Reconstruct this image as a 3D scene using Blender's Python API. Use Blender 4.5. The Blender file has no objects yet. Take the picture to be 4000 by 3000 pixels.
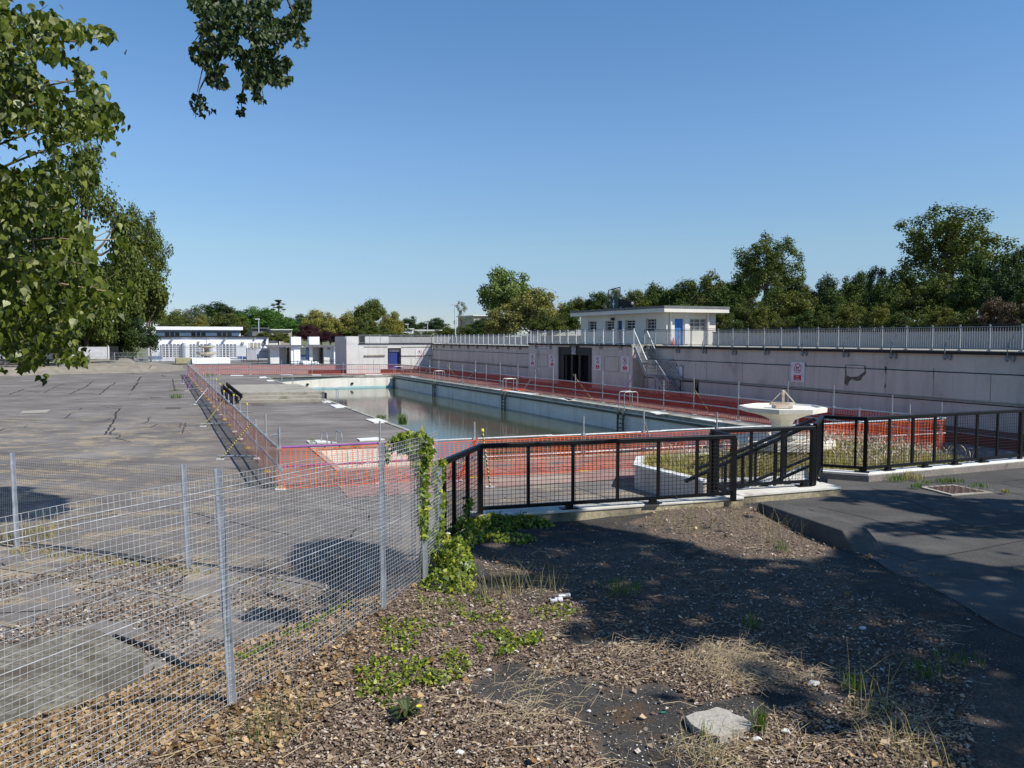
EL = 46.0; SUN_E = 5.0; SKY_S = .13; EXPO = 0.2; AIR = 1.0; DUST = 0.0; OZ = 3.0
import bpy, math, random
from mathutils import Vector, Matrix, noise
from mathutils.geometry import tessellate_polygon
R_ = math.radians
F = 3111.0
TH = math.atan(182 / 3111.0)
CT, ST = math.cos(TH), math.sin(TH)
CAM = Vector((0, 0, 4.0))
COL = bpy.context.scene.collection
rnd = random.Random(7)

def ray(u, v):
    x = (u - 2000) / F; y = (1500 - v) / F
    return Vector((x, CT + y * ST, -ST + y * CT))
def G(u, v, z=0.0):
    d = ray(u, v); t = (z - CAM.z) / d.z
    return CAM + d * t
def PY(u, v, Y):
    d = ray(u, v); return CAM + d * (Y / d.y)
# frame of the long wall: t along it (away), s to the right of it
P0 = Vector((17.8, 32.6, 0)); LD = Vector((-0.4127, 0.9109, 0)); RD = Vector((0.9109, 0.4127, 0)); UP = Vector((0, 0, 1))
def W(s, t, z=0.0): return P0 + RD * s + LD * t + UP * z
def onW(u, v, s):
    d = ray(u, v); a = (s - (CAM - P0).dot(RD)) / d.dot(RD); p = CAM + d * a
    return (p - P0).dot(LD), p.z
def onE(u, v, t):
    d = ray(u, v); a = (t - (CAM - P0).dot(LD)) / d.dot(LD); p = CAM + d * a
    return (p - P0).dot(RD), p.z

class MB:
    def __init__(s): s.v = []; s.f = []; s.mi = []; s.m = 0
    def add(s, vs, fs):
        o = len(s.v); s.v.extend([tuple(x) for x in vs]); s.f.extend([tuple(i + o for i in f) for f in fs]); s.mi.extend([s.m] * len(fs)); return s
    def quad(s, a, b, c, d): return s.add([a, b, c, d], [(0, 1, 2, 3)])
    def box(s, c, sx, sy, sz, ax=None, ay=None, az=None):
        c = Vector(c); ax = Vector((1, 0, 0)) if ax is None else ax; ay = Vector((0, 1, 0)) if ay is None else ay; az = UP if az is None else az
        vs = [c + ax * (i * sx / 2) + ay * (j * sy / 2) + az * (k * sz / 2) for k in (-1, 1) for i, j in ((-1, -1), (1, -1), (1, 1), (-1, 1))]
        return s.add(vs, [(0, 3, 2, 1), (4, 5, 6, 7), (0, 1, 5, 4), (1, 2, 6, 5), (2, 3, 7, 6), (3, 0, 4, 7)])
    def bar(s, a, b, w, h, up=None):
        a = Vector(a); b = Vector(b); d = b - a; L = d.length
        if L < 1e-6: return s
        d /= L; up = UP if up is None else up
        if abs(d.dot(up)) > .98: up = Vector((1, 0, 0))
        sd = d.cross(up).normalized(); u2 = sd.cross(d)
        return s.box((a + b) / 2, w, L, h, sd, d, u2)
    def tube(s, a, b, r, n=6, r2=None, cap=True):
        return s.path([a, b], [r, r if r2 is None else r2], n, cap)
    def path(s, pts, rs, n=6, cap=True):
        pts = [Vector(p) for p in pts]
        if not hasattr(rs, '__len__'): rs = [rs] * len(pts)
        vs = []; prev = None
        for i, p in enumerate(pts):
            d = (pts[min(i + 1, len(pts) - 1)] - pts[max(i - 1, 0)])
            d = d.normalized() if d.length > 1e-9 else UP
            ref = prev if prev is not None else (Vector((1, 0, 0)) if abs(d.z) > .9 else UP)
            a = d.cross(ref)
            if a.length < 1e-5: a = d.cross(Vector((0, 1, 0)))
            a.normalize(); b = a.cross(d).normalized() * -1; prev = b if abs(d.z) <= .9 or prev is not None else None
            b = d.cross(a)
            prev = -b if prev is not None else prev
            for k in range(n):
                q = 2 * math.pi * k / n; vs.append(p + (a * math.cos(q) + b * math.sin(q)) * rs[i])
        fs = []
        for i in range(len(pts) - 1):
            for k in range(n):
                k2 = (k + 1) % n; fs.append((i * n + k, i * n + k2, (i + 1) * n + k2, (i + 1) * n + k))
        if cap:
            fs.append(tuple(range(n - 1, -1, -1))); m = (len(pts) - 1) * n; fs.append(tuple(range(m, m + n)))
        return s.add(vs, fs)
    def prism(s, poly, z0, z1, holes=()):
        loops = [[Vector((p[0], p[1], 0)) for p in poly]] + [[Vector((p[0], p[1], 0)) for p in h] for h in holes]
        flat = [p for l in loops for p in l]; n = len(flat)
        tris = tessellate_polygon(loops)
        vs = [(p.x, p.y, z1) for p in flat]
        fs = []
        for t in tris:
            a, b, c = [flat[i] for i in t]
            fs.append(t if (b - a).cross(c - a).z > 0 else (t[0], t[2], t[1]))
        if z0 is not None:
            vs += [(p.x, p.y, z0) for p in flat]; fs += [tuple(i + n for i in (f[0], f[2], f[1])) for f in fs]
            o = 0
            for li, l in enumerate(loops):
                m = len(l); area = sum(l[i].x * l[(i + 1) % m].y - l[(i + 1) % m].x * l[i].y for i in range(m))
                ccw = (area > 0) == (li == 0)
                for i in range(m):
                    j = (i + 1) % m; a, b = o + i, o + j
                    fs.append((a + n, b + n, b, a) if ccw else (b + n, a + n, a, b))
                o += m
        return s.add(vs, fs)
    def lathe(s, c, prof, n=8, rot=0.0):
        c = Vector(c); vs = []; m = len(prof)
        for r, z in prof:
            for k in range(n):
                q = 2 * math.pi * k / n + rot; vs.append(c + Vector((math.cos(q) * r, math.sin(q) * r, z)))
        fs = [(i * n + k, i * n + (k + 1) % n, (i + 1) * n + (k + 1) % n, (i + 1) * n + k) for i in range(m - 1) for k in range(n)]
        if prof[0][0] > 1e-4: fs.append(tuple(range(n - 1, -1, -1)))
        if prof[-1][0] > 1e-4: fs.append(tuple(range((m - 1) * n, m * n)))
        return s.add(vs, fs)
    def build(s, name, mats, parent=None, smooth=False, loc=None, bevel=0):
        org = Vector((0, 0, 0))
        if parent is not None:
            p = parent
            while p is not None: org += p.location; p = p.parent
        elif loc is not None: org = Vector(loc)
        me = bpy.data.meshes.new(name)
        if org.length > 0: vs = [(x - org.x, y - org.y, z - org.z) for x, y, z in s.v]
        else: vs = s.v
        me.from_pydata(vs, [], s.f)
        if not isinstance(mats, (list, tuple)): mats = [mats]
        for m in mats: me.materials.append(m)
        if len(mats) > 1: me.polygons.foreach_set('material_index', s.mi)
        if smooth: me.polygons.foreach_set('use_smooth', [True] * len(s.f))
        me.update()
        o = bpy.data.objects.new(name, me); COL.objects.link(o)
        if parent is not None: o.parent = parent
        elif loc is not None: o.location = org
        if bevel:
            b = o.modifiers.new('bev', 'BEVEL'); b.width = bevel; b.segments = 2; b.limit_method = 'ANGLE'
        return o

def tag(o, label, cat, group=None):
    o['label'] = label; o['category'] = cat
    if group: o['group'] = group
    return o
def struct(o): o['kind'] = 'structure'; return o
def stuff(o, label=None, cat=None):
    o['kind'] = 'stuff'
    if label: o['label'] = label
    if cat: o['category'] = cat
    return o
def thing(name, label, cat, loc=(0, 0, 0), group=None):
    o = bpy.data.objects.new(name, None); COL.objects.link(o); o.location = Vector(loc); o.empty_display_size = .2
    return tag(o, label, cat, group)
def copy_tree(root, loc=None, rotz=None, label=None, group=None):
    def rec(o, par):
        c = o.copy(); COL.objects.link(c)
        c.parent = par
        for ch in list(o.children): rec(ch, c)
        return c
    r = rec(root, None)
    if loc is not None: r.location = Vector(loc)
    if rotz is not None: r.rotation_euler = (0, 0, rotz)
    if label: r['label'] = label
    if group: r['group'] = group
    return r

# ---------- materials ----------
def newmat(name):
    m = bpy.data.materials.new(name); m.use_nodes = True; nt = m.node_tree
    b = nt.nodes['Principled BSDF']; return m, nt, b
def ramp(nt, fac, stops, interp='LINEAR'):
    r = nt.nodes.new('ShaderNodeValToRGB'); r.color_ramp.interpolation = interp
    e = r.color_ramp.elements
    while len(e) < len(stops): e.new(.5)
    for el, (p, c) in zip(e, stops):
        el.position = p; el.color = (c[0], c[1], c[2], 1) if hasattr(c, '__len__') else (c, c, c, 1)
    nt.links.new(fac, r.inputs[0]); return r.outputs[0]
def nz(nt, scale, detail=6, rough=.55, vec=None, stretch=None):
    n = nt.nodes.new('ShaderNodeTexNoise'); n.inputs['Scale'].default_value = scale; n.inputs['Detail'].default_value = detail; n.inputs['Roughness'].default_value = rough
    if vec is None:
        g = nt.nodes.new('ShaderNodeNewGeometry'); vec = g.outputs['Position']
    if stretch:
        mp = nt.nodes.new('ShaderNodeMapping'); mp.inputs['Scale'].default_value = stretch; nt.links.new(vec, mp.inputs[0]); vec = mp.outputs[0]
    nt.links.new(vec, n.inputs['Vector']); return n.outputs['Fac']
def mix(nt, fac, a, b, mode='MIX'):
    x = nt.nodes.new('ShaderNodeMix'); x.data_type = 'RGBA'; x.blend_type = mode
    for i, s in ((0, fac), (6, a), (7, b)):
        if hasattr(s, 'is_output'): nt.links.new(s, x.inputs[i])
        elif i == 0: x.inputs[0].default_value = s
        else: x.inputs[i].default_value = (s[0], s[1], s[2], 1)
    return x.outputs[2]
def bump(nt, b, fac, strength=.3, dist=.02):
    n = nt.nodes.new('ShaderNodeBump'); n.inputs['Strength'].default_value = strength; n.inputs['Distance'].default_value = dist
    nt.links.new(fac, n.inputs['Height']); nt.links.new(n.outputs[0], b.inputs['Normal'])
def M(name, c, c2=None, scale=3.0, rough=.75, metal=0.0, fine=.0, lo=.35, hi=.65, bmp=0, stretch=None, dirt=None, dscale=.6, dlo=.55, dhi=.7, streak=0):
    m, nt, b = newmat(name)
    b.inputs['Roughness'].default_value = rough; b.inputs['Metallic'].default_value = metal
    c2 = c2 or tuple(x * .8 for x in c)
    n = nz(nt, scale, stretch=stretch); out = ramp(nt, n, [(lo, c), (hi, c2)])
    if fine:
        n2 = nz(nt, scale * 14, 3); out = mix(nt, fine, out, ramp(nt, n2, [(.3, (.0, .0, .0)), (.7, (1, 1, 1))]), 'OVERLAY')
    if dirt:
        n3 = nz(nt, dscale, 8, .65); out = mix(nt, ramp(nt, n3, [(dlo, 0), (dhi, 1)]), out, dirt)
    if streak:
        n4 = ramp(nt, nz(nt, 1.9, 5, .65, stretch=(1, 1, .07)), [(.50, 0), (.72, streak)]); out = mix(nt, n4, out, tuple(x * .55 for x in c))
    nt.links.new(out, b.inputs['Base Color'])
    if bmp: bump(nt, b, nz(nt, scale * 10, 4), bmp)
    return m
def leafmat(name, stops, transl=.25, rough=.55, spec=.3, back=None):
    m, nt, b = newmat(name)
    g = nt.nodes.new('ShaderNodeNewGeometry')
    c = ramp(nt, g.outputs['Random Per Island'], stops)
    if back: c = mix(nt, g.outputs['Backfacing'], c, back)
    nt.links.new(c, b.inputs['Base Color']); b.inputs['Roughness'].default_value = rough; b.inputs['Specular IOR Level'].default_value = spec
    if transl:
        t = nt.nodes.new('ShaderNodeBsdfTranslucent'); nt.links.new(mix(nt, 1.0, c, (1.0, 1.1, .45), 'MULTIPLY'), t.inputs[0])
        mx = nt.nodes.new('ShaderNodeMixShader'); mx.inputs[0].default_value = transl
        nt.links.new(b.outputs[0], mx.inputs[1]); nt.links.new(t.outputs[0], mx.inputs[2])
        nt.links.new(mx.outputs[0], nt.nodes['Material Output'].inputs[0])
    return m
def flat(name, c, rough=.6, metal=0.0): 
    return M(name, c, tuple(x * .9 for x in c), 5, rough, metal)

m_white = M('white_paint_render', (.72, .72, .70), (.62, .62, .60), 1.2, .8, fine=.12, dirt=(.40, .38, .33), dscale=.9, dlo=.62, dhi=.78)
m_wallgrey = M('grey_render', (.62, .565, .49), (.54, .49, .425), .8, .85, fine=.04, bmp=.04, streak=.55, dirt=(.35, .32, .28), dscale=.7, dlo=.58, dhi=.80, stretch=(1, 1, .5))
m_endwall = M('pale_grey_render', (.62, .61, .58), (.56, .55, .52), 1.0, .85, fine=.04, bmp=.05, streak=.4)
m_cream = M('cream_render', (.72, .69, .61), (.66, .63, .55), 1.0, .8, fine=.08)
m_black = M('black_gloss_paint', (.0022, .0024, .003), (.004, .0042, .005), 6, .45); m_black.node_tree.nodes['Principled BSDF'].inputs['Specular IOR Level'].default_value = .32
m_blackmatt = M('black_matt', (.006, .006, .008), None, 6, .7)
m_dark = M('dark_void', (.012, .013, .015), None, 2, .9)
m_galv = M('galvanised_steel', (.42, .45, .47), (.30, .32, .33), 8, .45, .35)
m_wire = M('galvanised_wire', (.52, .54, .56), (.32, .33, .34), 9, .45, .3)
m_wiredull = M('weathered_wire', (.22, .22, .22), (.12, .10, .09), 5, .6, .3)
m_whitemetal = M('white_railing_paint', (.62, .66, .68), (.5, .54, .56), 8, .5)
m_greymetal = M('grey_railing_paint', (.27, .29, .31), (.20, .22, .24), 8, .5)
m_coping = M('weathered_coping', (.42, .40, .35), (.26, .25, .20), 2.2, .9, fine=.3, bmp=.3, dirt=(.16, .16, .09), dscale=1.3, dlo=.52, dhi=.66)
m_conc = M('concrete', (.38, .35, .29), (.28, .26, .21), 1.6, .9, fine=.25, bmp=.3, dirt=(.17, .155, .12), dscale=.5)
m_redpave = M('red_paving', (.32, .185, .16), (.25, .155, .135), 1.0, .85, fine=.2, dirt=(.36, .30, .24), dscale=.35, dlo=.50, dhi=.66)
m_redpaint = M('dark_red_paint', (.16, .040, .033), (.10, .028, .024), 1.5, .8, dirt=(.10, .05, .04))
m_slab = M('white_slab', (.78, .78, .74), (.6, .59, .55), 3, .8, fine=.15)
m_pool = M('pool_paint', (.84, .81, .72), (.74, .71, .61), .7, .7, fine=.06, streak=.5, dirt=(.55, .57, .50), dscale=.5, dlo=.6, dhi=.8, stretch=(1, 1, 2))
m_poolcyan = M('pool_cyan', (.38, .62, .62), None, 2, .7)
m_gutter = M('pool_gutter', (.14, .15, .12), (.07, .08, .06), 2, .8)
m_net = M('orange_netting', (.90, .17, .035), (.74, .10, .022), 3, .6)
m_netred = M('red_netting', (.55, .05, .022), (.44, .035, .018), 3, .6)
m_purple = M('purple_paint', (.30, .09, .34), None, 4, .6)
m_yellow = M('yellow_cap', (.75, .60, .06), None, 4, .6)
m_blue = M('blue_door_paint', (.035, .19, .60), (.03, .16, .52), 3, .5)
m_navy = M('navy_door', (.02, .045, .22), None, 3, .5)
m_orange = M('orange_plastic', (.80, .12, .02), None, 4, .5)
m_glass, nt, b = newmat('window_glass'); b.inputs['Base Color'].default_value = (.03, .035, .04, 1); b.inputs['Roughness'].default_value = .08
m_roofgrey = M('roof_felt', (.16, .165, .16), None, 2, .8)
m_rust = M('rusty_iron', (.14, .08, .06), (.09, .06, .05), 6, .8, bmp=.5)
m_bark = M('bark', (.16, .13, .10), (.09, .075, .06), 5, .9, bmp=.5)
m_twig = M('twig', (.34, .27, .15), (.22, .17, .10), 8, .8)
m_signwhite = M('sign_white', (.74, .74, .76), None, 4, .4)
m_signred = M('sign_red', (.55, .02, .03), None, 4, .4)
m_signblack = M('sign_black', (.01, .01, .015), None, 4, .4)
m_bluewall = M('pale_blue_render', (.30, .40, .52), None, 2, .8)
m_bwhite = M('bright_white_render', (.84, .85, .90), (.80, .81, .86), 2, .8)
m_bin = M('blue_plastic', (.05, .17, .45), None, 3, .5)
# hazard tape
m_haz, nt, b = newmat('hazard_tape'); w = nt.nodes.new('ShaderNodeTexWave'); w.inputs['Scale'].default_value = 4.2; w.bands_direction = 'DIAGONAL'
g = nt.nodes.new('ShaderNodeNewGeometry'); nt.links.new(g.outputs['Position'], w.inputs[0])
nt.links.new(ramp(nt, w.outputs['Fac'], [(.49, (.02, .02, .02)), (.51, (.42, .35, .09))], 'CONSTANT'), b.inputs['Base Color'])

def asphalt(name, base, dark, light, straw=False):
    m, nt, b = newmat(name); b.inputs['Roughness'].default_value = .95; b.inputs['Specular IOR Level'].default_value = .10
    c = ramp(nt, nz(nt, .30, 9, .68), [(.36, dark), (.52, base), (.68, light)])
    c = mix(nt, .5, c, ramp(nt, nz(nt, 1.1, 6, .6, stretch=(.35, 1.2, 1)), [(.3, (.3, .3, .3)), (.7, (.68, .68, .68))]), 'OVERLAY')
    c = mix(nt, .22, c, ramp(nt, nz(nt, 55, 3, .6), [(.3, (0, 0, 0)), (.72, (1, 1, 1))]), 'OVERLAY')
    v = nt.nodes.new('ShaderNodeTexVoronoi'); v.inputs['Scale'].default_value = 26; g = nt.nodes.new('ShaderNodeNewGeometry'); nt.links.new(g.outputs['Position'], v.inputs['Vector'])
    c = mix(nt, ramp(nt, v.outputs['Distance'], [(.10, .5), (.16, 0)]), c, (.36, .33, .29))
    if straw:
        a = nt.nodes.new('ShaderNodeAttribute'); a.attribute_name = 'straw'
        patch = ramp(nt, nz(nt, .8, 9, .72, stretch=(.8, 1.2, 1)), [(.50, 0), (.58, 1)])
        f = mix(nt, 1.0, patch, a.outputs['Color'], 'MULTIPLY')
        f2 = mix(nt, 1.0, f, ramp(nt, nz(nt, 15, 6, .85, stretch=(.9, 1.1, 1)), [(.43, 0), (.52, 1)]), 'MULTIPLY')
        c = mix(nt, mix(nt, 1.0, f2, (.8, .8, .8), 'MULTIPLY'), c, (.42, .33, .21))
    nt.links.new(c, b.inputs['Base Color']); bump(nt, b, nz(nt, 45, 4), .35, .015)
    return m
m_deck = asphalt('deck_asphalt', (.190, .173, .160), (.142, .128, .118), (.25, .228, .208), True)
m_terr = asphalt('terrace_asphalt', (.092, .088, .084), (.064, .062, .060), (.135, .128, .12))
m_tar = M('tar_seam', (.018, .018, .018), (.04, .035, .03), 5, .8)
m_joint = M('sandy_joint', (.30, .25, .18), (.20, .17, .12), 5, .95, fine=.3)
m_grassland = M('rough_grassland', (.10, .12, .04), (.16, .15, .07), .3, .95, fine=.3)
# ================= SETTING =================
def interp(pts, y):
    if y <= pts[0][0]: return pts[0][1]
    for (a, b), (c, d) in zip(pts, pts[1:]):
        if y <= c: return b + (d - b) * (y - a) / (c - a)
    return pts[-1][1]
poolA = G(1045, 1475); poolB = G(1540, 1466); poolD = G(1330, 1835); poolE = G(1217, 1742)
dirL = (poolB - G(2699, 1635)).normalized()
NE = Vector((0.941, 0.339, 0))
def isect(p, d, q, e):
    den = d.x * e.y - d.y * e.x; t = ((q.x - p.x) * e.y - (q.y - p.y) * e.x) / den; return p + d * t
poolC = isect(poolB, dirL, poolD, NE)
poolF = isect(poolE, NE, G(1276, 1565), (poolA - G(1700, 1706)).normalized())
POOL = [poolA, poolF, poolE, poolD, poolC, poolB]
deckpoly = [(-90, 1), (40, 1), (60, 20), (40, 150), (-90, 160)]
mb = MB(); mb.prism([(-2500, -600), (2500, -600), (2500, 3500), (-2500, 3500)], None, -0.03, [deckpoly])
struct(mb.build('ground', m_grassland))
# deck as a fine grid near plus tessellated sheet: one sheet with straw attribute per vertex
mb = MB()
import bmesh
holes = [[(p.x, p.y) for p in POOL]]
mb.prism(deckpoly, None, 0.0, holes)
deck = mb.build('pool_deck', m_deck); struct(deck)
bm = bmesh.new(); bm.from_mesh(deck.data)
for it in range(7):
    es = [e for e in bm.edges if e.calc_length() > 3.0 and min(v.co.y for v in e.verts) < 75]
    if not es: break
    bmesh.ops.subdivide_edges(bm, edges=es, cuts=1); bmesh.ops.triangulate(bm, faces=bm.faces)
bm.to_mesh(deck.data); bm.free()
at = deck.data.color_attributes.new('straw', 'FLOAT_COLOR', 'POINT')
for i, v in enumerate(deck.data.vertices):
    x, y = v.co.x, v.co.y
    k = max(0, min(1, (46 - y) / 14)) * max(0, min(1, (-6.3 - .44 * (y - 20.8) - x) / 1.5))
    k = max(k, .9 * max(0, min(1, (x + 3.0) / 2)) * max(0, min(1, (24 - y) / 3)))
    at.data[i].color = (k, k, k, 1)
# coping band round the pool
cen = sum((Vector(p) for p in POOL), Vector()) / 6
def offs(poly, d):
    out = []; n = len(poly)
    for i in range(n):
        a, b, c = Vector(poly[i - 1]), Vector(poly[i]), Vector(poly[(i + 1) % n])
        e1 = (b - a).normalized(); e2 = (c - b).normalized(); n1 = Vector((e1.y, -e1.x, 0)); n2 = Vector((e2.y, -e2.x, 0))
        out.append(isect(a + n1 * d, e1, b + n2 * d, e2))
    return out
def inpoly(x, y, poly):
    c = False; j = len(poly) - 1
    for i in range(len(poly)):
        xi, yi = poly[i][0], poly[i][1]; xj, yj = poly[j][0], poly[j][1]
        if (yi > y) != (yj > y) and x < (xj - xi) * (y - yi) / (yj - yi) + xi: c = not c
        j = i
    return c
area = sum(POOL[i - 1].x * POOL[i].y - POOL[i].x * POOL[i - 1].y for i in range(6))
SG = 1 if area > 0 else -1
inner = offs(POOL, -.04 * SG); outer = offs(POOL, .16 * SG)
mb = MB(); mb.prism([(p.x, p.y) for p in outer], -.14, .035, [[(p.x, p.y) for p in inner]])
pool = thing('swimming_pool', 'long half empty outdoor pool with pale painted walls and murky water', 'swimming pool', cen)
mb.build('coping', m_coping, pool)
# basin walls and floor
mb = MB()
for i in range(6):
    a, b = POOL[i - 1], POOL[i]
    mb.quad(a + UP * -2.4, b + UP * -2.4, b + UP * -.14, a + UP * -.14)
mb.prism([(p.x, p.y) for p in POOL], None, -2.4)
mb.build('basin_wall', m_pool, pool)
mb = MB(); ins = offs(POOL, -.10 * SG)
for i in range(6):
    a, b = POOL[i - 1], POOL[i]; c, d = ins[i - 1], ins[i]
    if i in (0, 1, 2, 3): continue
    if i != 0 or True:
        z0 = -.42 if i != 0 else -.42
    mb.add([a + UP * -.34, b + UP * -.34, b + UP * -.22, a + UP * -.22, c + UP * -.34, d + UP * -.34, d + UP * -.22, c + UP * -.22], [(4, 5, 6, 7), (0, 1, 5, 4), (3, 2, 6, 7)])
mb.build('scum_channel', m_gutter, pool)
mb = MB(); a, b = POOL[5], POOL[0]; nrm = (G(1300, 1600) - a); nrm = Vector((-(b - a).y, (b - a).x, 0)).normalized()
if nrm.y > 0: nrm = -nrm
a = a + nrm * .03; b = b + nrm * .03
mb.quad(a + UP * -1.30, b + UP * -1.30, b + UP * -1.08, a + UP * -1.08); mb.build('tide_band', m_poolcyan, pool)
# small fittings on the end wall
mb = MB()
for u in (1195, 1369):
    mb = MB()
    p = G(u, 1498, 0); tt = (a.y) ; q = a.lerp(b, (u - 1540) / (1045 - 1540)) + UP * -.75
    mb.box(q + nrm * .04, .22, .1, .18, (b - a).normalized(), nrm); mb.build('inlet', m_blackmatt, pool)
m_water, nt, b_ = newmat('murky_water'); b_.inputs['Roughness'].default_value = .04; b_.inputs['IOR'].default_value = 1.33
nt.links.new(ramp(nt, nz(nt, .12, 5, .6), [(.35, (.055, .06, .032)), (.6, (.040, .055, .036)), (.75, (.085, .07, .04))]), b_.inputs['Base Color'])
n1 = nz(nt, 2.2, 4, .6, stretch=(1.0, 2.2, 1)); bump(nt, b_, n1, .05, .05)
mb = MB(); mb.prism([(p.x, p.y) for p in POOL], None, -1.25); struct(mb.build('water', m_water))

mb = MB(); _a = POOL[4]; _b = POOL[5]; mb.prism([(p.x, p.y) for p in (_a + RD * .1, _a + RD * 1.15, _b + RD * 1.15 + LD * 1.1, _b + LD * 1.1 - RD * 20, _b - RD * 20 + LD * .1, _b + LD * .1 + RD * .1)], None, .020); struct(mb.build('concrete_margin', m_coping))
def ribbon(pts, w, z=0.01):
    mb = MB(); P = [Vector((p[0], p[1], z + (p[2] if len(p) > 2 else 0))) for p in pts]
    for a, b in zip(P, P[1:]):
        d = (b - a); d = Vector((d.x, d.y, 0)).normalized(); n = Vector((-d.y, d.x, 0)) * w / 2
        mb.quad(a - n - d * w * .3, b - n + d * w * .3, b + n + d * w * .3, a + n - d * w * .3)
    return mb
# red paving zones
mb = MB()
tierA = G(2706, 1595); tierB = G(1643, 1455)
tdir = (tierB - tierA).normalized()
farR = tierA + tdir * ((92 - tierA.y) / tdir.y)
bl1 = Vector((15.4, 28.3, 0)); bl2 = Vector((-12.3, 86, 0))
cr1 = isect(outer[4], dirL, Vector((0, 30, 0)), Vector((1, 0, 0)))
right_zone = [outer[5] + RD * .8, outer[4] + RD * .8 + LD * 1.5, tierA - tdir * 14.0, farR, Vector((-8, 95, 0)), Vector((-40, 80 + 3, 0)), Vector((-37, 83.2, 0)), outer[5] + RD * -18 + LD * 1.4, outer[5] + LD * 1.2 + RD * .8]
mb.prism([(p.x, p.y) for p in [outer[5] + RD * .8 + LD * 1.2, outer[4] + RD * .8 + LD * 1.5, tierA - tdir * 15, farR]], None, .006)
mb.prism([(p.x, p.y) for p in [G(735, 1461), outer[5] + RD * .8 + LD * 1.2, farR, Vector((-10, 94, 0)), G(1352, 1438), G(1300, 1427), G(735, 1427)]], None, .010)
near = [G(1250, 1905), G(1360, 1948), G(1681, 1924), G(2100, 1895), G(2510, 1850), outer[4] + LD * -.3, outer[3]]
mb.prism([(p.x, p.y) for p in [G(1317, 1893), G(1360, 1946), G(1700, 1924), G(2520, 1866), G(2540, 1800), G(1600, 1850)]], None, .014)
struct(mb.build('red_paving', m_redpave))
mb = MB()
for k in range(34):
    q = G(1330, 1890) + NE * (k * 1.0); mb.v and None
    e = ribbon([q, q + LD * 1.3], .025, .018); mb.add(e.v, e.f)
e = ribbon([G(1345, 1893), G(2500, 1836)], .03, .018); mb.add(e.v, e.f)
struct(mb.build('paving_joints', m_tar))
# tier: dark red painted step along walls
tierz = .4
mb = MB()
t0 = tierA - tdir * 22
corner = W(0, 65.4)
mb.prism([(p.x, p.y) for p in [t0, W(1, -12), W(1, 66.5), W(-14, 66.5), isect(farR, tdir, G(1643, 1455), RD) , ]], -.0, tierz)
tier = tag(mb.build('tiered_step', m_redpaint), 'long low dark red painted concrete step at foot of the pale wall', 'step')
mb = MB(); e = ribbon([t0, tierA - tdir * 1.0], .10, tierz + .006); mb = e
struct(mb.build('painted_edge_line', m_slab))
# second step red in front of end wall continuing left
# deck seams, cracks
cracks = []
def crackpx(pts, w, jit=.06, seg=.5):
    P = [G(u, v) for u, v in pts]; out = [P[0]]
    for a, b in zip(P, P[1:]):
        n = max(1, int((b - a).length / seg))
        for i in range(1, n + 1):
            q = a.lerp(b, i / n); out.append(q + Vector((rnd.uniform(-jit, jit), rnd.uniform(-jit, jit), 0)))
    cracks.append(ribbon(out, w * .62, .008))
S = lambda x, y: (x * .4521, 1200 + y * .4521)
for pts, w in [([(1040, 875), (1000, 930), (985, 990), (905, 1100)], .13), ([(990, 1045), (950, 1100)], .12), ([(1190, 650), (1140, 720)], .22), ([(1000, 650), (930, 700), (860, 755)], .14),
               ([(800, 640), (740, 690), (600, 750)], .14), ([(210, 708), (80, 755)], .16), ([(870, 755), (700, 745), (560, 745)], .06), ([(1130, 750), (1100, 765), (1010, 762)], .09),
               ([(650, 910), (600, 920), (565, 960)], .09), ([(270, 993), (420, 1006), (700, 998), (890, 993)], .06), ([(900, 985), (970, 955)], .07), ([(1300, 950), (1265, 965), (1295, 978), (1250, 1005), (1180, 1008)], .08),
               ([(1360, 1010), (1310, 1038)], .08), ([(1600, 1000), (1598, 1050), (1570, 1090)], .07), ([(1565, 1000), (1560, 1040)], .05), ([(980, 1100), (1045, 1105), (1010, 1135), (1130, 1163)], .06),
               ([(1280, 842), (1390, 845)], .10), ([(0, 1127), (160, 1133), (320, 1125)], .05), ([(0, 1070), (60, 1048)], .09), ([(650, 968), (570, 970)], .04), ([(40, 560 + 60), (160, 640)], .04),
               ([(1220, 600), (1190, 640)], .2), ([(430, 635), (380, 660), (290, 690)], .10), ([(1490, 620), (1510, 720)], .12), ([(1400, 585), (1420, 600)], .15), ([(380, 740), (470, 690), (560, 660)], .10),
               ([(710, 870), (680, 890)], .08), ([(240, 1020), (222, 1040)], .06), ([(340, 1063), (480, 1078)], .04), ([(1210, 1090), (1560, 1075)], .03), ([(1010, 1060), (1250, 1040)], .03), ([(720, 1048), (790, 1045)], .05)]:
    crackpx([S(*p) for p in pts], w)
S3 = lambda x, y: (x * .6027, 1700 + y * .6027)
for pts, w in [([(1200, 910), (1110, 990)], .10), ([(0, 1155), (250, 1140), (430, 1115), (600, 1080), (760, 1020)], .045), ([(0, 830), (30, 850)], .05), ([(560, 910), (620, 930)], .04), ([(1390, 545), (1340, 575)], .06),
               ([(1220, 500), (1700, 610), (1880, 645)], .035), ([(640, 500), (720, 498)], .05), ([(1430, 860), (1800, 930), (2150, 1010)], .05), ([(0, 700), (500, 760), (900, 810), (1200, 870)], .07)]:
    crackpx([S3(*p) for p in pts], w, .03, .3)
S4 = lambda x, y: (1080 + x * .3707, 1640 + y * .3707)
for pts, w in [([(980, 1000), (970, 1060)], .05), ([(840, 1150), (780, 1240)], .06), ([(560, 870), (950, 950)], .03)]: crackpx([S4(*p) for p in pts], w, .03, .3)
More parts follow.
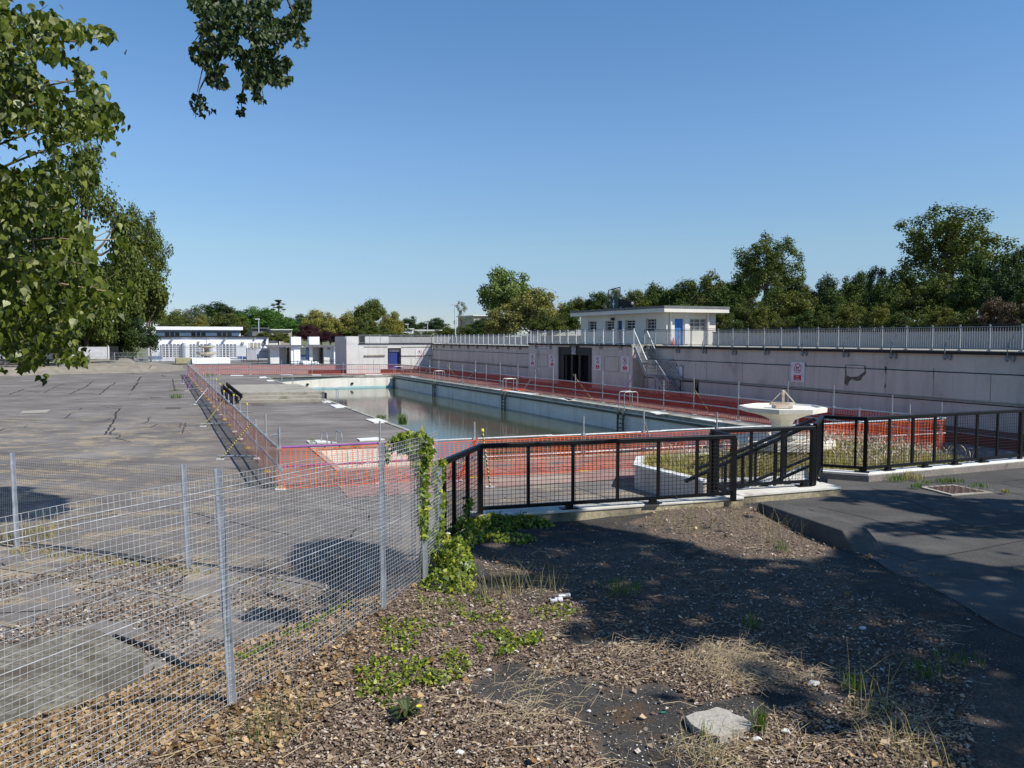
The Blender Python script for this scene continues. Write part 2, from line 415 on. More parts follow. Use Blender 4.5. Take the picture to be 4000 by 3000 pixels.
for pts, w in [([(1240, 1560 + 18), (900, 1580)], .02), ([(2100, 1950), (1950, 2010)], .03), ([(2250, 1905), (2420, 1960)], .03), ([(2400, 2000), (2500, 1960)], .03), ([(2050, 1925), (2300, 1990), (2420, 2000)], .025)]: crackpx(pts, w, .03, .4)
for k in range(30):
    u = rnd.uniform(-100, 760); v = rnd.uniform(1490, 1760); L = rnd.uniform(40, 130)
    crackpx([(u, v), (u + L * .5, v + rnd.uniform(-4, 4)), (u + L, v + rnd.uniform(-6, 6))], rnd.uniform(.02, .05) * (1 if v > 1600 else 1.6), .1, .8)
for k in range(16):
    u = rnd.uniform(900, 1900); v = rnd.uniform(1585, 1720)
    if u > 1276 + (v - 1565) / .3325 - 80: continue
    crackpx([(u, v), (u + rnd.uniform(60, 160), v + rnd.uniform(-4, 4))], .02, .05, 1)
mb = MB()
for c in cracks: mb.add(c.v, c.f)
struct(mb.build('asphalt_cracks', m_tar))
mb = MB()
for pts, w in [([(0, 860), (700, 960), (1400, 1090)], .10), ([(0, 1220), (400, 1310)], .12), ([(440, 560), (740, 510)], .18), ([(100, 640), (440, 565)], .16)]:
    e = ribbon([G(*S3(*p)) for p in pts], w, .012); mb.add(e.v, e.f)
for pts, w in [([(1115, 823), (1550, 815)], .30), ([(0, 640), (170, 645)], .3), ([(0, 765), (160, 760)], .25), ([(90, 968), (300, 972)], .12), ([(0, 985), (190, 1000)], .14), ([(0, 600), (600, 580), (1150, 572), (1590, 556)], .5), ([(570, 808), (920, 818)], .12)]:
    e = ribbon([G(*S(*p)) for p in pts], w, .012); mb.add(e.v, e.f)
struct(mb.build('sandy_seams', m_joint))
mb = MB()
def patch(px, z=.011): mb.prism([(G(u, v).x, G(u, v).y) for u, v in px], None, z)
patch([S(165, 920), (S(200, 898)), S(440, 885), S(400, 912)]); struct(mb.build('concrete_patch', m_conc))
# rusty drain covers
DR = [([(1440, 868), (1560, 868), (1560, 877), (1440, 877)], 'flat rusty drain cover set in the asphalt left of the scaffold barrier'), ([(1300, 781), (1390, 781), (1390, 786), (1300, 786)], 'small rusty drain strip in the asphalt beyond the longer cover')]
for px, lab in DR:
    mb = MB(); pp = [G(*S(*p)) for p in px]; mb.prism([(p.x, p.y) for p in pp], -.01, .02); tag(mb.build('drain_cover', m_rust), lab, 'drain cover')
mb = MB(); pp = [G(984, 1581), G(1033, 1581), G(1033, 1584), G(984, 1584)]; mb.prism([(p.x, p.y) for p in pp], -.01, .02); tag(mb.build('drain_cover', m_rust), 'narrow rusty drain strip in front of the raised platform steps', 'drain cover')
# white slabs round the pool
def slab(px, lab):
    mb = MB(); mb.prism([(G(u, v).x, G(u, v).y) for u, v in px], .0, .045); return tag(mb.build('paving_slab', m_slab), lab, 'paving slab', 'white slabs along the pool edge')
C2 = lambda x, y: (900 + x * .3617, 1200 + y * .3617)
C3 = lambda x, y: (1600 + x * .3617, 1200 + y * .3617)
C4 = lambda x, y: (2200 + x * .3617, 1100 + y * .3617)
for k, (px, lab) in enumerate([([(965, 1018), (1040, 1014), (1100, 1030), (1000, 1034)], 'white slab just in front of the raised platform by the ladder hoops'),
    ([(1075, 1062), (1170, 1054), (1260, 1082), (1135, 1090)], 'white slab just nearer than the hoops beside the raised platform'),
    ([(1458, 1216), (1600, 1210), (1700, 1246), (1555, 1256)], 'white slab beside the yellow weeds on the left pool edge'),
    ([(1365, 1428), (1580, 1415), (1665, 1436), (1400, 1450)], 'white slab near the inner corner of the pool, behind the tall scaffold post'),
    ([(818, 1452), (960, 1444), (1150, 1470), (850, 1474)], 'white slab under the low grey hoops behind the orange netting'),
    ([(385, 790), (445, 790), (480, 802), (400, 802)], 'small white slab at the far left corner of the pool'),
    ([(312, 756), (380, 752), (400, 764), (315, 766)], 'thin white slab on the far left corner of the coping'),
    ([(0, 737), (140, 737), (140, 743), (0, 743)], 'long white slab on the far coping, left of the pool'),
    ([(885, 732), (980, 732), (980, 738), (885, 738)], 'short white slab midway along the far coping'),
    ([(1460, 727), (1640, 727), (1640, 733), (1460, 733)], 'white slab on the far coping left of the corner ladder')]):
    slab([C2(*p) for p in px], lab)
for px, lab in [([(920, 1413), (1020, 1410), (1140, 1430), (1000, 1436)], 'white slab on the right coping just past the nearest ladder'), ([(1380, 1482), (1480, 1480), (1720, 1516), (1640, 1522)], 'long white slab on the right coping nearest the fountain'), ([(0, 1268), (40, 1268), (130, 1280), (60, 1290)], 'white slab on the right coping beyond the nearest ladder'), ]:
    slab([C4(*p) for p in px], lab)
for px, lab in [([(860, 885), (960, 890), (1400, 945), (1290, 948)], 'long white strip of coping right of the second ladder'), ([(1600, 990), (1680, 990), (1800, 1010), (1700, 1012)], 'white slab on the right coping between the second and nearest ladders'), ([(0, 742), (60, 748), (110, 762), (20, 760)], 'small white slab on the right coping at the far corner')]:
    slab([C3(*p) for p in px], lab)

# raised platform left of the pool
mb = MB()
fr = G(915, 1576); fr2 = G(1276, 1570); d = (fr2 - fr).normalized()
leftd = LD
pf = thing('raised_platform', 'low weathered concrete platform with two broad steps beside the pool', 'platform', fr)
def plat(off, z, back):
    a = fr + LD * off; b = fr2 + LD * off
    return [a, b, b + LD * back, a + LD * back]
mb.prism([(p.x, p.y) for p in plat(0, .2, 1.0)], 0, .19); mb.prism([(p.x, p.y) for p in plat(.7, .2, 1.0)], .0, .38); mb.build('step', m_conc, pf, bevel=.02)
mb = MB(); mb.prism([(p.x, p.y) for p in plat(1.4, .2, 9.0)], 0, .57); mb.build('platform_top', m_conc, pf, bevel=.02)
mb = MB(); q = fr2 + RD * .04; mb.box(q + LD * .9 + UP * .33, .06, 1.3, .42, RD, LD); mb.build('end_panel', m_blackmatt, pf)

# left embankments (terrain)
def strip(a, b, za, zb, name, mat):
    mb = MB(); n = len(a)
    A = [G(u, v, za) for u, v in a]; B = [G(u, v, zb) for u, v in b]
    for i in range(n - 1): mb.quad(A[i], A[i + 1], B[i + 1], B[i])
    return mb
ZT = [.75, .75, .75, .75, .45, .03]; A = [G(u, v, z) for (u, v), z in zip([(-400, 1447), (0, 1438), (300, 1431), (540, 1426), (620, 1431), (715, 1438)], ZT)]; A0 = [G(u, v, 0) for u, v in [(-400, 1482), (0, 1469), (300, 1461), (560, 1455), (660, 1452), (730, 1446)]]
e1 = MB()
for i in range(5): e1.quad(A0[i], A0[i + 1], A[i + 1], A[i])
B = [Vector((p.x * 112 / p.y, 112, z)) for p, z in zip(A, (.75, .75, .75, .75, .40, .02))]
for i in range(5): e1.quad(A[i], A[i + 1], B[i + 1], B[i])
m_bank = M('bank_concrete', (.27, .24, .19), (.20, .175, .14), 1.2, .95, fine=.25, bmp=.3)
struct(e1.build('embankment', m_bank))
e2 = strip([(-400, 1436), (0, 1431), (300, 1428), (440, 1427), (520, 1426)], [(-400, 1410), (0, 1407), (300, 1405), (430, 1405), (500, 1405)], .76, 1.3, '', None)
A = [G(u, v, 1.3) for u, v in [(-400, 1410), (0, 1407), (300, 1405), (430, 1405), (500, 1405)]]; B = [Vector((p.x * 125 / p.y, 125, 1.3)) for p in A]
for i in range(4): e2.quad(A[i], A[i + 1], B[i + 1], B[i])
e2.quad(A[4], G(520, 1426, .76), Vector((B[4].x + 1.5, B[4].y, .74)), B[4])
struct(e2.build('upper_embankment', m_bank))

# ---------- near terrain ----------
FEN = [(1.0, -4.75), (2.5, -4.1), (4.82, -3.1), (6.6, -2.45), (9.0, -1.53), (10.2, -1.18), (11.6, -1.0), (13.3, -.54)]
toepx = [(-300, 2900), (0, 2841), (264, 2764), (529, 2653), (693, 2594), (869, 2535), (1028, 2476), (1300, 2353)]
TOE = sorted([(G(u, v).y, G(u, v).x) for u, v in toepx] + [(1.0, -10.0), (13.2, -2.0)])
YT = [(-8, 11.5), (-2.4, 12.6), (-.6, 13.25), (4.2, 14.9), (4.3, 15.4), (6.15, 16.1), (6.2, 16.4), (6.75, 18.05), (7.0, 18.1), (7.8, 17.7), (12.5, 19.7), (16, 21.2), (30, 27)]
TERR = [(G(3060, 1985, .83).x, G(3060, 1985, .83).y), (G(3400, 2130, .83).x, G(3400, 2130, .83).y)] + [(p.x, p.y) for p in [G(u + 30, v - 24, .83) for u, v in ((3420, 2185), (3500, 2232), (3700, 2335), (3900, 2440), (4120, 2570), (4600, 2800))]] + [(16, 8), (16, 22), (7, 18.2), (6.5, 16.3)]
def hz(x, y):
    fx = interp(FEN, y); tx = interp(TOE, y)
    if x >= fx: z = .80 + .07 * max(0, 1 - (x - fx) / 1.2)
    elif x <= tx: return -.05
    else:
        t = (x - tx) / (fx - tx); t = t * t * (3 - 2 * t) * .5 + t * .5; z = .87 * t
    if x > 2.5: z += .012
    z += .022 * noise.noise(Vector((x * 1.3, y * 1.3, 0))) + .008 * noise.noise(Vector((x * 6, y * 6, 3)))
    if x < fx: z += .03 * noise.noise(Vector((x * 3, y * 3, 5)))
    if x > 2.5 and inpoly(x, y, TERR): z -= .06
    # litter mound under the railing
    z += .10 * math.exp(-(((x - 3.3) / 1.1) ** 2 + ((y - 13.9) / .7) ** 2))
    return z
LITTER = [
 [(-600, 3400), (-600, 2850), (0, 2841), (264, 2764), (529, 2653), (693, 2594), (869, 2535), (1028, 2476), (1300, 2353), (1640, 2290), (1760, 2320), (1980, 2300), (2150, 2350), (2320, 2420), (2180, 2560), (1830, 2610), (1780, 2680), (1960, 2740), (2230, 2760), (2300, 2900), (2450, 3000), (2500, 3400)],
 [(2100, 2500), (2500, 2490), (2720, 2540), (2960, 2640), (3000, 2700), (2700, 2720), (2500, 2660), (2150, 2620)],
 [(2700, 3000), (2900, 2850), (3050, 2760), (3300, 2740), (3560, 2860), (3700, 3000), (3700, 3300), (2600, 3300)],
 [(2450, 2040), (2700, 1960), (2960, 1990), (3250, 2130), (3240, 2190), (2900, 2160), (2620, 2100)],
 [(1850, 2140), (2200, 2130), (2500, 2120), (2900, 2180), (3230, 2200), (3400, 2300), (3700, 2480), (4200, 2800), (4200, 3300), (3600, 3100), (3300, 2720), (3000, 2640), (2600, 2520), (2300, 2440), (1950, 2280)],
]
LW = [[(G(u, v, .83).x, G(u, v, .83).y) for u, v in poly] for poly in LITTER]
def litter(x, y):
    k = 0
    for i, p in enumerate(LW):
        if inpoly(x, y, p): k = max(k, (1, .9, .85, .8, .42)[i])
    return k
x0, y0, st = -11.0, .6, .14; nx, ny = 210, 190
mb = MB(); idx = {}
def vid(i, j):
    k = (i, j)
    if k not in idx:
        x = x0 + i * st; y = y0 + j * st; idx[k] = len(mb.v); mb.v.append((x, y, hz(x, y)))
    return idx[k]
for i in range(nx):
    for j in range(ny):
        x = x0 + (i + .5) * st; y = y0 + (j + .5) * st
        if x < interp(TOE, y) - .2 or y > interp(YT, x) + .12: continue
        mb.f.append((vid(i, j), vid(i + 1, j), vid(i + 1, j + 1), vid(i, j + 1))); mb.mi.append(0)
m_near, nt, b_ = newmat('weedy_asphalt'); b_.inputs['Roughness'].default_value = .95; b_.inputs['Specular IOR Level'].default_value = .15
c = ramp(nt, nz(nt, .7, 8, .6), [(.3, (.048, .045, .042)), (.5, (.066, .062, .058)), (.7, (.110, .102, .092))])
c = mix(nt, .35, c, ramp(nt, nz(nt, 70, 3, .7), [(.3, (0, 0, 0)), (.7, (1, 1, 1))]), 'OVERLAY')
v_ = nt.nodes.new('ShaderNodeTexVoronoi'); v_.inputs['Scale'].default_value = 28; g_ = nt.nodes.new('ShaderNodeNewGeometry'); nt.links.new(g_.outputs['Position'], v_.inputs['Vector'])
c = mix(nt, ramp(nt, v_.outputs['Distance'], [(.12, .8), (.2, 0)]), c, (.34, .31, .28))
c = mix(nt, ramp(nt, nz(nt, 1.3, 8, .7), [(.55, 0), (.68, .8)]), c, (.13, .085, .05))
a_ = nt.nodes.new('ShaderNodeAttribute'); a_.attribute_name = 'litter'
soil = ramp(nt, nz(nt, 22, 6, .8), [(.3, (.07, .045, .03)), (.5, (.21, .155, .115)), (.68, (.36, .29, .235))])
soil = mix(nt, .5, soil, ramp(nt, nz(nt, 90, 3, .8), [(.3, (.1, .1, .1)), (.7, (.9, .9, .9))]), 'OVERLAY')
c = mix(nt, a_.outputs['Color'], c, soil)
nt.links.new(c, b_.inputs['Base Color']); bump(nt, b_, nz(nt, 35, 6, .8), .9, .03)
ter = mb.build('near_ground', m_near, smooth=True); struct(ter)
at = ter.data.color_attributes.new('litter', 'FLOAT_COLOR', 'POINT')
for i, v in enumerate(ter.data.vertices):
    n = noise.noise(Vector((v.co.x * 1.7, v.co.y * 1.7, 9))) * .5
    k = max(0, min(1, litter(v.co.x + n, v.co.y + n * .7))); at.data[i].color = (k, k, k, 1)
# smooth asphalt of the terrace on the right, lying on the ground with seams
tp = [G(u + 10 * math.sin(i * 2.1), v + 6 * math.sin(i * 1.3), .83) for i, (u, v) in enumerate([(3340, 2152), (3420, 2185), (3500, 2232), (3590, 2270), (3700, 2335), (3790, 2370), (3900, 2440), (4000, 2490), (4120, 2570), (4300, 2650), (4600, 2800)])]
mb = MB(); poly = [G(2960, 1955, .83), *tp, Vector((16, 8, 0)), Vector((16, 20.9, 0)), Vector((12.5, 19.45, 0)), Vector((7.9, 17.4, 0)), Vector((7.1, 17.75, 0)), Vector((6.5, 16.3, 0))]
mb.prism([(p.x, p.y) for p in poly], .7, .845); struct(mb.build('terrace_asphalt', m_terr))
for _o in [bpy.data.objects['terrace_asphalt']]: _o.location.z = -.022
mb = MB()
Q = lambda x, y: (3200 + x * .3617, 1550 + y * .3617)
for pts in ([(0, 1190), (450, 1290), (900, 1410), (1300, 1521)], [(560, 980), (1000, 1130), (1660, 1400)], [(1900, 1000), (2212, 1065)], [(980, 1490), (1500, 1430), (1900, 1395), (2212, 1370)], [(1680, 920), (2000, 915), (2212, 890)], [(1980, 935), (2200, 985)]):
    e = ribbon([G(*Q(*p), .828) for p in pts], .018, .002); mb.add(e.v, e.f)
for pts in ([(3222, 2050), (3560, 2190), (3800, 2150), (4100, 2090)], [(3180, 2180), (3420, 2260), (3700, 2320)]):
    e = ribbon([G(*p, .828) for p in pts], .015, .002); mb.add(e.v, e.f)
struct(mb.build('terrace_seams', m_tar))
# ================= LONG WALL, BLOCK, GUARD HOUSE =================
m_backwall = M('terrace_backwall', (.38, .37, .35), (.32, .31, .30), 1.0, .85, fine=.08)
m_damage = M('spalled_render', (.20, .17, .13), (.10, .08, .06), 9, .95, bmp=.8)
m_rustspot = M('rust_spots', (.16, .05, .02), (.05, .03, .02), 9, .9)
ZC = 3.47; ZF = 3.28; ZB = 3.54
tb0 = onW(2471, 1400, -1.0)[0]; tb1 = onW(2065, 1400, -1.0)[0]
def wbox(mb, s0, s1, t0, t1, z0, z1):
    return mb.box(W((s0 + s1) / 2, (t0 + t1) / 2, (z0 + z1) / 2), s1 - s0, t1 - t0, z1 - z0, RD, LD)
def wall_section(name, lab, t0, t1, zc, panels):
    w = thing(name, lab, 'wall', W(0, t0))
    mb = MB(); wbox(mb, -.06, .5, t0, t1, 0, 1.40); mb.build('lower_wall', m_wallgrey, w)
    mb = MB(); wbox(mb, .02, .5, t0, t1, 1.48, zc - .12); mb.build('upper_wall', m_wallgrey, w)
    mb = MB(); wbox(mb, -.12, .5, t0, t1, 1.402, 1.478); mb.build('ledge', m_conc, w)
    mb = MB(); wbox(mb, -.10, 4.6, t0, t1, zc - .118, zc); mb.build('walkway_slab', m_conc, w)
    mb = MB(); wbox(mb, -.13, -.102, t0, t1, zc - .15, zc - .03); mb.build('coping_edge', m_blackmatt, w)
    mb = MB(); wbox(mb, -.030, .019, t0, t1, 2.565, 2.60); wbox(mb, -.062, -.0602, t0, t1, 1.36, 1.400); mb.build('shadow_and_dirt_strips', m_blackmatt, w)  # raised black strip paints the panel gap's shadow; lower strip draws a dirt line
    for a, b in panels:
        mb = MB(); wbox(mb, -.022, .018, a + .012, b - .012, 1.52, 2.56); mb.build('cladding_panel', m_wallgrey, w)
    return w
tc = [onW(u, 1440, -.02)[0] for u in (4100, 3872, 3648, 3462, 3303, 3143, 3080, 2900, 2760, 2640, 2545)]
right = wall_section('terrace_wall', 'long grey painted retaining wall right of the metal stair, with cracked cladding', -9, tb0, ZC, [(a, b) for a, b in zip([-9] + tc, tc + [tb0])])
# damaged render patch and rust spots, part of the wall
def onwall(px, s, z=None):
    mb = MB(); pts = [W(s, *onW(u, v, s)) for u, v in px]
    c = sum(pts, Vector()) / len(pts); mb.add(pts, [tuple(range(len(pts)))]); return mb
K5 = lambda x, y: (2900 + x * .4973, 1200 + y * .4973)
mb = onwall([K5(808, 452), K5(900, 455), K5(962, 460), K5(974, 520), K5(945, 545), K5(930, 575), K5(895, 580), K5(860, 565), K5(840, 580), K5(825, 620), K5(800, 600), K5(806, 520)], -.026)
mb.build('exposed_masonry', m_damage, right)
mb = onwall([K5(815, 456), K5(955, 462), K5(960, 505), K5(905, 545), K5(850, 548), K5(820, 535)], -.030); mb.build('loose_render', m_wallgrey, right)
mb = onwall([K5(1115, 466), K5(1130, 468), K5(1127, 540), K5(1121, 505)], -.027)
for px in ([K5(1121, 600), K5(1127, 600), K5(1122, 634), K5(1112, 630)], [K5(1498, 478), K5(1502, 478), K5(1499, 560), K5(1497, 560)]):
    e = onwall(px, -.027); mb.add(e.v, e.f)
for k in range(70):
    cu = 2625 + rnd.gauss(0, 26) if k < 50 else rnd.uniform(2570, 2760); cv = 1427 + rnd.gauss(0, 12) if k < 50 else rnd.uniform(1405, 1470); r = rnd.uniform(.8, 2.4) * (1 if k < 50 else .8)
    e = onwall([(cu + r * math.cos(q) * rnd.uniform(.6, 1.3), cv + r * 1.3 * math.sin(q) * rnd.uniform(.6, 1.3)) for q in [i * 1.05 for i in range(6)]], -.028); mb.add(e.v, e.f)
mb.build('rust_spotting', m_rustspot, right)
t_end = 65.4
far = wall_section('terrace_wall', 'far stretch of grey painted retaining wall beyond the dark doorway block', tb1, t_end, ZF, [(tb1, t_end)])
# block with dark doorway
blk = thing('entrance_block', 'projecting grey block in the long wall with a wide dark doorway', 'building', W(-1, tb0))
d0 = onW(2312.5, 1400, -1)[0]; d1 = onW(2178.7, 1400, -1)[0]; n0 = onW(2264, 1350, -1)[0]; n1 = onW(2223, 1350, -1)[0]
zt = onW(2180, 1354.5, -1)[1]; zt2 = onW(2240, 1350.5, -1)[1]
mb = MB(); wbox(mb, -1, .5, tb0, d0, 0, ZB - .1); wbox(mb, -1, .5, d1, tb1, 0, ZB - .1); wbox(mb, -1, .5, d0, n0, zt, ZB - .1); wbox(mb, -1, .5, n1, d1, zt, ZB - .1); wbox(mb, -1, .5, n0, n1, zt2, ZB - .1)
mb.build('wall', m_wallgrey, blk)
mb = MB(); wbox(mb, -1.08, 4.6, tb0, tb1, ZB - .098, ZB); mb.build('walkway_slab', m_conc, blk)
mb = MB(); wbox(mb, -1.11, -1.082, tb0, tb1, ZB - .14, ZB - .03); mb.build('coping_edge', m_blackmatt, blk)
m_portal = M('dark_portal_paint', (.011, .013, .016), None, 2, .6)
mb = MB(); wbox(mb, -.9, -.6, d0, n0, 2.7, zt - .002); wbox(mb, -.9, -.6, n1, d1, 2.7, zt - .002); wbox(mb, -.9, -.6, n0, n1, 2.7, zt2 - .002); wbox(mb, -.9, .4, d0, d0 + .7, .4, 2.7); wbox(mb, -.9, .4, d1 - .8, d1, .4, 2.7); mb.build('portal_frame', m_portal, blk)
mb = MB()
for u in (2210, 2234, 2264):
    tt = onW(u, 1400, -.8)[0]; wbox(mb, -.8, -.5, tt - .16, tt + .16, .4, 2.7)
mb.build('column', m_portal, blk)
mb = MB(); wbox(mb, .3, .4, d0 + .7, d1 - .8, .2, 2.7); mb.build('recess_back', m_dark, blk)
def sealed(u0, u1, v0, v1, s, par, lab):
    t0, z1 = onW(u1, v0, s); t1, _ = onW(u0, v0, s); _, z0 = onW(u0, v1, s)
    mb = MB(); e = .03
    wbox(mb, s - .02, s - .001, t0, t1, z1 - e, z1); wbox(mb, s - .02, s - .001, t0, t1, z0, z0 + e); wbox(mb, s - .02, s - .001, t0, t0 + e, z0 + e, z1 - e); wbox(mb, s - .02, s - .001, t1 - e, t1, z0 + e, z1 - e)
    mb.build('sealed_opening_frame', m_conc, par)
sealed(2099, 2139, 1385.5, 1431.5, -1, blk, ''); sealed(2362, 2418, 1393.5, 1449, -1, blk, '')
# small round holes / steps of light on block side
# terrace back wall, right of house
bw = thing('back_parapet', 'plain grey parapet wall behind the railing right of the white house', 'wall', W(4, -9))
thx = onW(2785, 1300, 4.0)[0]
mb = MB(); wbox(mb, 4.0, 4.25, -9, thx, ZC, 4.28); mb.build('wall', m_backwall, bw)
mb = MB(); wbox(mb, 3.94, 4.31, -9, thx, 4.282, 4.36); mb.build('coping', m_blackmatt, bw)
th1 = onW(2262, 1300, 2.0)[0]
bw2 = thing('back_parapet', 'pale grey parapet wall behind the railing left of the white house', 'wall', W(4, th1))
mb = MB(); wbox(mb, 4.0, 4.25, th1 - 3, tb1 + 12, ZF, 4.1); mb.build('wall', m_backwall, bw2)
mb = MB(); wbox(mb, 3.95, 4.3, th1 - 3, tb1 + 12, 4.1, 4.15); mb.build('coping', m_conc, bw2)
# ---- end wall block ----
E = lambda u, v: onE(u, v, t_end)
sL = E(1354, 1400)[0]
def ebox(mb, s0, s1, dt0, dt1, z0, z1): return wbox(mb, s0, s1, t_end + dt0, t_end + dt1, z0, z1)
endw = thing('end_block', 'light grey block closing the far end of the pool yard, with a blue door', 'building', W(sL, t_end))
ds0, dz1 = E(1518.4, 1363); ds1, _ = E(1563, 1363)
mb = MB(); ebox(mb, sL, ds0, 0, .5, 0, ZF); ebox(mb, ds1, 0, 0, .5, 0, ZF); ebox(mb, ds0, ds1, 0, .5, dz1, ZF); ebox(mb, sL, sL + .4, .5, 6, 0, 4.1); ebox(mb, sL, sL + 1.35, -.01, .3, ZF + .002, 4.12)
mb.build('wall', m_endwall, endw)
mb = MB(); ebox(mb, sL + 1.35, 0, -.12, 5, ZF + .001, ZF + .06); mb.build('walkway_slab', m_blackmatt, endw)
mb = MB(); ebox(mb, ds0 + .02, ds1 - .02, .3, .4, .4, 2.35); mb.build('door', m_navy, endw)
mb = MB(); ebox(mb, ds0 + .02, ds1 - .02, .3, .38, 2.36, dz1); mb.build('door_head_panel', m_white, endw)
mb = MB(); ebox(mb, ds0 - .10, ds0, -.03, .3, .4, dz1 + .1); ebox(mb, ds1, ds1 + .10, -.03, .3, .4, dz1 + .1); ebox(mb, ds0, ds1, -.03, .3, dz1, dz1 + .1); mb.build('door_frame', m_blackmatt, endw)
a0 = E(1423, 1400)[0]; a1 = E(1504, 1400)[0]
mb = MB(); ebox(mb, a0, a1, -.14, 0, 1.92, 2.06); b0 = E(1564, 1400)[0]; ebox(mb, b0 + .12, 0, -.08, 0, 1.86, 1.97); ebox(mb, a0, ds0 - .12, -.05, 0, 2.92, 3.0); ebox(mb, b0 + .12, 0, -.05, 0, 2.88, 2.96); mb.build('ledge', m_conc, endw)
# back wall pieces behind the railing on the end block
bs = [E(u, 1320)[0] for u in (1372, 1410, 1418, 1434, 1526, 1690)]
mb = MB(); ebox(mb, bs[0], bs[1], .9, 1.1, ZF, 4.1); ebox(mb, bs[3], bs[4], .9, 1.1, ZF, 4.1); mb.build('back_wall', m_white, endw)
mb = MB(); ebox(mb, bs[4], 4.4, 4.6, 4.8, ZF, 4.05); ebox(mb, 4.0, 4.2, -24, 4.6, ZF, 4.05); mb.build('side_wall', m_backwall, endw)

# ---- guard house ----
HS = 1.5; ht0 = onW(2603, 1300, HS)[0]; ht1 = onW(2268.7, 1300, HS)[0]; HW = 4.05; ZR = 5.66
house = thing('guard_house', 'white flat roofed house on the terrace with a bright blue end door', 'building', W(HS, ht0, ZC))
def hole_wall(mb, frame, length, z0, z1, holes, th=.25):
    """frame(a,z,d): a along, d depth inwards"""
    xs = sorted(set([0, length] + [h[0] for h in holes] + [h[1] for h in holes])); zs = sorted(set([z0, z1] + [h[2] for h in holes] + [h[3] for h in holes]))
    for a, b in zip(xs, xs[1:]):
        for c, d in zip(zs, zs[1:]):
            m = ((a + b) / 2, (c + d) / 2)
            if any(h[0] < m[0] < h[1] and h[2] < m[1] < h[3] for h in holes): continue
            mb.quad(frame(a, c, 0), frame(b, c, 0), frame(b, d, 0), frame(a, d, 0))
    for h in holes:
        p = [(h[0], h[2]), (h[1], h[2]), (h[1], h[3]), (h[0], h[3])]
        for i in range(4):
            q, r = p[i], p[(i + 1) % 4]
            mb.quad(frame(q[0], q[1], 0), frame(q[0], q[1], th), frame(r[0], r[1], th), frame(r[0], r[1], 0))
fl = lambda a, z, d: W(HS + d, ht1 - a, z)      # left long face, a from far end to near
fr_ = lambda a, z, d: W(HS + a, ht0 + d, z)      # near end face
LL = ht1 - ht0
def hw(u0, u1, v0, v1):
    t1, za = onW(u0, v0, HS); t0, _ = onW(u1, v0, HS); _, zb = onW((u0 + u1) / 2, v1, HS); _, za = onW((u0 + u1) / 2, v0, HS)
    return (ht1 - t1, ht1 - t0, zb, za)
def he(u0, u1, v0, v1):
    a, za = onE(u0, v0, ht0); b, _ = onE(u1, v0, ht0); _, zb = onE((u0 + u1) / 2, v1, ht0); return (a - HS, b - HS, zb, za)
wins = [hw(2297.7, 2330, 1255.5, 1298), hw(2365, 2399, 1254, 1296), hw(2442, 2480.6, 1250, 1293.5), hw(2522, 2563.5, 1244.7, 1295)]
doorL = hw(2412, 2430, 1253, 1340); doorL = (doorL[0], doorL[1], ZC, doorL[3])
doorE = he(2635.8, 2671, 1244.7, 1352); doorE = (doorE[0], doorE[1], ZC, doorE[3])
winE = he(2695.5, 2762.4, 1244.7, 1291.7)
mb = MB(); hole_wall(mb, fl, LL, ZC - .5, ZR, wins + [doorL]); 
mb.quad(W(HS, ht1, ZC - .5), W(HS, ht1, ZR), W(HS + HW, ht1, ZR), W(HS + HW, ht1, ZC - .5)); mb.quad(W(HS + HW, ht1, ZC - .5), W(HS + HW, ht1, ZR), W(HS + HW, ht0, ZR), W(HS + HW, ht0, ZC - .5))
hole_wall(mb, fr_, HW, ZC - .5, ZR, [doorE, winE]); mb.build('wall', m_cream, house)
def win(frame, h, nxp, nzp, bars=False):
    mb = MB(); d = .16; a0, a1, z0, z1 = h
    mb.quad(frame(a0, z0, d + .03), frame(a1, z0, d + .03), frame(a1, z1, d + .03), frame(a0, z1, d + .03)); g = mb
    m2 = MB()
    def b(p0, p1, q0, q1, dd=.05, off=0):
        vs = [frame(a, z, d + off + e) for e in (0, dd) for a, z in ((p0, q0), (p1, q0), (p1, q1), (p0, q1))]
        m2.add(vs, [(0, 1, 2, 3), (4, 7, 6, 5), (0, 4, 5, 1), (1, 5, 6, 2), (2, 6, 7, 3), (3, 7, 4, 0)])
    f = .05
    b(a0, a1, z0, z0 + f); b(a0, a1, z1 - f, z1); b(a0, a0 + f, z0 + f, z1 - f); b(a1 - f, a1, z0 + f, z1 - f)
    for i in range(1, nxp): x = a0 + (a1 - a0) * i / nxp; b(x - .018, x + .018, z0 + f, z1 - f, .03)
    for i in range(1, nzp): z = z0 + (z1 - z0) * i / nzp; b(a0 + f, a1 - f, z - .018, z + .018, .025, -.004)
    o = m2.build('window', m_white, house); p = g.build('pane', m_glass, o)
    if bars:
        m3 = MB()
        for i in range(1, 14):
            x = a0 + (a1 - a0) * i / 14; c = frame(x, (z0 + z1) / 2, .05); m3.tube(frame(x, z0, .06), frame(x, z1, .06), .012, 4)
        m3.build('security_bars', m_whitemetal, o)
for h, n in zip(wins, (2, 2, 2, 3)): win(fl, h, n, 4)
win(fr_, winE, 3, 3, True)
for frame, h, mm in ((fl, doorL, m_navy), (fr_, doorE, m_blue)):
    mb = MB(); a0, a1, z0, z1 = h; d = .14
    vs = [frame(a, z, d + e) for e in (0, .05) for a, z in ((a0, z0), (a1, z0), (a1, z1), (a0, z1))]
    mb.add(vs, [(0, 1, 2, 3), (4, 7, 6, 5), (0, 4, 5, 1), (1, 5, 6, 2), (2, 6, 7, 3), (3, 7, 4, 0)])
    dd = mb.build('door', mm, house); mb = MB(); mb.box(frame(a0 + .1, z0 + 1.0, d - .03), .04, .04, .12); mb.build('handle', m_galv, dd)
ov = .62
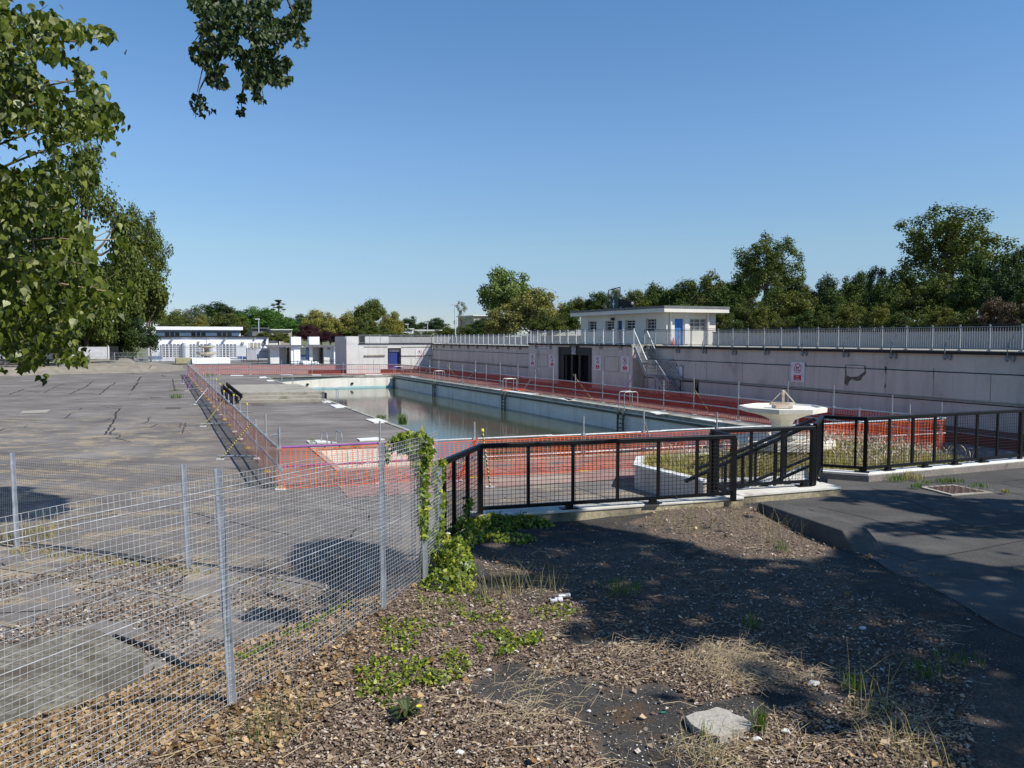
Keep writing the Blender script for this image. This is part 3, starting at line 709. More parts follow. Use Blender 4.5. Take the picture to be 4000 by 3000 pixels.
mb = MB(); wbox(mb, HS - ov, HS + HW + ov, ht0 - ov, ht1 + ov, ZR, ZR + .26); rf = mb.build('roof_fascia', m_cream, house)
mb = MB(); wbox(mb, HS - ov - .03, HS + HW + ov + .03, ht0 - ov - .03, ht1 + ov + .03, ZR + .262, ZR + .42); mb.build('roof', m_roofgrey, house)
for a in (.28, HW - .72):
    mb = MB(); mb.tube(fr_(a, ZC, -.10), fr_(a, ZR, -.10), .085, 10); mb.tube(fr_(a, ZC + .7, -.10), fr_(a, ZC + .78, -.10), .11, 10); mb.build('drainpipe', m_white, house)
for u in (2606, 2658):
    a = onE(u + 14, 1300, ht0)[0] - HS
mb = MB(); mb.box(fr_(doorE[1] + .22, (ZC + ZR) / 2 + .05, -.03), .3, .06, 2.1, RD, LD); mb.build('pilaster', m_white, house)
mb = MB(); p = fl((doorL[0]) - .55, 5.35, -.08); mb.box(p, .16, .3, .2, RD, LD); mb.build('wall_lamp', m_blackmatt, house)
# roof top plant
pt = onW(2400, 1200, HS + 2.2)[0]
tk = thing('roof_hut', 'dark green slatted hut with white star mark and open frame on the house roof', 'roof hut', W(HS + 2.2, pt, ZR + .42))
s0 = HS + 2.2
ta, zhi = onW(2384, 1162, s0); tbb, _ = onW(2416, 1162, s0); zlo = ZR + .42
mb = MB(); wbox(mb, s0, s0 + .5, tbb, ta, zlo, zhi); mb.build('panel', M('dark_green_paint', (.02, .05, .045), None, 3, .6), tk)
tc2, zm = onW(2476, 1180, s0 + .1)
mb = MB(); n = 7
for i in range(n):
    a = tbb - .03 - (tbb - tc2) * i / n; b = a - (tbb - tc2) / n * .86; z = zhi - .12 - (zhi - .12 - zm) * i / n
    wbox(mb, s0 + .05, s0 + .16, b, a, zlo, z)
mb.build('slatted_fence', m_blackmatt, tk)
cz = onW(2397.5, 1187, s0)[1]; ct = onW(2397.5, 1187, s0)[0]
mb = MB(); wbox(mb, s0 - .02, s0 - .002, ct - .05, ct + .05, cz - .32, cz + .32); wbox(mb, s0 - .024, s0 - .003, ct - .17, ct + .17, cz - .06, cz + .06); mb.box(W(s0 - .028, ct, cz), .02, .16, .16, RD, (LD + UP).normalized(), (UP - LD).normalized()); mb.build('star_mark', m_signwhite, tk)
f0, fz1 = onW(2377, 1134, s0); f1, fz0 = onW(2422, 1160, s0)
mb = MB()
for a, b in [((f0, fz1), (f1, fz1 + .15)), ((f0, fz0), (f0, fz1)), ((f1, fz0), (f1, fz1 + .15)), ((f0, fz1 - .5), (f0 - .4, fz0)), ((f0, fz0), (f0 - .4, fz0))]:
    mb.bar(W(s0, a[0], a[1]), W(s0, b[0], b[1]), .06, .06)
mb.build('open_frame', m_blackmatt, tk)
for u, v, r in ((2423, 1166, .07), (2424, 1202, .10), (2447, 1204, .08), (2468, 1184, .11)):
    q = W(s0 - .02, *onW(u, v, s0 - .05)); mb = MB(); mb.lathe(q - UP * r, [(r * .7, 0), (r, r * .8), (r * .4, r * 1.9)], 6, u); mb.build('pale_rock', m_conc, tk)

# ---- railings on the wall top ----
rail_hooks = []
def railing(lab, pts_t, s, z, style, cable=True):
    t0, t1 = min(pts_t), max(pts_t)
    r = thing('steel_railing', lab, 'railing', W(s, t0, z))
    n = max(1, round((t1 - t0) / 1.28)); H = .95
    mp = m_greymetal if style == 'grey' else m_whitemetal
    for i in range(n + 1):
        t = t0 + (t1 - t0) * i / n; mb = MB(); wbox(mb, s - .028, s + .028, t - .028, t + .028, z, z + H + .10); wbox(mb, s - .07, s + .07, t - .07, t + .07, z, z + .03); mb.build('post', mp, r)
    mb = MB(); mb.bar(W(s, t0, z + H), W(s, t1, z + H), .045, .03); mb.build('top_rail', mp, r)
    mb = MB(); mb.bar(W(s, t0, z + .10), W(s, t1, z + .10), .045, .03); mb.build('bottom_rail', mp, r)
    mb = MB(); 
    for i in range(n):
        a = t0 + (t1 - t0) * i / n; b = t0 + (t1 - t0) * (i + 1) / n
        for k in range(1, 12):
            t = a + (b - a) * k / 12; mb.box(W(s, t, z + .10 + (H - .10) / 2), .015, .015, H - .12, RD, LD)
    mb.build('balusters', m_greymetal, r)
    mb = MB(); mb.path([W(s, t0 + (t1 - t0) * i / n, z + H + .085) for i in range(n + 1)], .012, 4); mb.build('top_wire', m_blackmatt, r)
    return r
tst = onW(2517, 1345, .1)[0]
railing('long steel railing on top of the wall right of the metal stair', [-8, tst], .1, ZC, 'grey')
tls = onW(2476, 1345, -.85)[0]
railing('steel railing on top of the projecting doorway block', [tls, tb1 - .1], -.85, ZB, 'white')
railing('steel railing on top of the far grey wall', [tb1 + .1, t_end - .2], .1, ZF, 'white')
# end block railing runs along R
r = thing('steel_railing', 'thin steel railing on top of the far end block above the blue door', 'railing', W(sL + 1.4, t_end + .1, ZF))
mb = MB(); ts = [sL + 1.4 + i * (-.1 - sL - 1.4) / 7 for i in range(8)]
for s in ts: mb = MB(); mb.box(W(s, t_end + .05, ZF + .56), .05, .05, 1.02, RD, LD); mb.build('post', m_greymetal, r)
mb = MB(); mb.bar(W(ts[0], t_end + .05, ZF + .98), W(ts[-1], t_end + .05, ZF + .98), .045, .035); mb.bar(W(ts[0], t_end + .05, ZF + .14), W(ts[-1], t_end + .05, ZF + .14), .045, .035); mb.build('rail', m_greymetal, r)
mb = MB(); s = ts[0]
while s < -.1: mb.box(W(s, t_end + .05, ZF + .55), .018, .018, .84, RD, LD); s += .11
mb.build('balusters', m_greymetal, r)
# rod brackets on the wall face
def bracket(u, v, s, z, lab):
    t, zz = onW(u, v, s - .02); b = thing('rod_bracket', lab, 'bracket', W(s, t, zz), 'rod brackets along the wall face')
    mb = MB(); wbox(mb, s - .045, s - .005, t - .20, t + .20, zz - .05, zz + .05); wbox(mb, s - .05, s - .005, t - .17, t - .09, zz - .13, zz + .13); wbox(mb, s - .05, s - .005, t + .09, t + .17, zz - .13, zz + .13); mb.build('plate', m_greymetal, b)
    mb = MB(); mb.path([W(s - .10, t, zz), W(s - .17, t, zz + .3), W(s - .17, t, z + .1), W(s - .14, t - .03, z + .35), W(s - .02, t - .10, z + .5), W(s + .03, t - .12, z + .62)], .022, 5); mb.build('rod', m_greymetal, b)
O = ['first', 'second', 'third', 'fourth', 'fifth', 'sixth', 'seventh', 'eighth', 'ninth', 'tenth']
for k, (x, y) in enumerate([(975, 748), (1237, 750), (1525, 753), (1845, 765), ]): u, v = C4(x, y); bracket(u, v, 0.0, ZC, 'steel rod bracket on the right wall, %s to the right of the metal stair' % O[k])
for k, (x, y) in enumerate([(190, 355), (484, 362), (810, 370), (1182, 380), (1607, 390), (2098, 402)]): u, v = K5(x, y); bracket(u, v, 0.0, ZC, 'steel rod bracket on the right wall, %s to the right of the metal stair' % O[min(9, k + 4)])
for k, (x, y) in enumerate([(620, 716), (407, 714)]): u, v = C4(x, y); bracket(u, v, -1.0, ZB, ['rod bracket on the block nearest the metal stair', 'rod bracket just right of the dark doorway'][k])
for k, (x, y) in enumerate([(1523, 432), (1368, 430)]): u, v = C3(x, y); bracket(u, v, -1.0, ZB, ['rod bracket just left of the dark doorway', 'rod bracket at the far end of the doorway block'][k])
for k, x in enumerate([1190, 1065, 945, 833, 730, 630, 538, 450, 367, 290]): u, v = C3(x, 442 - k * 1.6); bracket(u, v, 0.0, ZF, 'rod bracket on the far wall, %s beyond the doorway block' % O[k])

# ---- metal stair ----
st = thing('metal_stair', 'grey steel stair with a landing running down the wall to the pool yard', 'staircase', W(-1.15, onW(2627, 1540, -1.15)[0], tierz))
sa, sb_ = -1.2, -.22
ttop = onW(2474, 1360, sa)[0] - .1; tl0 = onW(2526, 1465, sa)[0]; tl1 = tl0 - .95; zl = 1.62; zt_ = ZC - .02; tbt = tl1 - 1.45
def flight(ta, za, tb_, zb):
    n = max(3, round((za - zb) / .2)); mb = MB()
    for i in range(1, n):
        t = ta + (tb_ - ta) * (i - .5) / n * 1.0; z = za + (zb - za) * i / n
        wbox(mb, sa + .03, sb_ - .03, t - .14, t + .12, z - .02, z + .02)
    mb.build('treads', m_greymetal, st)
    for s in (sa, sb_):
        mb = MB(); mb.bar(W(s, ta, za - .08), W(s, tb_, zb - .05), .05, .24); mb.build('stringer', m_greymetal, st)
        mb = MB(); mb.bar(W(s, ta, za + .95), W(s, tb_, zb + .95), .05, .05)
        k = 12
        for i in range(k + 1):
            t = ta + (tb_ - ta) * i / k; z = za + (zb - za) * i / k; mb.box(W(s, t, z + .48), .018, .018, .94, RD, LD)
        mb.build('handrail', m_galv, st)
flight(ttop, zt_, tl0, zl); flight(tl1, zl, tbt, tierz)
mb = MB(); wbox(mb, sa, sb_, tl1, tl0, zl - .08, zl); mb.build('landing', m_greymetal, st)
for s in (sa, sb_):
    mb = MB(); mb.bar(W(s, tl0, zl + .95), W(s, tl1, zl + .95), .05, .05)
    for i in range(9): mb.box(W(s, tl0 + (tl1 - tl0) * i / 8, zl + .48), .018, .018, .94, RD, LD)
    mb.build('landing_rail', m_galv, st)
for s in (sa + .03, sb_ - .03):
    for t in (tl0 - .05, tl1 + .05): mb = MB(); mb.bar(W(s, t, tierz), W(s, t, zl - .08), .07, .07); mb.build('leg', m_greymetal, st)
# small black gate at the foot of the stair
q0 = onW(2606, 1510, -2.0)[0]; q1 = onW(2665, 1510, -2.0)[0]
gt = thing('black_gate', 'low black framed gate at the foot of the metal stair', 'gate', W(-2, q1, tierz))
mb = MB(); g0 = W(-1.5, q0 - .6, 0); g1 = W(-1.5, q1 - .6, 0)
for a, b in ((g0 + UP * .5, g0 + UP * 1.5), (g0 + UP * 1.46, g1 + UP * 1.46), (g1 + UP * .5, g1 + UP * 1.5), (g0 + UP * .55, g1 + UP * .55)): mb.bar(a, b, .06, .06)
mb.build('frame', m_blackmatt, gt); mb = MB(); mb.box(g1 + UP * 1.0, .24, .22, 1.2, RD, LD); mb.build('post', m_blackmatt, gt)
mb = MB()
for i in range(1, 16): mb.bar(g0.lerp(g1, i / 16) + UP * .55, g0.lerp(g1, i / 16) + UP * 1.46, .01, .01)
mb.build('infill', m_blackmatt, gt)

# ---- signs ----
def text_mesh(par, txt, org, ax, ay, size, mat, name='lettering', align='CENTER'):
    cu = bpy.data.curves.new('txt', 'FONT'); cu.body = txt; cu.size = size; cu.align_x = align; cu.resolution_u = 2
    cu.offset = size * .02
    o = bpy.data.objects.new('tmp', cu); COL.objects.link(o); bpy.context.view_layer.update()
    dg = bpy.context.evaluated_depsgraph_get(); me = bpy.data.meshes.new_from_object(o.evaluated_get(dg)); bpy.data.objects.remove(o)
    mb = MB(); mb.add([org + ax * v.co.x + ay * v.co.y for v in me.vertices], [tuple(p.vertices) for p in me.polygons])
    return mb.build(name, mat, par)
def ban_sign(c, ax, nrm, w, h, kind, lab, txt, z2='diving'):
    s = thing('warning_sign', lab, 'sign', c, 'prohibition signs on the walls'); ay = UP
    mb = MB(); mb.box(c, w, .02, h, ax, nrm); mb.build('board', m_signwhite, s)
    f = c + nrm * .013; R = w * .27; cc = f + ay * h * .19
    mb = MB(); n = 24
    for i in range(n):
        a, b = 2 * math.pi * i / n, 2 * math.pi * (i + 1) / n
        P = lambda r, q: cc + ax * math.cos(q) * r + ay * math.sin(q) * r
        mb.quad(P(R, a), P(R, b), P(R * .84, b), P(R * .84, a))
    q = math.radians(-45 if kind != 'x' else 0); d = ax * math.cos(q) + ay * math.sin(q); e = ax * -math.sin(q) + ay * math.cos(q); cf = cc + nrm * .003
    mb.quad(cf - d * R * .86 - e * R * .08, cf + d * R * .86 - e * R * .08, cf + d * R * .86 + e * R * .08, cf - d * R * .86 + e * R * .08)
    mb.build('ban_ring', m_signred, s)
    mb = MB(); cp = cc + nrm * .0015
    def seg(pts, wd):
        for a, b in zip(pts, pts[1:]):
            A = cp + ax * a[0] * R + ay * a[1] * R; B = cp + ax * b[0] * R + ay * b[1] * R; dd = (B - A).normalized(); nn = nrm.cross(dd) * wd * R / 2; mb.quad(A - nn, B - nn, B + nn, A + nn)
    def dot(x, y, r): mb.add([cp + ax * (x + math.cos(k) * r) * R + ay * (y + math.sin(k) * r) * R for k in [i * .785 for i in range(8)]], [tuple(range(8))])
    if kind == 'dive': seg([(.55, .5), (.3, .2), (0, .15)], .16); seg([(0, .15), (-.35, .0)], .2); dot(-.38, -.03, .15); seg([(-.35, -.1), (-.4, -.35)], .1); seg([(-.5, -.5), (-.25, -.42), (0, -.5), (.25, -.42), (.5, -.5)], .12)
    elif kind == 'run': dot(.05, .55, .14); seg([(.0, .4), (-.05, -.05)], .22); seg([(-.45, .1), (-.3, .3), (.3, .25), (.45, .05)], .12); seg([(-.05, -.05), (.3, -.25), (.25, -.6)], .14); seg([(-.05, -.05), (-.3, -.35), (-.6, -.4)], .14)
    elif kind == 'bomb': dot(0, .5, .14); seg([(0, .35), (0, -.1)], .25); seg([(0, -.1), (.25, -.1), (.2, -.35)], .14); seg([(-.2, .3), (-.25, .6)], .1); seg([(-.5, -.55), (0, -.62), (.5, -.55)], .12)
    else: dot(-.2, .45, .13); dot(.25, .4, .13); seg([(-.2, .3), (-.2, -.1), (-.35, -.55)], .18); seg([(.25, .25), (.2, -.1), (.4, -.55)], .18); seg([(-.2, .2), (.25, .15)], .12)
    mb.build('pictogram', m_signblack, s)
    mb = MB(); rc = f - ay * h * .28; mb.box(rc, w * .54, .004, h * .26, ax, nrm); mb.build('caption_panel', m_signred, s)
    text_mesh(s, 'No', rc + nrm * .004 + ay * h * .03, ax, ay, h * .11, m_signwhite); text_mesh(s, txt, rc + nrm * .004 - ay * h * .095, ax, ay, h * .11, m_signwhite)
nW = -RD; axW = -LD
def signW(u0, u1, v0, v1, s, kind, lab, txt):
    t0, z1 = onW(u1, v0, s); t1, _ = onW(u0, v0, s); um = (u0 + u1) / 2; _, z1 = onW(um, v0, s); _, z0 = onW(um, v1, s)
    ban_sign(W(s - .015, (t0 + t1) / 2, (z0 + z1) / 2), axW, nW, t1 - t0, z1 - z0, kind, lab, txt)
signW(3091, 3145, 1414, 1493, -.03, 'dive', 'big white and red No diving sign on the right wall', 'diving')
signW(2323, 2349, 1389.5, 1446, -1.0, 'bomb', 'white sign with a jumping figure just right of the dark doorway', 'bombing')
signW(2427, 2457.5, 1392, 1452, -1.0, 'duck', 'white sign of two figures by the top of the metal stair', 'ducking')
signW(2071, 2091, 1381.5, 1430, -1.0, 'duck', 'narrow white sign at the far corner of the doorway block', 'pushing')
signW(2147, 2168.6, 1384.5, 1434.5, -1.0, 'bomb', 'white sign with a jumping figure just left of the dark doorway', 'bombing')
signW(1859.5, 1872.5, 1371.5, 1411, .015, 'duck', 'lone narrow white sign halfway along the far grey wall', 'petting')
s0_, z1_ = E(1623, 1364.5); s1_, _ = E(1654, 1364.5); _, z0_ = E(1640, 1399)
ban_sign(W((s0_ + s1_) / 2, t_end - .02, (z0_ + z1_) / 2), RD, -LD, s1_ - s0_, z1_ - z0_, 'run', 'white No running sign on the sunlit end wall by the corner', 'running')
def board(u0, u1, v0, v1, s, lab, lines):
    t0, z1 = onW(u1, v0, s); t1, _ = onW(u0, v0, s); _, z0 = onW((u0 + u1) / 2, v1, s)
    c = W(s - .02, (t0 + t1) / 2, (z0 + z1) / 2); o = thing('notice_board', lab, 'sign', c)
    mb = MB(); mb.box(c, t1 - t0, .02, z1 - z0, axW, nW); mb.build('board', m_signwhite, o); n = len(lines)
    for i, (tx, mm, sz) in enumerate(lines):
        text_mesh(o, tx, c + nW * .014 + UP * (z1 - z0) * (.5 - (i + .78) / n * .92), axW, UP, sz, mm)
board(2112.5, 2133, 1348, 1370, -1.0, 'small white notice with red and dark capitals above the left sealed opening', [('CARE TO', m_signred, .24), ('EXPOSURE', m_signblack, .17)])
board(2234.5, 2249, 1351.5, 1383.5, -.92, 'tall white notice with dark lines hung over the middle of the dark doorway', [('TOILET', m_signblack, .22), ('& CHANGE', m_signblack, .17), ('ladies', m_signblack, .15), ('showers', m_signblack, .15), ('lockers only', m_signblack, .12), ('no shoes', m_signblack, .14)])
t_, z_ = onW(2661, 1451, -.03); mb = MB(); mb.box(W(-.05, t_, z_), .42, .03, .72, axW, nW); o = thing('framed_notice', 'small framed notice low on the wall right of the metal stair', 'sign', W(-.05, t_, z_)); mb.build('frame', m_greymetal, o)
mb = MB(); mb.box(W(-.07, t_, z_), .32, .01, .6, axW, nW); mb.build('sheet', m_signwhite, o)

# ================= FAR BUILDINGS =================
def P3_(p, z): return Vector((p.x, p.y, z))
def tOf(Y): return (PY(900, 1400, Y) - P0).dot(LD)
def ZV(u, v, Y): return onE(u, v, tOf(Y))[1]
def PW(u, v, Y, d=0.0):
    s, z = onE(u, v, tOf(Y) + d); return W(s, tOf(Y) + d, z)
def fb(mb, u0, u1, v0, v1, Y, depth):
    t = tOf(Y); um = (u0 + u1) / 2; sa = onE(u0, v0, t)[0]; sb2 = onE(u1, v0, t)[0]; z0 = onE(um, v1, t)[1]; z1 = onE(um, v0, t)[1]
    return mb.box(W((sa + sb2) / 2, t + depth / 2, (z0 + z1) / 2), sb2 - sa, depth, z1 - z0, RD, LD)
D3 = lambda x, y: (560 + x * .226, 1120 + y * .226)
def f3(mb, x0, x1, y0, y1, Y, d): u0, v0 = D3(x0, y0); u1, v1 = D3(x1, y1); return fb(mb, u0, u1, v0, v1, Y, d)
YB = 140
pv = thing('white_pavilion', 'long low white building with tall gridded windows and a raised upper storey', 'building', PW(812, 1408, YB))
mb = MB(); f3(mb, 75, 2160, 870, 1300, YB, 9); mb.build('wall', m_bwhite, pv)
mb = MB(); f3(mb, 55, 2170, 852, 872, YB - .3, 9.4); mb.build('roof_edge', m_blackmatt, pv)
mb = MB(); f3(mb, 215, 1680, 798, 852, YB + 2.5, 5); mb.build('upper_wall', m_bwhite, pv)
mb = MB(); f3(mb, 217, 1678, 750, 797, YB + 2.5, 5); mb.build('upper_band', m_bluewall, pv)
mb = MB(); f3(mb, 160, 1720, 690, 748, YB + 1.6, 7); mb.build('roof', m_bwhite, pv)
mb = MB(); f3(mb, 80, 108, 742, 850, YB + 1, .4); mb.build('chimney', m_bwhite, pv)
for x0, x1 in ((375, 620), (830, 1075), (1275, 1525)):
    mb = MB(); f3(mb, x0, x1, 790, 850, YB + 2.42, .1); w = mb.build('window', m_glass, pv)
    mb = MB(); 
    for k in (1, 2): xx = x0 + (x1 - x0) * k / 3; f3(mb, xx - 7, xx + 7, 790, 850, YB + 2.36, .08)
    mb.build('frame', m_bwhite, w)
for x0, x1, nn in ((312, 700, 6), (782, 1160, 6), (1238, 1610, 6)):
    mb = MB(); f3(mb, x0, x1, 990, 1222, YB - .06, .08); w = mb.build('window', m_glass, pv); mb = MB()
    for k in range(nn + 1): xx = x0 + (x1 - x0) * k / nn; f3(mb, xx - 7, xx + 7, 990, 1222, YB - .14, .07)
    for k in range(nn * 3):
        xx = x0 + (x1 - x0) * (k + .5) / (nn * 3); f3(mb, xx - 1.2, xx + 1.2, 990, 1222, YB - .125, .05)
    for k in range(7): yy = 990 + 232 * k / 6; f3(mb, x0 - 4, x1 + 4, yy - 3.2, yy + 3.2, YB - .13, .06)
    mb.build('frame', m_bwhite, w)
for x in (703, 1162):
    mb = MB(); u0, v0 = D3(x, 965); u1, v1 = D3(x + 60, 1240); p = PW((u0 + u1) / 2, v0, YB - .5); mb.tube(P3_(p, 0), p, .62, 14); mb.build('column', m_bwhite, pv)
for x in (495, 1408):
    mb = MB(); f3(mb, x, x + 30, 880, 897, YB - .5, .4); f3(mb, x - 22, x + 18, 903, 930, YB - .6, .4); mb.build('floodlight', m_greymetal, pv)
for x0, x1, y0, y1 in ((1700, 1740, 955, 990), (2052, 2082, 965, 990), (1912, 1938, 880, 905), (940, 970, 945, 968)):
    mb = MB(); f3(mb, x0, x1, y0, y1, YB - .3, .3); mb.build('wall_box', m_conc, pv)
mb = MB(); f3(mb, 1835, 2020, 967, 1055, YB - .05, .06); w = mb.build('window', m_conc, pv)
mb = MB()
for x in (1830, 1892, 1958, 2020): f3(mb, x, x + 12, 960, 1060, YB - .12, .06)
mb.build('frame', m_bwhite, w)
o = thing('flue_pipe', 'black flue pipe on the right end of the white building wall', 'flue pipe', (PY(1035, 1400, YB).x, YB - .5, 2)); mb = MB(); f3(mb, 2098, 2115, 905, 1000, YB - .5, .4); mb.build('pipe', m_blackmatt, o); mb = MB(); f3(mb, 2088, 2128, 915, 935, YB - .6, .6); mb.build('cowl', m_blackmatt, o)
# palisade fence
def palisade(lab, u0, u1, Y, z0, z1, n, mm):
    A_ = P3_(PW(u0, 1400, Y), 0); B_ = P3_(PW(u1, 1400, Y), 0)
    f = thing('palisade_fence', lab, 'fence', P3_(A_, z0)); mb = MB()
    for i in range(n + 1):
        q = A_.lerp(B_, i / n); mb.box(P3_(q, (z0 + z1) / 2), .075, .03, z1 - z0, RD, LD); mb.add([P3_(q, z1) - RD * .037, P3_(q, z1) + RD * .037, P3_(q, z1 + .09)], [(0, 1, 2)])
    mb.build('pales', mm, f); mb = MB(); h_ = LD * .04; mb.bar(P3_(A_, z1 - .3) + h_, P3_(B_, z1 - .3) + h_, .05, .05); mb.bar(P3_(A_, z0 + .25) + h_, P3_(B_, z0 + .25) + h_, .05, .05); mb.build('rail', m_greymetal, f)
palisade('pale grey palisade fence in front of the long white building', 562, 962, 128, .02, 2.75, 90, m_greymetal)
palisade('dark palisade fence panel left of the grey information board', 964, 1056, 127, .02, 2.3, 26, m_blackmatt)
palisade('grey palisade fence between the hoarding and the dark conifer', 430, 462, 100, 1.3, 2.9, 10, m_blackmatt)
for k, (x0, x1, y0, y1, mm, lab) in enumerate([(80, 320, 1200, 1262, m_bin, 'low blue bench crate at the left foot of the white building'), (330, 560, 1225, 1250, m_bwhite, 'low white bench before the left windows of the white building'), (1500, 1620, 1215, 1250, m_bwhite, 'white bench right of the far fountain'), (1628, 1712, 1200, 1252, m_bin, 'blue crate right of the far fountain, left one of two'), (1735, 1788, 1205, 1252, m_bin, 'small blue crate right of the far fountain, nearer the dark fence')]):
    mb = MB(); f3(mb, x0, x1, y0, y1, 134, .8); f3(mb, x0 + 5, x1 - 5, y0 + 12, y0 + 18, 133.9, .05); a = PW(D3(x0, 0)[0], 1405, 134); b = PW(D3(x1, 0)[0], 1405, 134)
    for xx in (a.lerp(b, .1), a.lerp(b, .9)): mb.box(P3_(xx + LD * .4, .12), .12, .6, .24, RD, LD)
    tag(mb.build('bench_crate', mm), lab, 'bench' if 'bench' in lab else 'crate')
# information board
o = thing('information_board', 'pale grey information board on two posts beside the left kiosk', 'sign', (PY(1032, 1420, 118).x, 118, 0))
mb = MB(); fb(mb, 1002, 1061, 1361, 1400, 118, .06); mb.build('board', M('board_grey', (.50, .53, .58), None, 3, .5), o)
for u in (1006, 1058): mb = MB(); fb(mb, u, u + 3, 1396, 1422, 118.1, .08); mb.build('post', m_galv, o)
text_mesh(o, 'Please use Main Pool', PW(1031, 1374, 118, -.03), RD, UP, .16, m_signblack)
mb = MB()
for k, (w, y) in enumerate([(1.7, 1378), (1.2, 1385.5), (1.4, 1388.5), (1.0, 1391), (1.7, 1394.5)]): mb.box(PW(1031, y, 118, -.03), w, .01, .03, RD, LD)
mb.build('small_print', m_greymetal, o)
mb = MB()
for u, v in ((1004.5, 1386), (1058, 1388)): mb.box(PW(u, v, 118, -.03), .16, .01, .2, RD, LD)
mb.build('emblem', m_navy, o)
# kiosks
D4 = lambda x, y: (1000 + x * .226, 1120 + y * .226)
def f4(mb, x0, x1, y0, y1, Y, d): u0, v0 = D4(x0, y0); u1, v1 = D4(x1, y1); return fb(mb, u0, u1, v0, v1, Y, d)
YK = 116
k1 = thing('entrance_kiosk', 'left entrance kiosk, flat roofed with a white chimney block', 'building', (PY(1115, 1420, YK).x, YK, 0))
mb = MB(); f4(mb, 190, 815, 1008, 1024, YK - 1.2, 5); mb.build('roof', m_roofgrey, k1); mb = MB(); f4(mb, 245, 815, 1025, 1045, YK - 1.0, 4.5); mb.build('roof_fascia', m_bwhite, k1)
mb = MB(); f4(mb, 245, 400, 1045, 1330, YK, 3.5); f4(mb, 400, 525, 1045, 1330, YK + 1.6, 2); mb.build('wall', m_white, k1)
mb = MB(); f4(mb, 655, 765, 1045, 1345, YK - .8, 1.2); f4(mb, 605, 655, 1045, 1335, YK - .7, 2.5); mb.build('pillar', m_bwhite, k1)
mb = MB(); f4(mb, 605, 778, 868, 1006, YK, 1.4); mb.build('chimney_block', m_bwhite, k1)
k2 = thing('entrance_kiosk', 'right entrance kiosk with a small window, beside the grey end block', 'building', (PY(1260, 1420, YK).x, YK, 0))
mb = MB(); f4(mb, 840, 1525, 1008, 1026, YK - 1.2, 5); mb.build('roof', m_roofgrey, k2); mb = MB(); f4(mb, 1350, 1525, 1027, 1045, YK - 1.1, 4.5); f4(mb, 850, 1350, 1027, 1047, YK - .9, 4.5); mb.build('roof_fascia', m_bwhite, k2)
mb = MB(); f4(mb, 920, 978, 1047, 1340, YK, 3); f4(mb, 978, 1095, 1047, 1340, YK + 1.5, 2); f4(mb, 1172, 1345, 1047, 1330, YK, 3); f4(mb, 1470, 1580, 1120, 1385, YK - 1, .4); mb.build('wall', m_white, k2)
mb = MB(); f4(mb, 1345, 1378, 1047, 1330, YK - .6, .8); f4(mb, 1435, 1468, 1047, 1335, YK - .6, .8); f4(mb, 1378, 1435, 1190, 1330, YK - .2, .3); mb.build('pillar', m_bwhite, k2)
mb = MB(); f4(mb, 1378, 1435, 1075, 1190, YK + .2, .1); mb.build('window', m_glass, k2); mb = MB(); f4(mb, 920, 1097, 865, 1000, YK, 1.4); mb.build('chimney_block', m_bwhite, k2)
mb = MB(); f4(mb, 1235, 1285, 1055, 1085, YK - .06, .05); mb.build('vent', m_conc, k2)
for (x0, x1, y0, y1, Y, mm, lab) in [(535, 600, 1050, 1320, YK + 1, m_blackmatt, 'dark narrow gate in the left kiosk'), (775, 915, 1060, 1330, YK + .2, m_bin, 'blue grey barred gate between the two kiosks'), (1097, 1170, 1050, 1335, YK + .8, m_blackmatt, 'black barred gate in the right kiosk')]:
    u0, v0 = D4(x0, y0); u1, v1 = D4(x1, y1); a = PW(u0, v1, Y); b = PW(u1, v0, Y); o = thing('barred_gate', lab, 'gate', a); mb = MB(); n = 10
    for i in range(n + 1): mb.box(P3_(a.lerp(b, i / n), (a.z + b.z) / 2), .05, .04, b.z - a.z, RD, LD)
    mb.build('bars', mm, o); mb = MB()
    for z in (a.z + .1, (a.z + b.z) / 2, b.z - .05): mb.box(P3_(a.lerp(b, .5) + LD * .03, z), (P3_(b, 0) - P3_(a, 0)).length, .04, .08, RD, LD)
    mb.build('rail', mm, o)
# ramp handrails, white raised edge
o = thing('ramp_rail', 'black ramp handrails in front of the right kiosk', 'railing', (PY(1240, 1425, 108).x, 108, 0)); mb = MB()
Yr = 108
def pp(x, y, Y=Yr): u, v = D4(x, y); return PW(u, v, Y)
for y in (1265, 1290): mb.bar(pp(1165, y + 8), pp(1370, y), .06, .06); mb.bar(pp(1370, y + 4), pp(1625, y + 12), .06, .06)
for y in (1295, 1330): mb.bar(pp(580, y), pp(1165, y - 20), .06, .06)
mb.build('rail', m_blackmatt, o)
for x in (600, 720, 800, 880, 960, 1060, 1145, 1300, 1490, 1590): mb = MB(); mb.bar(pp(x, 1275), pp(x, 1445), .06, .06); mb.build('post', m_blackmatt, o)
mb = MB(); f4(mb, 610, 1400, 1412, 1440, 104, .5); tag(mb.build('white_kerb', m_slab), 'long low white kerb behind the far orange barrier', 'kerb')
mb = MB(); f4(mb, 2025, 2080, 1340, 1420, 84, .5); tag(mb.build('white_box', m_slab, bevel=.03), 'small white box at the foot of the grey end wall', 'box')
# heap of wrapped white material before the kiosk
mb = MB()
for i in range(14):
    u, v = D4(770 + rnd.uniform(0, 280), 1345 - rnd.uniform(0, 60)); p = PW(u, v, 112, rnd.uniform(-.5, .5)); r = rnd.uniform(.35, .6); mb.lathe(p - UP * r * .6, [(r * .7, 0), (r, r * .4), (r * .8, r * .8), (r * .3, r)], 8, rnd.random())
tag(mb.build('sack_heap', m_bwhite, smooth=True), 'heap of white sacks between the two kiosks', 'sacks')
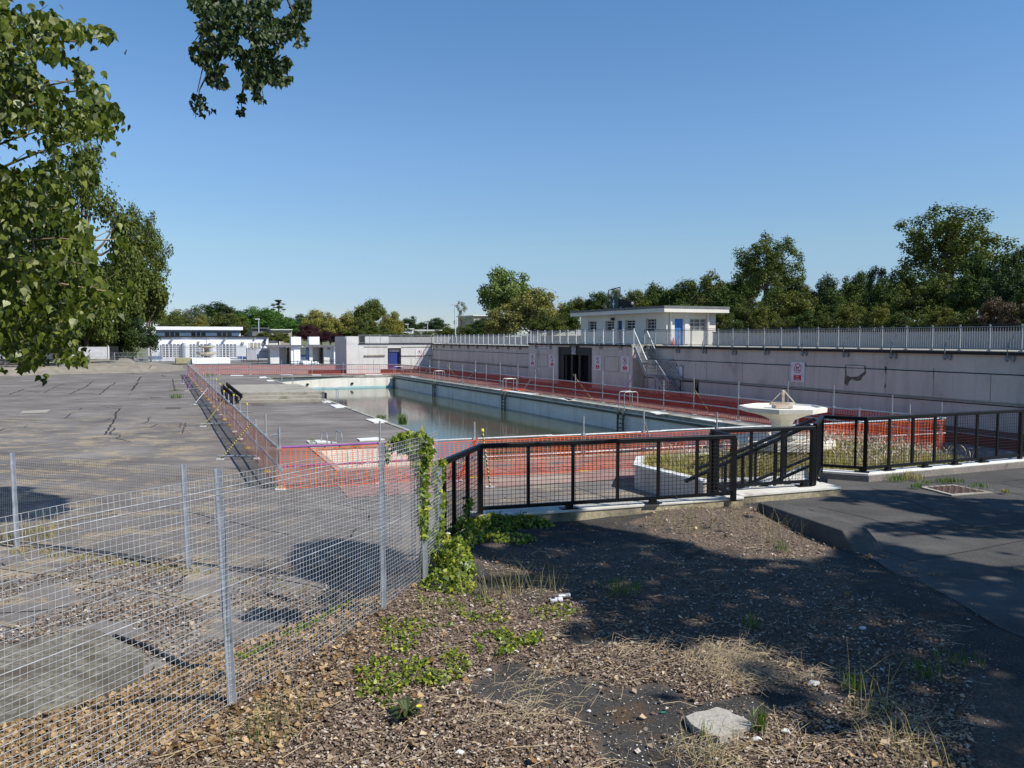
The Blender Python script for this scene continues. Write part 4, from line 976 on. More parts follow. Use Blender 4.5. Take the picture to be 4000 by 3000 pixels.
# hoarding
Yh = 100; o = thing('site_hoarding', 'plain pale grey hoarding on the upper bank at the far left', 'hoarding', (PY(200, 1400, Yh).x, Yh, 1.3))
us = [-300, -120, 60, 180, 305, 428]
for a, b in zip(us, us[1:]): mb = MB(); fb(mb, a + .8, b - .8, 1355, 1402, Yh, .08); mb.build('panel', M('hoarding_grey', (.58, .57, .58), None, 2, .7) if a == -300 else bpy.data.materials['hoarding_grey'], o)
mb = MB(); fb(mb, 421, 424, 1350, 1403, Yh - .1, .1); mb.build('end_post', m_white, o)
# mid chain link fence on the bank
o = thing('chain_link_fence', 'low chain link fence on concrete posts along the left bank', 'fence', (PY(300, 1425, 94).x, 94, .75))
px = [(-180, 1433), (23, 1431), (135, 1430), (250, 1428), (352.5, 1427), (449, 1426), (540, 1424), (624, 1422)]
pts = [G(u, v, .75) for u, v in px]
for p in pts: mb = MB(); mb.bar(p, p + UP * 1.5, .06, .06); mb.build('post', m_galv, o)
m_mesh_far = M('fine_mesh_wire', (.35, .38, .38), None, 3, .6)
mb = MB()
for a, b in zip(pts, pts[1:]):
    for z in (.05, .5, 1.0, 1.45): mb.bar(a + UP * z, b + UP * z, .012, .012)
    n = int((b - a).length / .16)
    for i in range(n):
        p = a.lerp(b, i / n); q = a.lerp(b, min(1, (i + 7) / n)); mb.tube(p + UP * .05, q + UP * 1.45, .005, 3, cap=False)
        if i > 7: q = a.lerp(b, (i - 7) / n); mb.tube(p + UP * .05, q + UP * 1.45, .005, 3, cap=False)
mb.build('mesh_infill', m_mesh_far, o); mb = MB(); mb.bar(pts[-1] + UP * 1.2, G(590, 1426, .75), .05, .05); mb.build('brace', m_galv, o)

# fountains
def fountain(c, sc, lab, planterwall):
    m_fount = globals()['m_fount'] if planterwall else M('fountain_stone', (.44, .40, .31), (.34, .31, .24), 3, .8)
    f = thing('fountain', lab, 'fountain', c); c = Vector(c)
    r = R_(22.5)
    mb = MB(); mb.lathe(c, [(.34, .45), (.33, .95), (.30, 1.05), (.30, 1.45), (.37, 1.58), (.66, 1.70), (1.04, 1.79), (1.18, 1.82), (1.24, 1.83), (1.25, 1.96), (1.12, 1.98), (1.08, 1.93), (.2, 1.90)], 8, r); mb.build('upper_bowl', m_fount, f)
    mb = MB(); mb.lathe(c, [(.6, .40), (1.2, .68), (1.46, .78), (1.5, .80), (1.5, 1.02), (1.36, 1.04), (1.3, .97), (.36, .95)], 8, r); mb.build('lower_bowl', m_fount, f)
    mb = MB(); mb.lathe(c, [(.46, 0), (.42, .41)], 8, r); mb.build('pedestal', m_fount, f)
    if planterwall:
        mb = MB(); z = 1.935
        mb.box(c + UP * (z + .03), .5, .4, .09); mb.box(c + UP * (z + .11), .72, .14, .07); mb.box(c + Vector((.02, 0, z + .32)), .07, .07, .38)
        mb.bar(c + Vector((.02, 0, z + .50)), c + Vector((-.34, 0, z + .14)), .018, .018); mb.bar(c + Vector((.04, 0, z + .50)), c + Vector((.36, 0, z + .14)), .03, .03); mb.build('jet_stand', m_fount2, f)
    else:
        mb = MB(); mb.tube(c + UP * 1.9, c + UP * 3.2, .04, 6); mb.bar(c + Vector((-.5, 0, 2.9)), c + Vector((.5, 0, 2.9)), .03, .03); mb.bar(c + Vector((-.4, 0, 3.15)), c + Vector((.4, 0, 3.15)), .03, .03); mb.build('jet_stand', m_greymetal, f)
    return f
m_fount = M('fountain_paint', (.78, .75, .66), (.70, .66, .56), 2.5, .7, fine=.15, dirt=(.30, .25, .18), dscale=3.0, dlo=.60, dhi=.74)
m_fount2 = M('flaking_paint', (.66, .60, .50), (.35, .25, .17), 5, .8)
# ================= FOUNTAINS, PLANTERS, STEPS =================
fountain((8.0, 23.5, 0), 1, 'two tiered octagonal cream fountain standing in the tall dry grass bed', True)
ff = fountain(((794 - 2000) / F * 121, 122.5, .72), 1, 'distant two tiered fountain in front of the long white building', False)
mb = MB(); YF = 120
fb(mb, 750, 899, 1399, 1421, YF, 5); mb2 = MB(); fb(mb2, 687, 751, 1400, 1420, YF + .4, 4.6)
o = thing('fountain_plinth', 'white and mossy low walled plinth under the distant fountain', 'plinth', ((794 - 2000) / F * 121, 120, 0))
mb.build('white_wall', m_bwhite, o); mb2.build('mossy_wall', M('mossy_concrete', (.36, .36, .22), (.28, .27, .15), 2, .9), o)
PL = [Vector(p) for p in ((3.25, 20.95, 0), (4.5, 18.55, 0), (6.9, 19.1, 0), (7.9, 18.4, 0), (12.25, 20.3, 0), (11.4, 22.9, 0), (10.6, 24.7, 0), (3.55, 22.4, 0))]
plan = thing('grass_planter', 'raised white walled planter full of tall dry grass round the fountain', 'planter', (7, 21.5, 0))
a_in = offs(PL, -.22)
ar = sum(PL[i - 1].x * PL[i].y - PL[i].x * PL[i - 1].y for i in range(8)); a_in = offs(PL, -.22 * (1 if ar > 0 else -1))
mb = MB(); mb.prism([(p.x, p.y) for p in PL], 0, .58, [[(p.x, p.y) for p in a_in]]); mb.build('wall', m_wallgrey, plan)
a_o = offs(PL, .03 * (1 if ar > 0 else -1))
mb = MB(); mb.prism([(p.x, p.y) for p in a_o], .582, .64, [[(p.x, p.y) for p in a_in]]); mb.build('coping', m_slab, plan)
mb = MB(); mb.prism([(p.x, p.y) for p in a_in], None, .5); mb.build('soil', M('dry_soil', (.20, .17, .09), (.12, .10, .05), 3, .95), plan)
# steps from terrace to deck
stp = thing('stone_steps', 'short white edged flight of steps between the black railings', 'steps', (5, 16.6, 0))
nl = Vector((3.55, 15.75, 0)); nu = Vector((6.25, 16.35, 0)); fl_ = Vector((4.0, 17.15, 0)); fu = Vector((6.75, 18.0, 0))
for i in range(6):
    a = i / 6; b = 1.0; z = .94 * (i + 1) / 6 * .87
    mb = MB(); mb.prism([(p.x, p.y) for p in (nl.lerp(nu, a), nl.lerp(nu, 1), fl_.lerp(fu, 1), fl_.lerp(fu, a))], 0, z - i * .0005); mb.build('tread', m_slab if i % 1 == 0 else m_conc, stp)
mb = MB()
for A, B, off in ((nl, nu, -.18), (fl_, fu, .18)):
    n = Vector((-(B - A).y, (B - A).x, 0)).normalized() * off
    vs = []
    for p, z in ((A, .28), (B, 1.05)):
        vs += [p, p + n, p + n + UP * z, p + UP * z]
    mb.add(vs, [(0, 1, 2, 3), (4, 7, 6, 5), (0, 4, 5, 1), (1, 5, 6, 2), (2, 6, 7, 3), (3, 7, 4, 0)])
mb.build('cheek_wall', m_slab, stp)

# ================= LOW WALLS AT THE TERRACE EDGE =================
m_lowwall = M('stained_concrete', (.40, .34, .22), (.26, .22, .15), 1.6, .95, fine=.25, bmp=.5, dirt=(.12, .11, .08), dscale=1.2, dlo=.48, dhi=.62)
m_lowtop = M('worn_white_paint', (.68, .66, .60), (.55, .52, .45), 2.5, .85, dirt=(.32, .30, .25), dscale=2.2, dlo=.56, dhi=.68)
A1 = Vector((-.62, 13.28, 0)); B1 = Vector((4.35, 14.93, 0))
def lowwall(a, b, th, z0, z1, lab, base=0.0, endw=0):
    d = (b - a).normalized(); n = Vector((-d.y, d.x, 0)); o = thing('low_wall', lab, 'wall', a)
    mb = MB(); mb.prism([(p.x, p.y) for p in (a - n * base, b - n * base, b + n * th, a + n * th)], z0, z1 - .05); mb.build('wall', m_lowwall, o)
    mb = MB(); mb.prism([(p.x, p.y) for p in (a - n * (base + .02), b - n * (base + .02), b + n * (th + .02), a + n * (th + .02))], z1 - .049, z1); mb.build('painted_top', m_lowtop, o, bevel=.012)
    return o
lowwall(A1, B1, .34, 0, 1.0, 'low stained concrete wall with worn white top under the long black railing', .06)
C1 = G(2885, 1932, 1.0); C2_ = G(3284, 1900, 1.0)
lowwall(Vector((C1.x, C1.y, 0)), Vector((C2_.x, C2_.y, 0)), .5, 0, 1.0, 'short white topped concrete block in front of the steps', 0)
K1 = Vector((6.95, 17.85, 0)); K2 = Vector((7.85, 17.42, 0)); K3 = Vector((12.7, 19.45, 0)); K4 = Vector((17, 21.3, 0))
m_kerbface = M('cracked_kerb_render', (.26, .23, .20), (.19, .17, .15), 2.2, .95, fine=.2, bmp=.6, dirt=(.08, .075, .07), dscale=2.5, dlo=.58, dhi=.66)
kb = thing('railing_kerb', 'cracked concrete kerb with bright white top under the right hand railing', 'kerb', K2)
def off_line(pts, d):
    out = []
    for i, p in enumerate(pts):
        if i == 0: e = (pts[1] - p).normalized(); out.append(p + Vector((-e.y, e.x, 0)) * d)
        elif i == len(pts) - 1: e = (p - pts[i - 1]).normalized(); out.append(p + Vector((-e.y, e.x, 0)) * d)
        else:
            e1 = (p - pts[i - 1]).normalized(); e2 = (pts[i + 1] - p).normalized(); n1 = Vector((-e1.y, e1.x, 0)); n2 = Vector((-e2.y, e2.x, 0)); out.append(isect(p + n1 * d, e1, p + n2 * d, e2))
    return out
KL = [K1, K2, K3, K4]; ko = off_line(KL, .32); kf = off_line(KL, -.05)
mb = MB(); mb.prism([(p.x, p.y) for p in kf + ko[::-1]], 0, .955); mb.build('kerb_face', m_kerbface, kb)
ko2 = off_line(KL, .34); kf2 = off_line(KL, -.02)
mb = MB(); mb.prism([(p.x, p.y) for p in kf2 + ko2[::-1]], .956, 1.0); mb.build('painted_top', m_slab, kb, bevel=.015)
# wedge ended asphalt kerb
wk = [G(2961, 1945, 1.08), G(3290, 2062, 1.12)]; w0, w1 = wk; d = (w1 - w0).normalized(); d.z = 0; d.normalize(); n = Vector((-d.y, d.x, 0))
mb = MB(); wd = .42; e_ = w1 + d * .45
base0 = .7
def P3(p, z): return Vector((p.x, p.y, z))
vs = [P3(w0 - n * .08, base0), P3(w1 - n * .08, base0), P3(w1 - n * 0, 1.08), P3(w0, 1.0), P3(w0 + n * (wd + .25), base0), P3(w1 + n * (wd + .22), base0), P3(w1 + n * wd, 1.10), P3(w0 + n * wd, 1.02), P3(e_ - n * .02, base0), P3(e_ + n * (wd + .15), base0)]
mb.add(vs, [(0, 1, 2, 3), (3, 2, 6, 7), (7, 6, 5, 4), (1, 8, 2), (2, 8, 9, 6), (6, 9, 5), (0, 3, 7, 4)])
tag(mb.build('asphalt_kerb', m_terr, bevel=.03), 'dark asphalt coated kerb with a sloping wedge end on the terrace', 'kerb')
# manhole
mh = thing('manhole_cover', 'rusty chequered manhole cover in a concrete surround on the terrace', 'manhole cover', G(3720, 1912, .85))
mp = [G(3622, 1904, .85), G(3725, 1897, .85), G(3846, 1921, .85), G(3720, 1929, .85)]; mc = sum(mp, Vector()) / 4
mb = MB(); mb.prism([(mc.x + (p.x - mc.x) * 1.28, mc.y + (p.y - mc.y) * 1.28) for p in mp], .83, .852); mb.build('surround', m_conc, mh)
mb = MB(); mb.prism([(p.x, p.y) for p in mp], .84, .858)
for i in range(9):
    for j in range(9):
        p = mp[0].lerp(mp[1], (i + .5) / 9).lerp(mp[3].lerp(mp[2], (i + .5) / 9), (j + .5) / 9); s_ = 1 if (i + j) % 2 else -1; mb.box(P3(p, .862), .11, .022, .009, (mp[1] - mp[0]).normalized() * 1.0 if s_ > 0 else (mp[3] - mp[0]).normalized(), (mp[3] - mp[0]).normalized() if s_ > 0 else (mp[1] - mp[0]).normalized())
mb.build('cover', m_rust, mh)

# ================= BLACK MESH RAILINGS =================
def online(a, b, u):
    k = (u - 2000) / F; d = b - a; t = (k * a.y - a.x) / (d.x - k * d.y); return t
def mesh_rail(lab, a, b, zt, zb, us=(), ends=(True, True), feet=(), zt2=None, pw=.05, posts_down=.12, nobase=False):
    zt2 = zt if zt2 is None else zt2; o = thing('mesh_railing', lab, 'railing', Vector((a.x, a.y, zb)))
    d = b - a; L = d.length
    T = lambda t: zt + (zt2 - zt) * t
    Bz = lambda t: zb + (zt2 - zt) * t
    mb = MB(); mb.bar(P3(a - d.normalized() * .03, T(0) - .035), P3(b + d.normalized() * .03, T(1) - .04), .085, .08); mb.build('top_rail', m_black, o, bevel=.012)
    mb = MB(); mb.bar(P3(a, Bz(0) + .03), P3(b, Bz(1) + .03), .055, .06); mb.build('bottom_rail', m_black, o)
    ts = [online(a, b, u) for u in us] + ([0.0] if ends[0] else []) + ([1.0] if ends[1] else [])
    for t in ts:
        e = t in (0.0, 1.0); w = .085 if e else pw; p = a + d * t
        mb = MB(); mb.bar(P3(p, Bz(t) - (posts_down if e else -.06)), P3(p, T(t) - .07), w, w, up=d.normalized()); mb.build('post', m_black, o)
    mb = MB(); n = int(L / .078)
    for i in range(1, n):
        t = i / n; p = a + d * t; mb.bar(P3(p, Bz(t) + .05), P3(p, T(t) - .07), .006, .006, up=d.normalized())
    m = int((zt - zb) / .072)
    for j in range(1, m):
        z = j * .072 + .03; mb.bar(P3(a, Bz(0) + z), P3(b, Bz(1) + z), .006, .006)
    mb.build('mesh_infill', m_blackmatt, o)
    for u in feet:
        t = online(a, b, u); p = a + d * t; mb = MB(); mb.box(P3(p, Bz(t) - .02), .12, .1, .1, d.normalized(), Vector((-d.y, d.x, 0)).normalized()); mb.box(P3(p, 1.012), .3, .16, .02, d.normalized(), Vector((-d.y, d.x, 0)).normalized()); mb.build('foot', m_black, o)
    return o
RA = Vector((-.54, 13.38, 0)); RB = Vector((4.13, 14.72, 0))
mesh_rail('long black mesh railing on the low concrete wall in the foreground', RA, RB, 2.20, 1.07, (2064, 2240, 2416, 2576, 2728), feet=(2225, 2555))
mesh_rail('short black mesh railing panel running toward the ivy covered fence end', Vector((-1.02, 11.6, 0)), RA - Vector((.02, .06, 0)), 2.20, 1.0, (1772, 1825), ends=(True, False))
RC = Vector((3.88, 15.35, 0)); RD2 = Vector((6.08, 15.98, 0))
mesh_rail('short black return panel joining the two front railings', RC + Vector((.06, -.1, 0)), RB + Vector((-.04, .12, 0)), 2.2, 1.07, (), ends=(True, False))
mesh_rail('black mesh railing panel on the white topped block before the steps', RC, RD2, 2.22, 1.07, (2940, 3062), feet=(3150,))
mesh_rail('narrow black gate panel seen end on at the top of the steps', RD2 + Vector((.08, .12, 0)), Vector((6.98, 17.85, 0)), 2.25, 1.05, (), ends=(True, True))
G1 = Vector((7.02, 17.98, 0)); G2 = Vector((7.85, 17.58, 0)); G3 = Vector((12.55, 19.55, 0)); G4 = Vector((16.5, 21.25, 0))
mesh_rail('short angled black mesh railing right of the steps', G1, G2, 2.24, 1.07, (3350,), ends=(False, True), feet=(3378,))
mesh_rail('long black mesh railing on the white topped kerb at the right', G2, G3, 2.24, 1.07, (3482, 3573, 3660, 3742, 3825, 3906), ends=(False, True), feet=(3480, 3625, 3742, 3850))
mesh_rail('last black mesh railing panel running off to the far right', G3, G4, 2.24, 1.07, (4080, 4160), ends=(False, True))
# stair handrails
for A, B, zA, zB, lab, us in ((Vector((3.43, 15.62, 0)), Vector((6.12, 16.3, 0)), 1.16, 2.2, 'near black handrail sloping down the steps', (2774, 2840, 2908, 3035)), (Vector((4.05, 17.3, 0)), Vector((6.9, 18.1, 0)), 1.12, 2.14, 'far black handrail sloping down the steps', (2958, 3075))):
    o = thing('stair_handrail', lab, 'handrail', A); mb = MB(); mb.bar(P3(A, zA), P3(B, zB), .07, .06); mb.build('top_rail', m_black, o)
    mb = MB(); S_ = A.lerp(B, .30); mb.bar(P3(S_, zA + (zB - zA) * .3 - .82), P3(B, zB - .85), .05, .05); mb.build('bottom_rail', m_black, o)
    for u in us:
        t = online(A, B, u); p = A.lerp(B, t); z = zA + (zB - zA) * t; mb = MB(); mb.bar(P3(p, max(.1, z - 1.0)), P3(p, z - .02), .055, .055); mb.build('post', m_black, o)
    mb = MB()
    n = 30
    for i in range(1, n):
        t = .12 + .88 * i / n; p = A.lerp(B, t); z = zA + (zB - zA) * t; j = .02 * noise.noise(Vector((i, zA, 0))); mb.bar(P3(p, z - .84), P3(p + Vector((j, 0, 0)), z), .006, .006)
    for k in range(1, 11):
        mb.path([P3(A.lerp(B, .12 + .88 * i / 8), zA + (zB - zA) * (.12 + .88 * i / 8) - k * .075 + .015 * noise.noise(Vector((i * .9, k, 0)))) for i in range(9)], .0035, 4)
    mb.build('mesh_infill', m_blackmatt, o)

# ================= WIRE MESH FENCES =================
def wirefence(lab, pts, zb, zt, cell, r, mat, posts, bow=.02, seed=0, thick=()):
    """pts ground pts; zb, zt functions of arc fraction"""
    o = thing('wire_mesh_fence', lab, 'fence', (pts[0].x, pts[0].y, zb(0)))
    L = [0]
    for a, b in zip(pts, pts[1:]): L.append(L[-1] + (b - a).length)
    def at(s):
        s = max(0, min(L[-1], s))
        for i in range(len(pts) - 1):
            if s <= L[i + 1] + 1e-6: return pts[i].lerp(pts[i + 1], (s - L[i]) / (L[i + 1] - L[i]))
        return pts[-1]
    def nrm(s):
        d = at(s + .05) - at(s - .05); d.normalize(); return Vector((-d.y, d.x, 0))
    def pos(s, z):
        q = noise.noise(Vector((s * .55 + seed, z * .8, 0))) * bow * 2
        dz = noise.noise(Vector((s * .8, z * 1.1 + 7, seed))) * .018
        p = at(s) + nrm(s) * q; return Vector((p.x, p.y, z + dz))
    mb = MB(); n = int(L[-1] / cell)
    for i in range(n + 1):
        s = i * cell; f = s / L[-1]; z0 = zb(f); z1 = zt(f); m = 7
        mb.path([pos(s, z0 + (z1 - z0) * k / m) for k in range(m + 1)], r, 4, False)
    rows = int((zt(.5) - zb(.5)) / cell)
    for j in range(rows + 1):
        N = max(6, int(L[-1] / .3)); P = []
        for k in range(N + 1):
            f = k / N; z = zb(f) + (zt(f) - zb(f)) * j / rows; P.append(pos(L[-1] * f, z))
        mb.path(P, r * (2.0 if j in thick else 1.0), 4, False)
    mb.build('mesh', mat, o)
    for (p, z0, z1, w, lean, dk) in posts:
        mb = MB(); q = Vector(p); mb.bar(P3(q, z0), P3(q + Vector((lean, 0, 0)), z1), w, .012); mb.bar(P3(q + Vector((w / 2 - .006, .02, 0)), z0), P3(q + Vector((w / 2 - .006 + lean, .02, 0)), z1), .010, .05)
        mb.build('post', dk, o)
    return o
fp = [Vector(p) for p in ((-4.3, 2.2, 0), (-3.12, 4.85, 0), (-2.42, 6.52, 0), (-1.50, 8.93, 0), (-1.17, 10.1, 0), (-1.02, 10.9, 0))]
def interpf(ps): return lambda f: interp(ps, f)
m_post = M('galvanised_post', (.42, .46, .52), (.30, .33, .38), 7, .5, .3, dirt=(.14, .13, .13), dscale=3, dlo=.6, dhi=.7)
wirefence('tall galvanised wire mesh fence across the left foreground', fp, interpf([(0, .86), (1, .84)]), interpf([(0, 2.96), (.3, 2.90), (.5, 2.86), (.78, 2.76), (1, 2.72)]), .05, .0021, m_wire,
          [((-2.39, 6.60, 0), .7, 2.9, .064, -.09, m_post), ((-1.50, 9.02, 0), .7, 2.80, .06, -.01, m_post), ((-1.15, 10.2, 0), .7, 2.85, .07, -.02, m_galv), ((-1.02, 10.95, 0), .6, 2.2, .06, 0, m_galv), ((-3.9, 3.2, 0), .7, 3.0, .075, -.03, m_post)], .03, 1, (37, 38, 21))
gp = [Vector(p) for p in ((-19, 18.6, 0), (-9.45, 15.2, 0), (-5.62, 13.82, 0), (-1.75, 12.45, 0))]
pa, pb2 = G(63, 2140), G(732, 2224)
wirefence('darker wire mesh fence standing lower down on the pool deck', gp, lambda f: .03, lambda f: 1.76, .052, .002, m_wiredull,
          [((pa.x, pa.y, 0), 0, 1.82, .075, -.03, m_post), ((pb2.x, pb2.y, 0), 0, 1.82, .075, -.05, m_post), ((-14.3, 17.0, 0), 0, 1.82, .075, 0, m_post)], .03, 5)
# lacing wire coils beside the ivy post
mb = MB()
for k in range(60): z = .85 + k * .033; mb.bar(Vector((-1.31, 10.25, z)), Vector((-1.27 + .02 * (k % 2), 10.24, z + .02)), .008, .008)
mb.tube((-1.30, 10.25, .85), (-1.32, 10.25, 2.5), .004, 4); mb.tube((-1.26, 10.25, .85), (-1.27, 10.25, 2.5), .004, 4)
tag(mb.build('lacing_wire', m_wire), 'vertical run of twisted lacing wire on the mesh fence beside the ivy', 'wire')

# ================= SCAFFOLD BARRIERS =================
def net(o, a, b, z0, z1, mat, cw=.13, ch=.055, seed=0, wv=.022, wh=.012, amp=.05, off=0.0):
    d = (b - a); L = d.length; d = d.normalized(); n = Vector((-d.y, d.x, 0)); mb = MB(); N = int(L / cw); M_ = int((z1 - z0) / ch)
    def pos(s, t):
        sag = .06 * noise.noise(Vector((s * .35, seed, 2))) ; q = noise.noise(Vector((s * 1.1, t * 1.4, seed))) * amp + off + (1 - t) * .10 * noise.noise(Vector((s * .4, 9, seed)))
        zt_ = z1 - .03 * abs(math.sin(s * 1.2)) ; zb_ = z0 + .05 * noise.noise(Vector((s * .9, 4, seed)))
        sh = .05 * noise.noise(Vector((s * .5, t * 2, seed + 3)))
        return a + d * (s + sh) + n * q + UP * (zb_ + (zt_ - zb_) * t)
    K = 7
    for i in range(N + 1):
        s = i * cw; P = [pos(s, k / K) for k in range(K + 1)]; h = d * wv / 2
        base = len(mb.v)
        for p in P: mb.v += [tuple(p - h), tuple(p + h)]
        for k in range(K): mb.f.append((base + 2 * k, base + 2 * k + 1, base + 2 * k + 3, base + 2 * k + 2)); mb.mi.append(0)
    H = int(L / .4)
    for j in range(M_ + 1):
        t = j / M_; base = len(mb.v); h = UP * wh / 2 * (2.2 if j in (0, M_) else 1)
        for i in range(H + 1):
            p = pos(L * i / H, t) + n * .002; mb.v += [tuple(p - h), tuple(p + h)]
        for i in range(H): mb.f.append((base + 2 * i, base + 2 * i + 2, base + 2 * i + 3, base + 2 * i + 1)); mb.mi.append(0)
    return mb.build('netting', mat, o)
def barrier(lab, a, b, us=None, step=None, zt=1.10, zm=.58, heights=(1.55, 1.9), matnet=m_net, caps=0.0, purple=(), off=.05, seed=0, **kw):
    o = thing('scaffold_barrier', lab, 'barrier', a); d = (b - a); L = d.length; dn = d.normalized(); n = Vector((-dn.y, dn.x, 0))
    ts = sorted(online(a, b, u) for u in us) if us else [i * step / L for i in range(int(L / step) + 1)]
    rr = random.Random(seed)
    for t in ts[:100]:
        p = a + d * t; h = rr.uniform(*heights); mb = MB(); mb.tube(p, p + UP * h, .026, 8); q = mb.build('post', m_galv, o)
        mb = MB(); mb.box(p + UP * .012, .28, .2, .024, dn, n); mb.build('base_pad', m_slab if rr.random() < .7 else m_yellow, q)
        if rr.random() < caps: mb = MB(); mb.tube(p + UP * (h - .02), p + UP * (h + .05), .04, 8); mb.build('cap', m_yellow, q)
        mb = MB(); mb.box(p + UP * zt, .09, .11, .08, dn, n); mb.box(p + UP * zm, .09, .11, .08, dn, n); mb.build('coupler', m_galv, q)
    for z in (zt, zm):
        k = max(1, int(L / 3.6)); 
        for i in range(k):
            p = a.lerp(b, i / k) + n * .045; q = a.lerp(b, (i + 1) / k) + n * .045; dz = rr.uniform(-.015, .015)
            mb = MB(); mb.tube(P3(p, z + dz), P3(q + dn * .15, z + dz), .029, 8); mb.build('rail', m_purple if i in purple else m_galv, o)
    net(o, a, b, .03, zt - .02, matnet, seed=seed, off=off, **kw)
    return o
BN0 = Vector((-6.12, 20.8, 0)); BN1 = Vector((15.4, 28.3, 0)); BL1 = G(735, 1464); BR0 = Vector((-12.2, 86.0, 0))
near_b = barrier('near scaffold barrier with bright orange netting across the end of the pool', BN0, BN1, us=(1086, 1481, 1852, 2281, 2517, 2804, 3120, 3362, 3560, 3684), heights=(1.6, 1.8), purple=(0,), off=-.06, seed=3, cw=.135, wv=.018, wh=.009)
left_b = barrier('long left scaffold barrier with red netting and striped braces', BN0 + Vector((-.1, .3, 0)), BL1, step=2.75, heights=(1.3, 1.75), caps=.22, matnet=m_net, off=.06, seed=5, cw=.115, wv=.033, wh=.014)
far_b = barrier('far scaffold barrier behind the end of the pool', BL1, BR0, step=3.3, heights=(1.25, 1.9), matnet=m_netred, off=.05, seed=7, cw=.2, ch=.09, wv=.02, wh=.012)
right_b = barrier('right scaffold barrier with dark red netting along the far side of the pool', BN1 + Vector((.1, .2, 0)), BR0, us=(1606, 1639, 1679, 1714, 1755, 1807, 1857, 1899, 1954, 2023, 2091, 2161, 2248, 2355, 2461, 2594, 2712, 2887, 3080, 3260, 3490), heights=(1.55, 2.1), matnet=m_netred, off=-.10, seed=9, cw=.12, ch=.055, wv=.036, wh=.020)
# braces
def brace(o, foot, top, mat, cap=False, r=.025):
    mb = MB(); mb.tube(foot, top, r, 8); q = mb.build('brace', mat, o)
    if cap: dd = (top - foot).normalized(); mb = MB(); mb.tube(top - dd * .03, top + dd * .05, .042, 8); mb.build('cap', m_yellow, q)
    mb = MB(); mb.box(foot + UP * .015, .24, .16, .03); mb.build('base_pad', m_slab, q)
def onb(a, b, u, z): p = a + (b - a) * online(a, b, u); return P3(p, z)
brace(near_b, G(1915, 1905), PY(1885, 1683, 21.9), m_haz, True); brace(near_b, G(1790, 1880), PY(1866, 1706, 22.4), m_netred)
brace(near_b, PY(2560, 1775, 24.6), PY(2518, 1652, 23.6), m_galv); mb = MB()
for (fu, fv, tu, z, mm) in ((118, 762, 217, 1.2, m_galv), (535, 795, 405, 1.45, m_haz), (580, 822, 712, 1.25, m_galv), (1207, 920, 1390, 1.75, m_galv), (1965, 990, 1765, 1.6, m_haz)):
    u, v = C3(fu, fv); p = G(u, v); tu_, _ = C3(tu, 0); top = onb(BN1, BR0, tu_ - 0, z); brace(right_b, p, top, mm)
for (fu, fv, tu, z, mm) in ((552, 1345, 755, 1.75, m_purple), (1595, 1440, 1420, 1.35, m_haz)):
    u, v = C4(fu, fv); p = G(u, v); tu_, _ = C4(tu, 0); brace(right_b, p, onb(BN1, BR0, tu_, z), mm)
C6 = lambda x, y: (500 + x * .2712, 1350 + y * .2712)
for (fx, fy, tx, z, mm) in ((1330, 1640, 1775, 1.15, m_haz), (1080, 1165, 1390, 1.12, m_haz), (950, 850, 1180, 1.12, m_galv), (845, 655, 985, 1.12, m_purple), (780, 550, 880, 1.1, m_purple)):
    u, v = C6(fx, fy); p = G(u, v); tu_ = C6(tx, 0)[0]; brace(left_b, p, onb(BN0, BL1, tu_, z), mm)
    q = onb(BN0, BL1, tu_ + 12, .12); mb = MB(); mb.tube(P3(p, .12) + Vector((-.1, 0, 0)), q, .025, 8); mb.build('ground_tube', m_galv, left_b)
# short outrigger tubes near the corner
for (x0_, y0_, x1_, y1_, zz) in ((2060, 1300, 2212, 1275, .6), (1610, 960, 1785, 955, .6), (2050, 1445, 2180, 1440, 1.1)):
    u, v = C6(x0_, y0_); Yd = onb(BN0, BL1, u, 0).y; a = PY(u, v, Yd); u, v = C6(x1_, y1_); b = PY(u, v, Yd); mb = MB(); mb.tube(a, b, .025, 8); mb.build('outrigger_tube', m_galv, left_b)

# ================= POOL LADDERS =================
def ladder(p, al, inn, lab, hoops_only=False, H=.92, D=.75):
    o = thing('pool_ladder', lab, 'ladder', p, 'ladders round the pool edge'); W2 = .27
    for s in (-1, 1):
        q = p + al * (W2 * s); P = [q - inn * .12 + UP * (-.6 if not hoops_only else .0), q - inn * .12 + UP * (H - .14), q - inn * .09 + UP * (H - .04), q + UP * H, q + inn * (D - .12) + UP * H, q + inn * (D - .03) + UP * (H - .04), q + inn * D + UP * (H - .14), q + inn * D]
        mb = MB(); mb.path(P, .022, 8); mb.build('hoop_rail', m_galv, o)
    if not hoops_only:
        for s in (-1, 1): q = p + al * (W2 * s) - inn * .20; mb = MB(); mb.bar(q + UP * -.05, q + UP * -1.9, .06, .10); mb.build('stile', m_gutter, o)
        for k in range(7): z = -.35 - k * .25; mb = MB(); q = p - inn * .20 + UP * z; mb.bar(q - al * (W2 + .08), q + al * (W2 + .08), .08, .05); mb.build('rung', m_gutter, o)
    return o
e_r = (POOL[4], POOL[5])
def edge_at(a, b, u): t = online(a, b, u); p = a + (b - a) * t; return Vector((p.x, p.y, .035))
for u, lab in ((2437, 'pool ladder on the right edge nearest the camera'), (1976, 'pool ladder second nearest on the right edge'), (1702, 'pool ladder third along the right edge, toward the far end'), (1545, 'pool ladder in the far right corner of the pool')):
    ladder(edge_at(*e_r, u) , -dirL, RD, lab)
ladder(edge_at(POOL[0], POOL[1], 1308), LD, -RD, 'pool ladder hoops on the left edge beside the raised platform', True)
ladder(edge_at(POOL[0], POOL[1], 1136), LD, -RD, 'far pool ladder hoops at the back of the raised platform', True)
ladder(edge_at(POOL[2], POOL[1], 1300), NE, LD, 'low grey ladder hoops behind the near orange netting', True, .40, .95)
